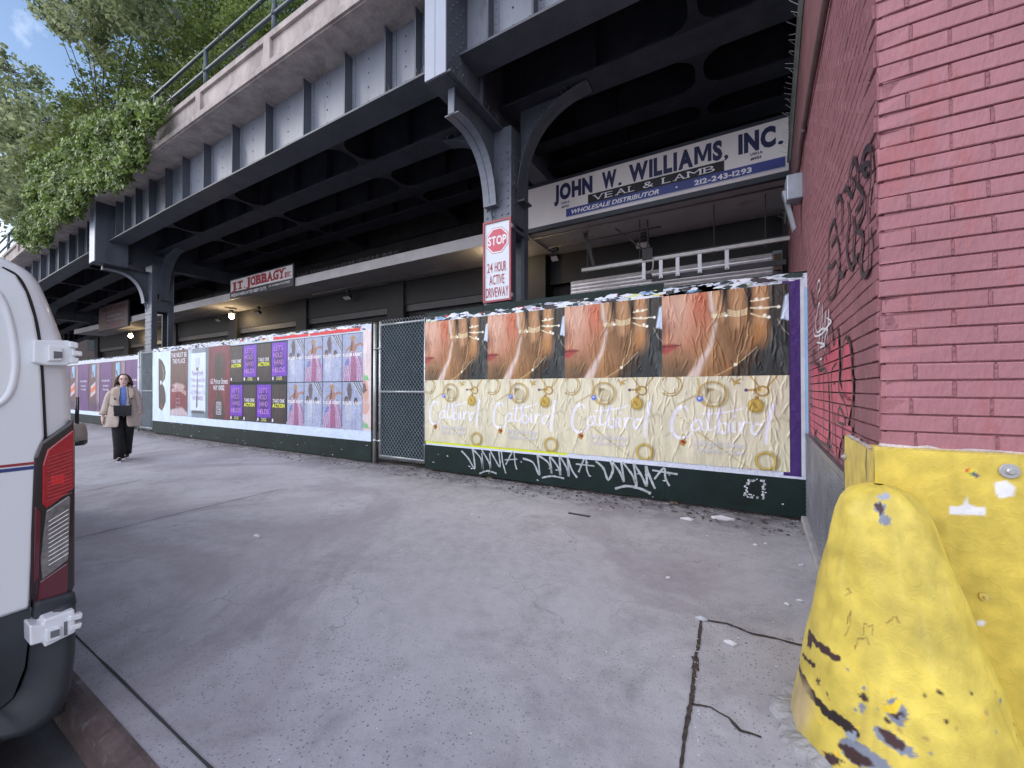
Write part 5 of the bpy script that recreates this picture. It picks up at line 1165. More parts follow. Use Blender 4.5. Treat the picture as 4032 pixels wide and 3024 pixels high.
m = MB(); at(m, 'WHOLESALE DISTRIBUTOR', 2250, 2595, 4.655, 4.735, .03, .003, .25); at(m, '212-243-1293', 2734, 2960, 4.65, 4.735, .04, .003); at(m, '.', 2659, 2668, 4.68, 4.71, .03, .003)
m.box(-2.77, .675, yb - .003, yb - .0016, 4.615, 4.622)
# serif letters: plain strokes with feet added
SER = {'V': [(.08, 1), (.92, 1)], 'E': [(.1, 0), (.1, 1)], 'A': [(.05, 0), (.95, 0)], 'L': [(.15, 0), (.15, 1)], 'M': [(.06, 0), (.94, 0), (.06, 1), (.94, 1)], 'B': [(.1, 0), (.1, 1)], 'T': [(.5, 0)], 'J': [(.7, 1)], 'Y': [(.5, 0), (.08, 1), (.92, 1)], 'I': [(.5, 0), (.5, 1)], 'N': [(.1, 0), (.1, 1), (.9, 1)]}
def serif(m, s_, xs, wd, z0, z1, y, off, sw, sh):
    for ch, x in zip(s_, xs):
        w_ = wd * {'M': 1.25, 'I': .5, 'J': .8, '.': .25}.get(ch, 1)
        text(m, ch, x, x + w_, z0, z1 if ch != '.' else z0 + (z1 - z0) * .2, y, off)
        for a, b in SER.get(ch, []):
            cx_ = x + w_ * a; zz = z0 if b == 0 else z1 - sh; m.add([(cx_ - sw, y - .0002, zz), (cx_ + sw, y - .0002, zz), (cx_ + sw, y - .0002, zz + sh), (cx_ - sw, y - .0002, zz + sh)], [(0, 1, 2, 3)])
xx = [PY(a, 720, yb).x for a in (2337, 2382, 2426, 2474, 2532, 2607, 2655, 2706, 2770)]
for ch, x, x2 in zip('VEAL&LAMB', xx, [PY(a, 720, yb).x for a in (2375, 2412, 2464, 2498, 2573, 2640, 2697, 2762, 2815)]):
    text(m, ch, x, x2, 4.805, 4.905, yb - .0045, -.006)
    for a, b in SER.get(ch, []):
        cx_ = x + (x2 - x) * a; zz = 4.805 if b == 0 else 4.896; m.add([(cx_ - .03, yb - .0047, zz), (cx_ + .03, yb - .0047, zz), (cx_ + .03, yb - .0047, zz + .009), (cx_ - .03, yb - .0047, zz + .009)], [(0, 1, 2, 3)])
m.build('lettering', WS, BG)
# red slab-letter beef sign
JB = thing('shop_sign', 'small sign with red slab lettering over a black strip on the pale canopy edge', 'sign', (-13.3, 6.95, 4.4))
MB().box(-15.2, -11.49, 6.94, 6.99, 4.44, 5.12).build('frame', M('sign dark frame', (1, 1, 1)), JB)
MB().box(-15.15, -11.54, 6.937, 6.939, 4.68, 5.08).build('face', M('sign old white', (1, 1, 1)), JB)
MB().box(-15.15, -11.54, 6.937, 6.939, 4.47, 4.675).build('black_bar', M('black sign bar', (1, 1, 1)), JB)
m = MB(); serif(m, 'J.T.', [-15.08, -14.80, -14.70, -14.30], .34, 4.72, 5.0, 6.935, .05, .12, .05); serif(m, 'JOBBAGY', [-14.15, -13.88, -13.55, -13.22, -12.90, -12.57, -12.26], .31, 4.74, 5.05, 6.935, .055, .1, .05); serif(m, 'INC', [-11.93, -11.85, -11.72], .11, 4.74, 4.90, 6.935, .03, .04, .03)
m.build('lettering', M('red slab ink', (.33, .02, .035), .45), JB)
m = MB(); text(m, 'FRESH FABRICATED BEEF CUTS', -15.10, -12.95, 4.51, 4.61, 6.935, .02); text(m, '832 WASHINGTON STREET', -12.80, -11.65, 4.56, 4.62, 6.935, .01); m.build('lettering', WS, JB)
# faded sign farther on
FS = thing('shop_sign', 'faded brownish sign with blurred words beyond the far column', 'sign', (-26.2, 6.9, 4.3))
c = Cv(3.8, 1.15, .03, (118, 100, 96)); c.rect(0, 1, .75, 1, (84, 64, 62), .1); c.rect(.25, .85, .3, .62, (80, 56, 56), .06); c.streaks(.12, 8, 4, 3)
c.build('face', M_PAP, FS, -28.05, 4.26, 6.88); MB().box(-28.1, -24.2, 6.885, 6.95, 4.22, 5.46).build('frame', M('sign dark frame', (1, 1, 1)), FS)
m = MB(); text(m, 'MEAT CORP', -27.6, -24.6, 5.13, 5.33, 6.87, .02); m.build('lettering', M('faded dark ink', (.06, .04, .04)), FS)
m = MB(); text(m, 'WHOLESALE', -26.9, -24.9, 4.80, 4.92, 6.87, .02); text(m, 'PROVISIONS', -26.9, -24.7, 4.62, 4.74, 6.87, .02); m.build('lettering', M('faded pale ink', (.4, .36, .36)), FS)
m = MB(); text(m, 'MEATS', -26.4, -25.3, 4.36, 4.5, 6.87, .03); m.build('lettering', M('faded red ink', (.34, .12, .14)), FS)

# ================================================================ LAMPS, FLOODLIGHTS, MEAT RAIL
def lamp(x, y, z, label, e=9):
    t = thing('canopy_lamp', label, 'lamp', (x, y, z), 'bare lamps lit under the canopy')
    m = MB(); m.box(x - .06, x + .06, y - .06, y + .06, z + .19, z + .25); m.tube([(x, y, z + .2), (x, y, z + .1)], .025, 8); m.build('fitting', M('lamp fitting', (.12, .11, .1), .5), t)
    m = MB(); n = 10; m.loft([[(x + r * math.cos(2 * math.pi * k / n), y + r * math.sin(2 * math.pi * k / n), z + h) for k in range(n)] for r, h in ((.01, -.10), (.075, -.06), (.09, .01), (.06, .07), (.025, .11))])
    m.build('bulb', M('lit bulb', (1, .74, .40), .4, emit=30), t, smooth=True)
    m = MB(); m.loft([[(x + r * math.cos(2 * math.pi * k / 14), y + r * math.sin(2 * math.pi * k / 14), z + h) for k in range(14)] for r, h in ((.10, .10), (.07, .13), (.03, .16))], cap=False); m.build('lamp_shade', M('lamp shade', (.25, .24, .22), .5), t)
    l = bpy.data.lights.new('bulb_light', 'POINT'); l.energy = e; l.color = (1, .72, .4); l.shadow_soft_size = .07
    o = bpy.data.objects.new('bulb_light', l); COL.objects.link(o); o.parent = t; o.location = (0, 0, -.12)
lamp(-16.85, 7.75, 4.13, 'lit bare bulb under the canopy just below the red lettered sign', 8); lamp(-26.9, 7.75, 4.05, 'lit bare bulb under the canopy beside the faded sign', 8)
l = bpy.data.lights.new('tube_light', 'POINT'); 
lamp(-4.6, 7.45, 4.30, 'lit lamp under the canopy just behind the riveted column', 1.4)
def flood(x, y, z, label, rz=0, s_=1.):
    t = thing('floodlight', label, 'floodlight', (x, y, z), 'small floodlights under the canopy')
    m = MB(); m.add([(x - .13 * s_, y - .02, z - .02), (x + .13 * s_, y - .02, z - .02), (x + .13 * s_, y + .08, z - .10), (x - .13 * s_, y + .08, z - .10), (x - .11 * s_, y + .03, z + .06), (x + .11 * s_, y + .03, z + .06), (x + .11 * s_, y + .12, z - .01), (x - .11 * s_, y + .12, z - .01)],
                    [(0, 3, 2, 1), (4, 5, 6, 7), (0, 1, 5, 4), (1, 2, 6, 5), (2, 3, 7, 6), (3, 0, 4, 7)]); m.build('housing', M('flood housing', (.02, .02, .022), .5), t, bevel=.006)
    m = MB(); m.add([(x - .12 * s_, y - .0225, z - .026), (x + .12 * s_, y - .0225, z - .026), (x + .12 * s_, y + .070, z - .100), (x - .12 * s_, y + .070, z - .100)], [(0, 1, 2, 3)]).warp(lambda a, b, c: (a, b - .004, c - .005)); m.build('lens', M('flood lens', (.42, .38, .37), .2, var=.05), t)
    m = MB(); m.tube([(x, y + .06, z + .04), (x, y + .06, z + .2)], .012, 6); m.tube([(x - .06, y + .06, z + .15), (x + .06, y + .06, z + .15)], .05, 8); m.build('arm', M('flood housing', (1, 1, 1)), t)
flood(-1.52, 7.75, 4.18, 'square floodlight under the ceiling above the steel meat rail'); p = PY(1363, 1190, 7.9); flood(p.x, 7.9, 4.2, 'square floodlight under the canopy left of the wire gate', s_=1.2)
p = PY(1010, 1250, 7.9); flood(p.x, 7.9, 4.2, 'square floodlight under the canopy right of the red lettered sign', s_=1.2); flood(-3.36, 7.75, 4.22, 'small pale floodlight just right of the riveted column', s_=.6)
p = PY(855, 1278, 7.9); flood(p.x, 7.9, 4.2, 'square floodlight under the canopy between lit bulb and far column', s_=1.1)
# meat rail
MR = thing('meat_rail', 'steel overhead meat rail hung on rods in front of the shutter', 'meat rail', (-1, 7.4, 3.7)); ym = 7.4; zr = 3.70
M_ZN = M('zinc rail', (.50, .49, .47), .45, .3, var=.15, scale=10); M_DK = M('rail iron', (.05, .05, .055), .6, .3, var=.3)
m = MB(); m.box(-2.62, .77, ym, ym + .05, zr - .035, zr + .03); m.box(-2.62, .77, ym - .02, ym, zr - .04, zr - .028); m.build('rail', M_ZN, MR, bevel=.004)
m = MB(); m.box(-2.62, .77, ym - .015, ym + .06, zr + .032, zr + .045); m.build('rail_cap', M_DK, MR)
m = MB()
for x in (-2.50, -1.50 - .0, -.28, .45): m.tube([(x, ym + .02, zr - .09), (x, ym + .02, 4.47)], .010, 6); m.tube([(x, ym + .02, zr - .075), (x, ym + .02, zr - .055)], .022, 6)
m.add([(-2.62, ym + .1, 4.47), (-2.54, ym + .1, 4.47), (-2.36, ym + .1, zr + .03), (-2.42, ym + .1, zr + .03)], [(0, 1, 2, 3)])
m.tube([(-2.0, 7.6, 4.47), (-1.8, 7.6, 4.3), (-1.55, 7.5, 4.02), (-1.42, 7.45, 3.9)], .014, 6); m.tube([(-1.38, 7.5, 4.5), (-1.36, 7.45, 4.2), (-1.36, 7.42, 3.9)], .014, 6)
m.box(-1.45, -1.27, ym - .03, ym + .12, 3.70, 3.90); m.box(-1.42, -1.3, ym, ym + .1, 3.36, 3.44)
m.build('hanger_rod', M_DK, MR)
m = MB(); p_ = smooth_path([Vector((-1.26, ym - .03, 3.72)), Vector((-1.255, ym - .04, 3.6)), Vector((-1.27, ym - .04, 3.50)), Vector((-1.34, ym - .02, 3.44))]); m.tube(p_, .013, 8); m.build('hook', M_ZN, MR, smooth=True)
m = MB(); m.box(-1.3, .72, ym + .03, ym + .07, 3.30, 3.385); m.build('lower_rail', M_DK, MR)
for px in (2535, 2602, 2668, 2755, 2862):
    x = PY(px, 1050, ym).x; m = MB(); m.box(x - .03, x + .03, ym - .008, ym - .002, 3.37, zr - .03); m.box(x - .03, x + .035, ym - .012, ym + .03, 3.33, 3.37)
    s_ = m.build('strap', M('bright strap', (.66, .67, .70), .4, .2, var=.08), MR)
    m = MB(); m.box(x - .02, x + .022, ym - .014, ym - .0125, 3.338, 3.35); m.build('stencil', M('black sign bar', (1, 1, 1)), s_)
m = MB(); m.box(.60, .70, 7.9, 8.0, 3.35, 3.62); 
o = m.build('junction_box', M('brown box', (.12, .07, .04), .5), BLD)

# ================================================================ VAN
M_VW = M('white van paint', (.78, .80, .84), .30, var=.02, scale=2, spec=.5, coat=.4); M_VD = M('dark bumper plastic', (.032, .036, .045), .55, var=.15, scale=8, bump=.08, bscale=200)
XR = -2.33
VAN = thing('delivery_van', 'white delivery van parked at the kerb with its rear corner and red lamp in view', 'van', (-5, -.52, -.15))
def vprof(k=1.0):
    right = [(.40, .20), (.47, .30), (.49, .40), (.505, .50), (.510, .70), (.512, .90), (.511, 1.08), (.508, 1.25), (.502, 1.38), (.490, 1.50), (.477, 1.565), (.462, 1.62), (.447, 1.675), (.430, 1.73), (.418, 1.765), (.40, 1.795), (.378, 1.815), (.35, 1.830), (.30, 1.85), (.25, 1.865), (.10, 1.885), (-.05, 1.90), (-.28, 1.91), (-.52, 1.915)]
    left = [(-1.04 - a, b) for a, b in right[::-1]][1:]
    return right + left
VP_ = vprof()
def vring(x, ins, zt=0.): 
    out = []
    for a, b in VP_:
        cy = -.52; a2 = cy + (a - cy) * (1 - ins); out.append((x, a2, b - zt * max(0, (b - 1.1)) ))
    return out
m = MB(); m.loft([vring(XR + .0, .035, .025), vring(XR - .012, .018, .012), vring(XR - .035, .006, .004), vring(XR - .08, 0), vring(-6.2, 0), vring(-6.9, .02, .02)])
# bonnet and windscreen end, away from the camera
m.loft([vring(-6.9, .02, .02), [(-7.6, -.52 + (a + .52) * .94, min(b, 1.25)) for a, b in VP_], [(-8.1, -.52 + (a + .52) * .85, min(b, .95)) for a, b in VP_]])
m.build('body', M_VW, VAN, smooth=True)
def vp(px, py, dx=0.): p = P(px, py, 0, XR + dx); return (p.y, p.z)
def panel(name, pts, mat, par, xa, xb, bevel=.006, seg=3):
    mm = MB(); mm.prism(pts, 0, xa, xb); return mm.build(name, mat, par, bevel=bevel, seg=seg)
# rear doors, the right hand one edged by a curved seam
seam = [vp(*q) for q in ((172, 1720), (160, 1480), (150, 1350), (132, 1250), (100, 1150), (60, 1085), (0, 1052))]
seam2 = [(y_, z_) for y_, z_ in seam]
door = seam2 + [(.25, 1.80), (-.50, 1.835), (-.50, .43)] + [vp(*q) for q in ((0, 2425), (112, 2388), (140, 1790))]
dr = panel('rear_door', door, M_VW, VAN, XR - .01, XR + .014, .008)
door_l = [(-1.04 - a - .012, b) for a, b in door]; panel('rear_door', door_l, M_VW, VAN, XR - .01, XR + .014, .008)
m = MB(); pp = [vp(a, b, .014) for a, b in ((-60, 1110), (0, 1165), (38, 1260), (60, 1380), (58, 1480), (30, 1560), (-40, 1610), (-160, 1640))]
q_ = smooth_path([Vector((XR + .010, a, b)) for a, b in pp]); m.tube(q_, .012, 8); m.build('pressing', M_VW, dr, smooth=True)
m = MB(); m.box(XR + .0142, XR + .0152, -.45, vp(145, 1800)[0] - .002, 1.062, 1.072); m.build('red_stripe', M('stripe red', (.30, .03, .05), .35), dr)
m = MB(); m.box(XR + .0142, XR + .0152, -.45, vp(145, 1800)[0] - .002, 1.044, 1.057); m.build('blue_stripe', M('stripe blue', (.03, .05, .20), .35), dr)
# dark tube painted in for the shade in the door seam
m = MB(); pp = [Vector((XR + .002, a + .004, b)) for a, b in [vp(176, 1722)] + seam2]; m.tube(smooth_path(pp), .0045, 6); m.build('seam_shade', M('seam shade', (.015, .015, .017), .7), VAN)
# tail lamp
lamp_o = [vp(*q) for q in ((128, 1800), (150, 1745), (288, 1650), (293, 1700), (291, 2300), (275, 2340), (118, 2395), (116, 2100))]
TL = panel('tail_lamp', lamp_o, M('lamp housing', (.02, .01, .012), .25, coat=.6), VAN, XR - .03, XR + .018, .010)
def lens(name, pts, mat, xa=.012, xb=.026, par=TL): return panel(name, [vp(*q) for q in pts], mat, par, XR + xa, XR + xb, .004)
RED1 = M('red lens', (.36, .012, .018), .16, var=.25, scale=40, coat=.8); RED2 = M('deep red lens', (.10, .008, .018), .14, coat=.8, var=.15)
lens('red_lens', ((162, 1830), (180, 1770), (283, 1690), (284, 1920), (176, 2000), (160, 1980)), RED1)
lens('clear_lens', ((176, 2008), (266, 1948), (270, 1960), (262, 2200), (160, 2278), (152, 2200)), M('clear lens', (.20, .18, .18), .12, .3, var=.4, scale=40, coat=1))
lens('deep_red_lens', ((150, 2285), (262, 2208), (258, 2335), (140, 2378)), RED2); lens('deep_red_lens', ((132, 1990), (156, 2010), (148, 2270), (128, 2290)), RED2)
m = MB()
for k in range(13):
    a, b = vp(180, 1800 + k * 14); c_, d = vp(276, 1768 + k * 14); m.tube([(XR + .0265, a, b), (XR + .0265, c_, d)], .0012, 4)
m.build('lens_ribs', RED1, TL)
m = MB()
for k in range(11):
    a, b = vp(184, 2050 + k * 17); c_, d = vp(262, 2002 + k * 17); m.tube([(XR + .0265, a, b), (XR + .0265, c_, d)], .0013, 4)
m.build('lens_ribs', M('lens rib', (.6, .58, .58), .15, .4), TL)
a, b = vp(222, 1875); m = MB(); m.box(XR + .02, XR + .027, a - .018, a + .018, b - .03, b + .008); m.build('bright_patch', M('lamp core', (.62, .02, .02), .15, coat=.8), TL, bevel=.003)
# hinges
def hinge(pts, mat, dx):
    hp = panel('hinge', [vp(*q, dx) for q in pts[0]], mat, VAN, XR - .01, XR + .030 + dx, .006)
    for q in pts[1:]: panel('hinge_leaf', [vp(*k, dx) for k in q], mat, hp, XR + .010 + dx, XR + .042 + dx, .004)
    return hp
hinge([((122, 1340), (265, 1342), (290, 1372), (290, 1425), (255, 1440), (172, 1440), (122, 1428)), ((178, 1360), (236, 1372), (236, 1420), (178, 1424)), ((262, 1345), (296, 1352), (296, 1374), (262, 1370)), ((272, 1380), (312, 1386), (312, 1404), (272, 1402)), ((262, 1408), (300, 1412), (296, 1432), (262, 1432))], M_VW, .01)
m = MB()
for q in (((196, 1385), (230, 1388), (230, 1412), (196, 1414)),): m.prism([vp(*k) for k in q], 0, XR + .052, XR + .0535)
m.build('hinge_slot', M('slot grey', (.15, .15, .17), .6), VAN)
m = MB(); m.prism([vp(*k, .075) for k in ((186, 2474), (222, 2463), (222, 2488), (186, 2500))], 0, XR + .117, XR + .1185); m.prism([vp(*k, .075) for k in ((242, 2440), (256, 2436), (256, 2490), (242, 2494))], 0, XR + .105, XR + .1065); m.build('hinge_slot', M('slot grey', (1, 1, 1)), VAN)
hinge([((108, 2455), (160, 2450), (165, 2432), (285, 2390), (290, 2480), (168, 2540), (160, 2520), (110, 2535)), ((170, 2470), (228, 2455), (228, 2500), (170, 2518)), ((262, 2415), (314, 2402), (310, 2424), (262, 2436)), ((262, 2452), (312, 2440), (306, 2460), (262, 2474))], M_VW, .075)
# sills, corner bumper and lower door cladding
panel('corner_sill', [vp(*q) for q in ((128, 2362), (285, 2318), (292, 2372), (160, 2426), (120, 2432))], M_VD, VAN, XR - .02, XR + .045, .012)
cl = [vp(*q) for q in ((113, 2360), (110, 2480), (92, 2620), (45, 2740), (0, 2775))]
panel('door_cladding', cl + [(-.50, .28), (-.50, .44), vp(0, 2432), vp(108, 2396)], M_VD, VAN, XR - .01, XR + .022, .008)
m = MB()
ro = [vp(*q, 0) for q in ((292, 2330), (297, 2420), (293, 2560), (276, 2700), (240, 2790), (170, 2850), (100, 2880), (0, 2900))]; ri = [vp(*q, 0) for q in ((118, 2440), (116, 2520), (104, 2630), (80, 2700), (50, 2745), (20, 2772), (0, 2785), (-60, 2795))]
n = len(ro); V = []
for k in range(n):
    a, b = ro[k], ri[k]; mid = ((a[0] * .55 + b[0] * .45), (a[1] * .55 + b[1] * .45))
    V.append([(XR - .06, *a), (XR + .01, *a), (XR + .075, a[0] * .8 + b[0] * .2 - .0, a[1] * .8 + b[1] * .2), (XR + .085, *mid), (XR + .03, a[0] * .2 + b[0] * .8, a[1] * .2 + b[1] * .8), (XR + .02, *b), (XR - .06, *b)])
m.loft(V); bp_ = m.build('bumper', M_VD, VAN, smooth=True, bevel=.0)
m = MB(); m.prism([(.25, .46), (.25, .02), (-1.30, .02), (-1.30, .46)], 0, XR + .0, XR + .09); m.build('bumper_middle', M_VD, VAN, bevel=.02)
m = MB(); m.prism([(.49, .44), (.49, .06), (-1.53, .06), (-1.53, .44)], 0, -7.7, XR - .0); m.build('underbody', M('underbody', (.012, .012, .013), .8), VAN)
for x in (-3.6, -7.1):
    for y in (.20, -1.46):
        m = MB(); n = 24; rr = lambda r, yy: [(x + r * math.cos(2 * math.pi * k / n), yy, .19 + r * math.sin(2 * math.pi * k / n)) for k in range(n)]
        m.loft([rr(.30, y), rr(.34, y + .03), rr(.34, y + .19), rr(.30, y + .22)]); wl = m.build('wheel', M('tyre', (.02, .02, .02), .8), VAN, smooth=True)
        m = MB(); yy = y + .221 if y > 0 else y - .001; m.loft([rr(.21, yy), rr(.19, yy + (.004 if y > 0 else -.004))]); m.build('rim', M('rim steel', (.4, .4, .42), .35, .7), wl)
m = MB(); m.box(XR + .0145, XR + .0155, -.30, -.02, .84, .98); m.build('number_plate', M('plate white', (.6, .6, .6), .5), dr) if False else None
for sg in (1,):
    m = MB(); m.box(-6.35, -6.30, .5, .70, 1.1, 1.35); m.build('mirror', M_VD, VAN, bevel=.02)
m = MB(); m.prism([(-7.55, 1.22), (-6.95, 1.75), (-6.9, 1.78), (-6.15, 1.78), (-6.15, 1.15), (-7.3, 1.12)], 1, -1.5, .47); m.build('cab_glass', M('cab glass', (.01, .012, .015), .08), VAN)

# ================================================================ PEOPLE
SKIN = M('skin', (.74, .52, .44), .55, var=.08, scale=30)
def skin_body(name, joints, bones, mat, par, root):
    me = bpy.data.meshes.new(name); names = list(joints); idx = {n_: i for i, n_ in enumerate(names)}
    me.from_pydata([joints[n_][:3] for n_ in names], [(idx[a], idx[b]) for a, b in bones], []); me.update()
    o = bpy.data.objects.new(name, me); COL.objects.link(o); o.parent = par; ORG[o.name] = ORG[par.name]
    md = o.modifiers.new('skin', 'SKIN'); md.use_smooth_shade = True
    for i, n_ in enumerate(names):
        sv = me.skin_vertices[0].data[i]; r = joints[n_][3]; sv.radius = (r, r) if not isinstance(r, tuple) else r; sv.use_root = (n_ == root)
    sb = o.modifiers.new('sub', 'SUBSURF'); sb.levels = 1; sb.render_levels = 1
    dg = bpy.context.evaluated_depsgraph_get(); dg.update(); nm = bpy.data.meshes.new_from_object(o.evaluated_get(dg)); o.modifiers.clear(); o.data = nm; nm.materials.clear(); nm.materials.append(mat)
    return o
def ring(cx_, cy, z, rx, ry, n=20, ph=0, fold=0, sd=0):
    rg = random.Random(sd); out = []
    for k in range(n):
        a = 2 * math.pi * k / n + ph; q = 1 + fold * math.sin(a * 5 + sd) ; out.append((cx_ + rx * q * math.cos(a), cy + ry * q * math.sin(a), z))
    return out
def limb(m, pts, n=12, squash=1.):
    """pts: (x, y, z, r)"""
    m.tube([Vector(p[:3]) for p in pts], [p[3] for p in pts], n)
# --- woman in a beige coat; local frame, facing -y
WX, WY = -10.02, 2.80
fw = math.atan2(-(0 - WX), -(WY)) # face towards the camera
W = thing('person', 'woman in an open beige trench coat with curly brown hair walking past the hoarding', 'person', (WX, WY, 0))
W.rotation_euler = (0, 0, R(72)); W.scale = (.86, .95, 1); ORG[W.name] = Vector((0, 0, 0))
J = dict(pel=(0, 0, .90, .15), sp=(0, -.01, 1.08, .14), ch=(0, -.01, 1.25, .155), nk=(0, -.015, 1.39, .055), nk2=(0, -.03, 1.44, .052), hd=(0, -.04, 1.52, .085), hd2=(0, -.035, 1.575, .085),
         lsh=(.17, 0, 1.31, .055), lel=(.235, .03, 1.06, .043), lwr=(.255, -.02, .84, .027), lpa=(.262, -.045, .77, (.022, .036)), rsh=(-.17, 0, 1.31, .055), rel=(-.25, .05, 1.07, .043), rwr=(-.31, .0, .85, .027), rpa=(-.32, -.03, .78, (.022, .036)),
         lhp=(.09, 0, .84, .10), lkn=(.085, .03, .48, .062), lan=(.05, .20, .14, .04), lft=(.05, .13, .05, .035), lto=(.05, .06, .03, .03), rhp=(-.09, 0, .84, .10), rkn=(-.085, -.07, .48, .062), ran=(-.055, -.08, .10, .04), rft=(-.055, -.16, .045, .035), rto=(-.055, -.22, .035, .03))
Bn = [('pel', 'sp'), ('sp', 'ch'), ('ch', 'nk'), ('nk', 'nk2'), ('nk2', 'hd'), ('hd', 'hd2'), ('ch', 'lsh'), ('lsh', 'lel'), ('lel', 'lwr'), ('lwr', 'lpa'), ('ch', 'rsh'), ('rsh', 'rel'), ('rel', 'rwr'), ('rwr', 'rpa'),
      ('pel', 'lhp'), ('lhp', 'lkn'), ('lkn', 'lan'), ('lan', 'lft'), ('lft', 'lto'), ('pel', 'rhp'), ('rhp', 'rkn'), ('rkn', 'ran'), ('ran', 'rft'), ('rft', 'rto')]
def fingers(J, Bn, s_, sg):
    px_, py_, pz_, _ = J[s_ + 'pa']
    for i, (dy, L) in enumerate(((-.030, .062), (-.010, .072), (.010, .068), (.028, .054))):
        J['%sf%d' % (s_, i)] = (px_ + .002 * sg, py_ + dy, pz_ - .035, .0095); J['%sg%d' % (s_, i)] = (px_ - .006 * sg, py_ + dy - .004, pz_ - .035 - L * .55, .0088); J['%sh%d' % (s_, i)] = (px_ - .022 * sg, py_ + dy - .006, pz_ - .035 - L, .0075)
        Bn += [(s_ + 'pa', '%sf%d' % (s_, i)), ('%sf%d' % (s_, i), '%sg%d' % (s_, i)), ('%sg%d' % (s_, i), '%sh%d' % (s_, i))]
    J[s_ + 't1'] = (px_ - .012 * sg, py_ - .040, pz_ - .005, .011); J[s_ + 't2'] = (px_ - .022 * sg, py_ - .052, pz_ - .040, .009); Bn += [(s_ + 'pa', s_ + 't1'), (s_ + 't1', s_ + 't2')]
fingers(J, Bn, 'l', 1); fingers(J, Bn, 'r', -1)
body = skin_body('body', J, Bn, SKIN, W, 'pel')
def face(par, hx, hy, hz):
    m = MB(); n = 16; rows = []
    for a, rx, ry, oy in ((-.118, .022, .025, -.018), (-.10, .042, .045, -.020), (-.07, .058, .066, -.012), (-.03, .068, .082, -.004), (.01, .072, .090, 0), (.05, .072, .092, .004), (.085, .060, .078, .006), (.11, .035, .045, .008)):
        rows.append([(hx + rx * math.cos(2 * math.pi * k / n), hy + oy + ry * math.sin(2 * math.pi * k / n), hz + a) for k in range(n)])
    m.loft(rows); hd = m.build('head', SKIN, par, smooth=True, sub=1)
    m = MB(); m.add([(hx, hy - .088, hz + .022), (hx - .016, hy - .082, hz - .026), (hx + .016, hy - .082, hz - .026), (hx, hy - .112, hz - .022)], [(0, 1, 3), (0, 3, 2), (1, 2, 3)]); m.build('nose', SKIN, hd, smooth=True)
    for s_ in (-1, 1):
        m = MB(); m.loft([[(hx + s_ * .030 + r * 1.7 * math.cos(2 * math.pi * k / 8), hy + yy, hz + .016 + r * math.sin(2 * math.pi * k / 8)) for k in range(8)] for r, yy in ((.010, -.070), (.008, -.0855), (.003, -.0875))]); m.build('eye', M('eye', (.05, .035, .03), .3), hd)
        m = MB(); m.tube([(hx + s_ * .012, hy - .086, hz + .036), (hx + s_ * .034, hy - .084, hz + .042), (hx + s_ * .05, hy - .072, hz + .034)], .0045, 5); m.build('eyebrow', M('brow', (.09, .05, .035), .8), hd)
        m = MB(); m.loft([ring(hx + s_ * .073, hy + .005, hz + z_, .008 * q, .016 * q, 8) for z_, q in ((-.03, .4), (-.015, 1), (.01, 1.2), (.028, .5))]); m.build('ear', SKIN, hd, smooth=True)
    m = MB(); m.tube([(hx - .024, hy - .074, hz - .053), (hx - .008, hy - .083, hz - .048), (hx + .008, hy - .083, hz - .048), (hx + .024, hy - .074, hz - .053)], [.003, .007, .007, .003], 6); m.build('mouth', M('lips', (.34, .10, .10), .4), hd)
    return hd
face(W, 0, -.03, 1.50)
# curls
m = MB(); rg = random.Random(12)
for i in range(300):
    a = rg.uniform(0, 2 * math.pi); el = rg.uniform(-.25, 1.0) ; r = .078
    if math.sin(a) < -.42 and el < .70: continue
    ca = math.cos(el * math.pi / 2); p = Vector((r * ca * math.cos(a), .01 + .095 * ca * math.sin(a), 1.50 + .03 + .092 * math.sin(el * math.pi / 2)))
    d = Vector((math.cos(a) * .32, math.sin(a) * .25 + .1, -.85)); L = rg.uniform(.08, .15) if el < .6 else rg.uniform(.05, .10); pth = []; ph = rg.uniform(0, 6)
    for k in range(7):
        t = k / 6; q = p + d * L * t + Vector((math.cos(a), math.sin(a), .6)) * .03 * math.sin(t * 2.2); q += Vector((math.cos(ph + t * 9), math.sin(ph + t * 9), 0)) * .010 * t; q.z -= .05 * t * t; pth.append(q)
    m.tube(pth, [.011, .013, .013, .012, .011, .009, .004], 4)
m.build('hair', M('curly brown hair', (.055, .028, .022), .6, var=.5, scale=40), W)
# blue top
m = MB(); m.loft([ring(0, -.005, z, a, b, 20) for z, a, b in ((.92, .165, .13), (1.05, .16, .128), (1.2, .165, .14), (1.30, .155, .125), (1.36, .11, .09), (1.385, .075, .07))], cap=False); m.build('top', M('blue knit', (.16, .25, .62), .8, var=.15, scale=30), W, smooth=True)
# coat: open at the front
def coat_ring(z, rx, ry, gap, n=30, fold=.0, oy=0):
    out = []
    for k in range(n):
        a = -math.pi / 2 + gap + (2 * math.pi - 2 * gap) * k / (n - 1); q = 1 + fold * math.sin(a * 9 + z * 7); out.append((rx * q * math.cos(a), oy + ry * q * math.sin(a), z))
    return out
CT = M('beige trench cloth', (.52, .435, .37), .8, var=.12, scale=9, bump=.5, bscale=16)
rows = [coat_ring(*v) for v in ((.63, .31, .22, .20, 30, .035, .0), (.80, .275, .20, .20, 30, .03), (.92, .25, .185, .20, 30, .02), (1.03, .225, .17, .22, 30, .012), (1.12, .215, .165, .26, 30, .008), (1.22, .22, .17, .32), (1.30, .215, .155, .42), (1.355, .175, .125, .52), (1.385, .115, .09, .6))]
m = MB(); m.loft(rows, close=False); ct = m.build('coat', CT, W, smooth=True); md = ct.modifiers.new('th', 'SOLIDIFY'); md.thickness = .012; sb_ = ct.modifiers.new('s', 'SUBSURF'); sb_.levels = sb_.render_levels = 1
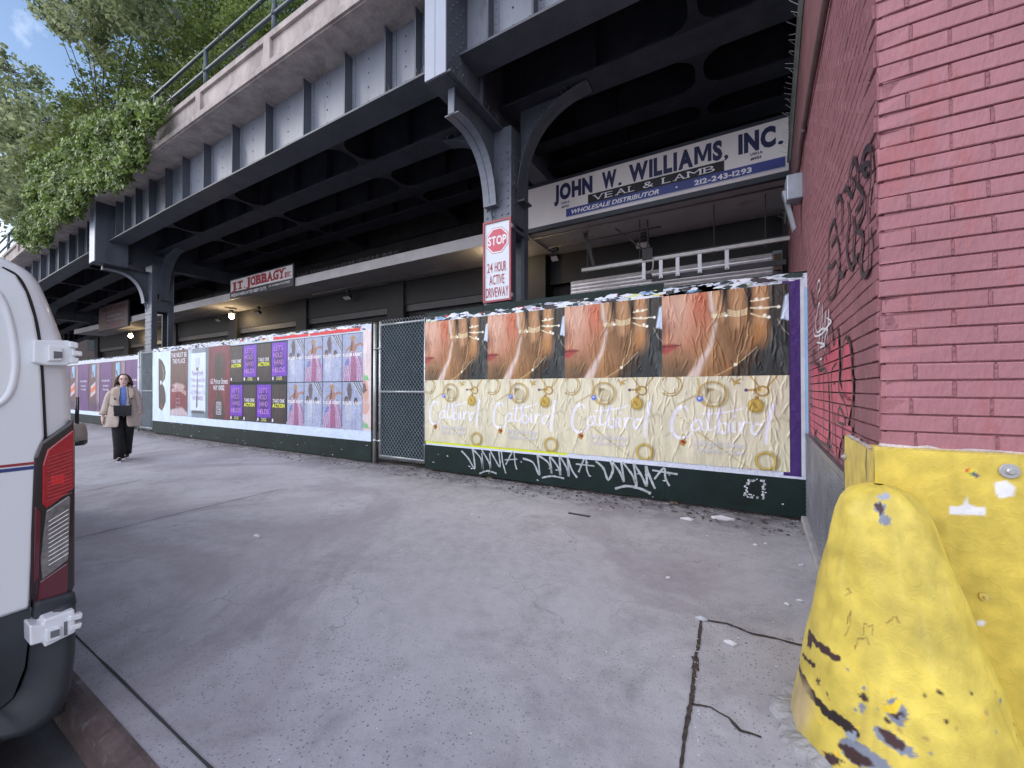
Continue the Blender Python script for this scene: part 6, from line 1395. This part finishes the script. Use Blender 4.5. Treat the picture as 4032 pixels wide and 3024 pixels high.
for s_, A in ((1, 'l'), (-1, 'r')):
    sh, el, wr = J[A + 'sh'], J[A + 'el'], J[A + 'wr']; m = MB()
    limb(m, [(sh[0] - .07 * s_, sh[1], sh[2] + .025, .045), (sh[0] - .01 * s_, sh[1], sh[2] - .01, .066), (sh[0] + .025 * s_, sh[1], sh[2] - .07, .074), (sh[0] * .55 + el[0] * .45 + .01 * s_, sh[1] * .5 + el[1] * .5, (sh[2] + el[2]) / 2, .076), (el[0] + .005 * s_, el[1], el[2], .068), ((el[0] + wr[0]) / 2, (el[1] + wr[1]) / 2, (el[2] + wr[2]) / 2, .064), (wr[0], wr[1], wr[2] + .03, .062)], 14)
    sl_ = m.build('sleeve', CT, ct, smooth=True)
    m = MB(); m.tube([(wr[0], wr[1] + .002, wr[2] + .075), (wr[0], wr[1], wr[2] + .015)], .066, 14); m.build('cuff', M('beige trench shade', (.52, .42, .34), .8), sl_, smooth=True)
    # lapel
    m = MB(); m.add([(s_ * .045, -.115, 1.385), (s_ * .15, -.125, 1.34), (s_ * .165, -.168, 1.24), (s_ * .075, -.182, 1.08), (s_ * .055, -.168, 1.22)], [(0, 1, 2, 4), (4, 2, 3)]); lp = m.build('lapel', M('beige trench shade', (1, 1, 1)), ct); md = lp.modifiers.new('t', 'SOLIDIFY'); md.thickness = .012
    for z in (1.16, 1.03):
        m = MB(); m.tube([(s_ * .125, -.172, z), (s_ * .125, -.186, z)], .017, 10); m.build('button', M('dark button', (.03, .02, .02), .4), ct)
m = MB(); m.tube([(.12, -.02, 1.375), (.09, -.09, 1.36), (.05, -.115, 1.36)], .02, 6); m.tube([(-.12, -.02, 1.375), (-.09, -.09, 1.36), (-.05, -.115, 1.36)], .02, 6); m.tube([(.12, -.02, 1.375), (.08, .07, 1.40), (-.08, .07, 1.40), (-.12, -.02, 1.375)], .025, 6); m.build('collar', CT, ct, smooth=True)
TR = M('black trouser cloth', (.010, .010, .013), .85, var=.3, scale=12)
m = MB()
limb(m, [(.07, 0, .90, .115), (.085, .0, .75, .108), (.08, .03, .5, .088), (.065, .13, .28, .08), (.05, .20, .12, .084)], 14); limb(m, [(-.07, 0, .90, .115), (-.085, -.03, .75, .108), (-.075, -.07, .5, .096), (-.062, -.08, .25, .086), (-.055, -.08, .05, .09)], 14)
m.build('trousers', TR, W, smooth=True)
m = MB()
for x, y, z, tl in ((-.055, -.16, .035, 0), (.05, .14, .06, .03)):
    m.loft([[(x + rx * math.cos(2 * math.pi * k / 10), y + yy, z + rz_ * max(-.8, math.sin(2 * math.pi * k / 10)) + tl * (yy > 0)) for k in range(10)] for yy, rx, rz_ in ((.09, .03, .03), (.03, .042, .04), (-.05, .045, .036), (-.10, .032, .026), (-.125, .012, .014))])
sh_ = m.build('shoes', M('dark shoe', (.02, .02, .025), .5), W, smooth=True)
m = MB()
for x, y in ((-.055, -.16), (.05, .14)): m.box(x - .04, x + .04, y - .125, y - .03, .0 + (y > 0) * .03, .022 + (y > 0) * .03)
m.build('toe_cap', M('white sole', (.7, .72, .75), .5), sh_)
HBG = thing('handbag', 'black handbag hanging across the front of the beige coat', 'handbag', (WX, WY, .9)); HBG.rotation_euler = (0, 0, R(72)); HBG.scale = (.86, .95, 1); HBG.location = (WX, WY, 0); ORG[HBG.name] = Vector((0, 0, 0))
m = MB(); m.box(-.135, .135, -.30, -.205, .845, 1.03); m.build('bag_body', M('black leather', (.012, .013, .018), .35, var=.2, coat=.2), HBG, bevel=.02)
m = MB(); m.add([(-.137, -.303, .93), (.137, -.303, .93), (.137, -.302, 1.035), (-.137, -.302, 1.035), (.137, -.20, 1.04), (-.137, -.20, 1.04)], [(0, 1, 2, 3), (3, 2, 4, 5)]); m.build('flap', M('black leather', (1, 1, 1)), HBG)
m = MB(); m.tube([(.13, -.25, 1.02), (.10, -.185, 1.12), (.075, -.16, 1.25), (.07, -.125, 1.36), (.07, -.03, 1.41), (-.02, .12, 1.30), (-.20, .14, 1.14), (-.235, -.05, 1.06), (-.19, -.17, 1.04), (-.13, -.25, 1.02)], .007, 6); m.build('strap', M('black leather', (1, 1, 1)), HBG, smooth=True)
# --- second person mostly hidden by the van
PXX, PYY = -6.5, 1.05
W2 = thing('person', 'person in dark clothes almost hidden behind the white van carrying bags', 'person', (PXX, PYY, 0)); W2.rotation_euler = (0, 0, R(75)); ORG[W2.name] = Vector((0, 0, 0))
J2 = {k: v for k, v in J.items() if len(k) > 0}; J2['lel'] = (.25, .03, 1.07, .043); J2['lwr'] = (.265, .0, .86, .027)
skin_body('body', J2, Bn, SKIN, W2, 'pel'); face(W2, 0, -.03, 1.50)
DN = M('dark navy cloth', (.012, .014, .035), .85, var=.3, scale=20)
m = MB(); m.loft([ring(0, 0, z, a, b, 18) for z, a, b in ((.80, .20, .16), (.95, .195, .15), (1.1, .185, .145), (1.28, .205, .15), (1.36, .13, .1), (1.40, .065, .06))], cap=False)
for s_, A in ((1, 'l'), (-1, 'r')):
    sh, el = J2[A + 'sh'], J2[A + 'el']; limb(m, [(sh[0] - .04 * s_, 0, sh[2] + .01, .07), (sh[0] + .02 * s_, 0, sh[2] - .03, .075), (el[0], el[1], el[2] + .0, .062), (el[0] + .004 * s_, el[1] - .02, el[2] - .10, .058)], 12)
m.build('jacket', DN, W2, smooth=True)
m = MB(); limb(m, [(.08, 0, .88, .12), (.11, .02, .5, .085), (.10, .14, .12, .08)], 12); limb(m, [(-.08, 0, .88, .12), (-.085, -.06, .5, .09), (-.055, -.08, .06, .085)], 12); m.build('trousers', TR, W2, smooth=True)
m = MB(); m.loft([ring(0, .0, 1.50 + a, r, r * 1.2, 14) for a, r in ((-.02, .082), (.04, .09), (.09, .08), (.125, .04))]); m.build('hair', M('curly brown hair', (1, 1, 1)), W2, smooth=True)
m = MB()
for x, y in ((-.055, -.16), (.10, .14)): m.loft([[(x + rx * math.cos(2 * math.pi * k / 10), y + yy, .04 + rz_ * math.sin(2 * math.pi * k / 10)) for k in range(10)] for yy, rx, rz_ in ((.09, .03, .03), (.0, .045, .04), (-.10, .035, .026), (-.125, .012, .014))])
m.build('shoes', M('dark shoe', (1, 1, 1)), W2, smooth=True)
def bag(name, label, mat, w_, h, d, top, px, py, dark=None):
    p = P(px, py, 1, 1.42); t = thing(name, label, 'bag', (p.x, p.y, p.z - h)); x, y, z = p; n = 14
    m = MB(); m.loft([[(x + w_ * .5 * q * math.cos(2 * math.pi * k / n), y + d * .5 * q * math.sin(2 * math.pi * k / n), z - h * f) for k in range(n)] for f, q in ((1, .75), (.93, 1.0), (.5, 1.05), (.15, .9), (0, .72))]); m.build('bag_body', mat, t, smooth=True)
    m = MB(); m.tube([(x - w_ * .2, y, z - .02), (x - .03, y, z + top), (x + .03, y, z + top), (x + w_ * .2, y, z - .02)], .009, 6); m.build('handle', M('black leather', (1, 1, 1)), t, smooth=True)
    return t, (x, y, z)
t, (x, y, z) = bag('shopping_bag', 'beige and dark soft bag sticking out behind the white van', M('bag canvas', (.34, .28, .25), .8, var=.2), .20, .24, .16, .30, 303, 1668)
m = MB(); n = 14; m.loft([[(x + .10 * q * 1.03 * math.cos(2 * math.pi * k / n), y + .08 * q * 1.03 * math.sin(2 * math.pi * k / n), z - .24 * f) for k in range(n)] for f, q in ((1.02, .76), (.93, 1.01), (.78, 1.03))]); m.build('bag_bottom', M('black leather', (1, 1, 1)), t, smooth=True)

# ================================================================ LITTER
rg = random.Random(31); m = MB(); m2 = MB()
def flake(mm, x, y, s_, z=.004):
    k = rg.randint(4, 6); a0 = rg.uniform(0, 6); mm.add([(x + s_ * math.cos(a0 + 2 * math.pi * j / k) * rg.uniform(.4, 1.2), y + s_ * .8 * math.sin(a0 + 2 * math.pi * j / k) * rg.uniform(.4, 1.2), z + rg.uniform(0, s_ * .5)) for j in range(k)], [tuple(range(k))])
for i in range(900):
    x = rg.uniform(-15, .55); d = rg.random() ** 2.2 * .9; flake(m, x, 4.9 - d, rg.uniform(.004, .013)); 
for i in range(1700):
    x = rg.uniform(-15, .55); d = rg.random() ** 2.0 * .55; flake(m2, x, 4.93 - d, rg.uniform(.006, .028))
for i in range(150): flake(m, rg.uniform(-9, .45), rg.uniform(1.2, 4.4), rg.uniform(.003, .008))
for i in range(60): q = G(2745 + rg.uniform(-8, 8), 0 + rg.uniform(2440, 3000)) if i < 30 else G(rg.uniform(2750, 3180), rg.uniform(2455, 2560)); flake(m, q.x, q.y, rg.uniform(.003, .007), .008)
tag(m.build('paper_litter', M('litter white', (.62, .62, .66), .8, var=.2)), 'tiny white paper flecks scattered along the foot of the hoardings', 'litter', kind='stuff')
tag(m2.build('leaf_litter', M('litter brown', (.06, .045, .04), .9, var=.6, scale=30)), 'dark crumbs and dead leaves gathered along the foot of the hoardings', 'litter', kind='stuff')
SC = [((1010, 2115), .05, 'white paper scrap alone on the open pavement nearest the van'), ((2840, 2045), .075, 'long folded white paper at the foot of the hoarding beside the brick wall'), ((2710, 2048), .05, 'grey white paper scrap left of the long folded paper'),
      ((2630, 2278), .022, 'small crumpled white scrap on the middle of the pavement'), ((2975, 2148), .022, 'white scrap left of the metal kick plate'), ((3015, 2143), .018, 'smaller white scrap close to the metal kick plate'), ((3155, 2228), .025, 'white scrap nearest the concrete foot of the brick wall'),
      ((2875, 2535), .03, 'cream cigarette end between the two cracks'), ((3100, 2382), .02, 'white scrap in front of the yellow cone'), ((3150, 2368), .022, 'pointed white scrap beside the yellow cone'), ((2760, 2440), .035, 'pale stone at the corner of the cracked slab'), ((1860, 2027), .02, 'white scrap below the wire gate far from the hoarding')]
for (px, py), s_, lb in SC:
    g = G(px, py); m = MB(); k = 6; top = []; bot = []; a0 = rg.uniform(0, 6)
    el = 2.2 if 'long' in lb else 1.4
    for j in range(k):
        a = 2 * math.pi * j / k; r = s_ * rg.uniform(.6, 1.1); x = r * math.cos(a) * el * .7; y = r * math.sin(a) * .6; h = rg.uniform(.15, .6) * s_; top.append((g.x + x, g.y + y, .006 + h * .5)); bot.append((g.x + x * .97, g.y + y * .97, .0025))
    m.loft([bot, top]); m.add([(g.x, g.y, .006 + s_ * .5)] + top, [(0, j + 1, (j + 1) % k + 1) for j in range(k)])
    nm = 'pebble' if 'stone' in lb else ('cigarette_end' if 'cigarette' in lb else 'paper_scrap')
    o = m.build(nm, M('scrap stone', (.5, .52, .58), .9) if nm == 'pebble' else M('litter white', (1, 1, 1))); tag(o, lb, 'litter' if nm != 'pebble' else 'stone')
g = G(2280, 2028); o = MB().box(g.x - .12, g.x + .12, g.y - .018, g.y + .018, .002, .008).build('flat_stick', M('dark board', (.05, .052, .055), .8)); tag(o, 'flat dark splinter of board lying on the pavement before the hoarding', 'board')
m = MB()
for i in range(120): flake(m, rg.uniform(-2.2, -1.2), rg.uniform(.38, .55), rg.uniform(.003, .009), -.148)
tag(m.build('gutter_litter', M('litter cream', (.5, .45, .36), .8)), 'pale crumbs in the gutter behind the van', 'litter', kind='stuff')

# ================================================================ IVY AND TREES
def leaves(name, C_, nrm_bias, size, mat, parent=None, seed=0, droop=.3, kinds=0):
    """C_: (n,3) leaf centres -> one mesh of folded leaf quads"""
    rs = np.random.RandomState(seed); n = len(C_); d = rs.normal(size=(n, 3)); d += nrm_bias; d /= np.linalg.norm(d, axis=1)[:, None]
    t = rs.normal(size=(n, 3)); t[:, 2] -= droop * 2; t -= (t * d).sum(1)[:, None] * d; t /= np.linalg.norm(t, axis=1)[:, None]; b = np.cross(d, t)
    s_ = (size * rs.uniform(.55, 1.35, n))[:, None]
    p0 = C_ - t * s_ * .5; p2 = C_ + t * s_ * .62; p1 = C_ + b * s_ * .36 - d * s_ * .10; p3 = C_ - b * s_ * .36 - d * s_ * .10
    V = np.stack([p0, p1, p2, p3], 1).reshape(-1, 3); F = np.arange(n * 4).reshape(n, 4)
    return big_mesh(name, V, F, mat, parent)
def leafmat(name, c0, c1, trans=.25):
    if name in MATS: return MATS[name]
    m = bpy.data.materials.new(name); m.use_nodes = True; n = m.node_tree.nodes; L = m.node_tree.links; b = n['Principled BSDF']; out = n['Material Output']
    g = n.new('ShaderNodeNewGeometry'); r = n.new('ShaderNodeValToRGB'); r.color_ramp.elements[0].color = (*c0, 1); r.color_ramp.elements[1].color = (*c1, 1)
    L.new(g.outputs['Random Per Island'], r.inputs['Fac'])
    z = n.new('ShaderNodeTexNoise'); z.inputs['Scale'].default_value = 1.6; L.new(g.outputs['Position'], z.inputs['Vector'])
    k = n.new('ShaderNodeMix'); k.data_type = 'RGBA'; k.blend_type = 'MULTIPLY'; k.inputs[0].default_value = .7; q = n.new('ShaderNodeValToRGB'); q.color_ramp.elements[0].position = .35; q.color_ramp.elements[1].position = .62; q.color_ramp.elements[0].color = (.45, .5, .5, 1)
    L.new(z.outputs['Fac'], q.inputs['Fac']); L.new(r.outputs[0], k.inputs[6]); L.new(q.outputs[0], k.inputs[7]); L.new(k.outputs[2], b.inputs['Base Color'])
    b.inputs['Roughness'].default_value = .45; tr = n.new('ShaderNodeBsdfTranslucent'); L.new(k.outputs[2], tr.inputs['Color']); ms = n.new('ShaderNodeMixShader'); ms.inputs[0].default_value = trans
    L.new(b.outputs[0], ms.inputs[1]); L.new(tr.outputs[0], ms.inputs[2]); L.new(ms.outputs[0], out.inputs['Surface']); MATS[name] = m; return m
rs = np.random.RandomState(4)
IVY = thing('climbing_ivy', 'thick bright green ivy hanging over the concrete parapet', 'ivy', (-15, 3.7, 7.0))
M_IV = leafmat('ivy leaf', (.08, .15, .035), (.32, .44, .10), .3)
ypl = 3.55; outline = [(640, 395), (560, 365), (480, 400), (400, 440), (330, 510), (300, 560), (220, 600), (170, 640), (140, 720), (115, 830), (60, 900), (90, 960), (150, 975), (190, 930), (230, 860), (300, 830), (350, 740), (430, 720), (480, 700), (520, 670), (555, 640), (548, 560), (580, 500), (620, 470)]
op = [(PY(a, b, ypl).x, PY(a, b, ypl).z) for a, b in outline]
def inside(x, z):
    c_ = False; n = len(op)
    for i in range(n):
        (ax, az), (bx_, bz) = op[i], op[(i + 1) % n]
        if (az > z) != (bz > z) and x < (bx_ - ax) * (z - az) / (bz - az) + ax: c_ = not c_
    return c_
xs = [p[0] for p in op]; zs = [p[1] for p in op]; cl_ = []
while len(cl_) < 330:
    x = rs.uniform(min(xs), max(xs)); z = rs.uniform(min(zs), max(zs))
    if x < -14 and rs.rand() < .3: pass
    if inside(x, z): cl_.append((x, ypl + rs.uniform(-.16, .14), z))
pts = []
for c_ in cl_:
    n = 95; v = rs.normal(size=(n, 3)); v /= np.linalg.norm(v, axis=1)[:, None]; r = .30 * rs.rand(n, 1) ** .4; pts.append(np.array(c_) + v * r * np.array([1, .62, .8]) + np.array([0, 0, -.05]))
pts = np.concatenate(pts); pts = pts[(pts[:, 1] < 3.74) | (pts[:, 2] > 7.55)]
leaves('foliage', pts, np.array([.3, -1.6, .5]), .105, M_IV, IVY, 3, .9)
m = MB()
for i in range(60):
    c_ = cl_[i * 5]; q = [Vector((c_[0] + .3, 3.8, min(c_[2] + .9, 7.7))), Vector((c_[0] + .1, 3.65, c_[2] + .4)), Vector(c_)]; m.tube(smooth_path(q, 3), .008, 4)
m.build('stem', M('vine stem', (.08, .06, .04), .9), IVY)
M_BK = M('tree bark', (.10, .085, .07), .9, var=.35, scale=8, bump=.8)
def tree(name, label, base, trunk, blobs, n, size, mat, seed, group=None, spread=1., flat=.8):
    t = thing(name, label, 'tree' if name != 'shrub' else 'shrub', base, group); rg = random.Random(seed); rs = np.random.RandomState(seed)
    m = MB(); B = Vector(base); top = Vector(trunk[0]); m.tube(smooth_path([B, B.lerp(top, .5) + Vector((rg.uniform(-.1, .1), rg.uniform(-.1, .1), 0)), top], 4), [trunk[1] * (1 - .5 * i / 8) for i in range(9)], 8)
    pts = []; tot = sum(b[3] ** 2 for b in blobs)
    for x, y, z, r in blobs:
        c_ = Vector((x, y, z)); st = B.lerp(top, rg.uniform(.55, 1)); mid = st.lerp(c_, .5) + Vector((rg.uniform(-.2, .2), rg.uniform(-.2, .2), rg.uniform(0, .2))) * r
        m.tube(smooth_path([st, mid, c_], 4), [trunk[1] * .35 * (1 - .75 * i / 8) for i in range(9)], 5)
        k = int(n * r * r / tot); nsub = max(6, int(k / 46)); sub = rs.normal(size=(nsub, 3)); sub /= np.linalg.norm(sub, axis=1)[:, None]; sub = sub * (r * (.35 + .65 * rs.rand(nsub, 1) ** .5)) * np.array([1, 1, flat])
        for s_ in sub[:12]:
            e = c_ + Vector(s_); m.tube([c_, c_.lerp(e, .5) + Vector((0, 0, .1 * r)), e], [trunk[1] * .10, trunk[1] * .07, .004], 4, False)
        idx = rs.randint(0, nsub, k); v = rs.normal(size=(k, 3)) * (.16 * r * spread + .05); pts.append(np.array([x, y, z]) + sub[idx] + v * np.array([1.15, 1.15, .7]))
    m.build('trunk', M_BK, t, smooth=True); leaves('crown', np.concatenate(pts), np.array([0, -.2, .5]), size, mat, t, seed, .5); return t
L1 = leafmat('dark leaf', (.07, .11, .03), (.26, .33, .08), .5); L2 = leafmat('pale leaf', (.20, .25, .12), (.48, .52, .28), .6); L3 = leafmat('mid leaf', (.10, .15, .04), (.32, .42, .10), .5)  # pale leaf also holds the sun haze of far trees in its colour
def bl(y, items): return [(*PY(px, py, y), r) for px, py, r in items]
tree('tree', 'dark full tree above the pipe railing left of the concrete parapet', (-13.6, 5.6, 7.1), ((-14.2, 5.6, 9.6), .14), bl(5.4, [(760, 300, .85), (640, 330, 1.0), (540, 300, .95), (680, 180, 1.0), (560, 170, .9), (800, 170, .9), (450, 230, .8), (640, 60, 1.1), (470, 60, .9), (850, 60, .8), (500, 400, .9), (400, 350, .7)]), 12000, .115, L1, 5)
tree('tree', 'yellow green feathery tree leaning over the railing near the parapet top', (-9.4, 5.0, 7.1), ((-9.4, 5.0, 8.6), .07), bl(4.9, [(830, 190, .45), (900, 140, .5), (980, 90, .5), (760, 130, .45), (880, 30, .5), (1000, 10, .5), (740, 30, .4)]), 9000, .075, L3, 6)
tree('tree', 'pale hazy tree at the far left behind the white van roof', (-38, 6.5, 6.9), ((-38, 6.5, 13), .28), bl(6.0, [(40, 420, 2.3), (30, 620, 2.6), (150, 600, 2.0), (100, 760, 2.4), (0, 830, 2.4), (190, 480, 1.2), (230, 560, 1.6), (40, 280, 1.4), (-100, 700, 3.2), (-90, 450, 2.8), (140, 840, 1.8), (240, 700, 1.8), (330, 600, 1.3)]), 22000, .24, L2, 8)
tree('tree', 'grey green tree behind the ivy at middle left', (-24, 6.5, 6.9), ((-24, 6.5, 9), .16), bl(5.6, [(380, 560, 1.3), (300, 640, 1.2), (420, 480, 1.0), (330, 450, .9), (220, 700, 1.2), (250, 580, .9), (470, 520, .9)]), 14000, .14, L1, 9)
tree('tree', 'wispy high branch with sky showing through at the top left', (-23, 6.0, 7.1), ((-23, 5.6, 12.4), .08), bl(3.6, [(300, 20, .8), (420, 0, .8), (250, 100, .5), (360, 120, .55), (560, -20, .9), (200, 40, .45)]), 6500, .12, L2, 10)
shr = [(1250, 10, .28), (1120, 60, .25), (1180, 30, .3), (1060, 110, .25), (1010, 160, .22), (950, 190, .25), (900, 210, .22), (850, 260, .25), (1010, 60, .3), (940, 100, .3)]
tree('shrub', 'ferny shrub with violet flowers spilling over the concrete parapet', (-7.5, 4.3, 7.3), ((-7.5, 4.3, 7.7), .03), bl(4.25, shr), 8000, .05, L3, 12)
m = MB(); rg = random.Random(8)
for px, py in ((905, 150), (960, 165), (915, 205), (900, 120), (870, 160), (700, 60), (650, 75), (935, 230)):
    c_ = PY(px, py, 4.05)
    for k in range(14): q = c_ + Vector((rg.gauss(0, .05), rg.gauss(0, .04), rg.gauss(0, .07))); m.tube([q, q + Vector((0, 0, .02))], [.010, .005], 5)
par = bpy.data.objects['shrub']; m.build('flowers', M('violet petals', (.20, .14, .42), .6, var=.3), par); bpy.data.objects['flowers']['kind'] = 'stuff'
tree('shrub', 'low bush growing on the viaduct deck between railing and dark tree', (-11.2, 4.6, 7.1), ((-11.2, 4.6, 7.5), .04), bl(4.5, [(700, 400, .4), (640, 440, .45), (760, 330, .4), (600, 480, .4), (820, 300, .35)]), 6000, .07, L1, 13)
# a distant house front closes the street behind the trees
HB = thing('distant_building', 'dim brick building front at the far end of the street', 'building', (-80, 8, 0))
MB().box(-84, -80, -10, 30, 0, 9).build('wall', M('distant brick', (.16, .12, .11), .9), HB)
m = MB()
for i in range(12):
    for k in range(3): m.box(-79.99, -79.95, -8.5 + i * 3, -7.2 + i * 3, 1.2 + k * 2.8, 2.9 + k * 2.8)
m.build('window', M('distant glass', (.03, .035, .045), .15), HB)

GRP = {'hoarding': 'green hoardings along the pavement', 'wire_gate': 'wire mesh gates between the hoardings', 'tree': 'trees on and beyond the viaduct', 'shop_sign': 'meat shop signs on the canopy edge',
       'paper_scrap': 'paper scraps on the pavement', 'person': 'people on the pavement', 'shrub': 'shrubs on the viaduct deck'}
for o in list(S.objects):
    if o.parent is None and not o.get('group'):
        g = GRP.get(o.name.split('.')[0])
        if g: o['group'] = g
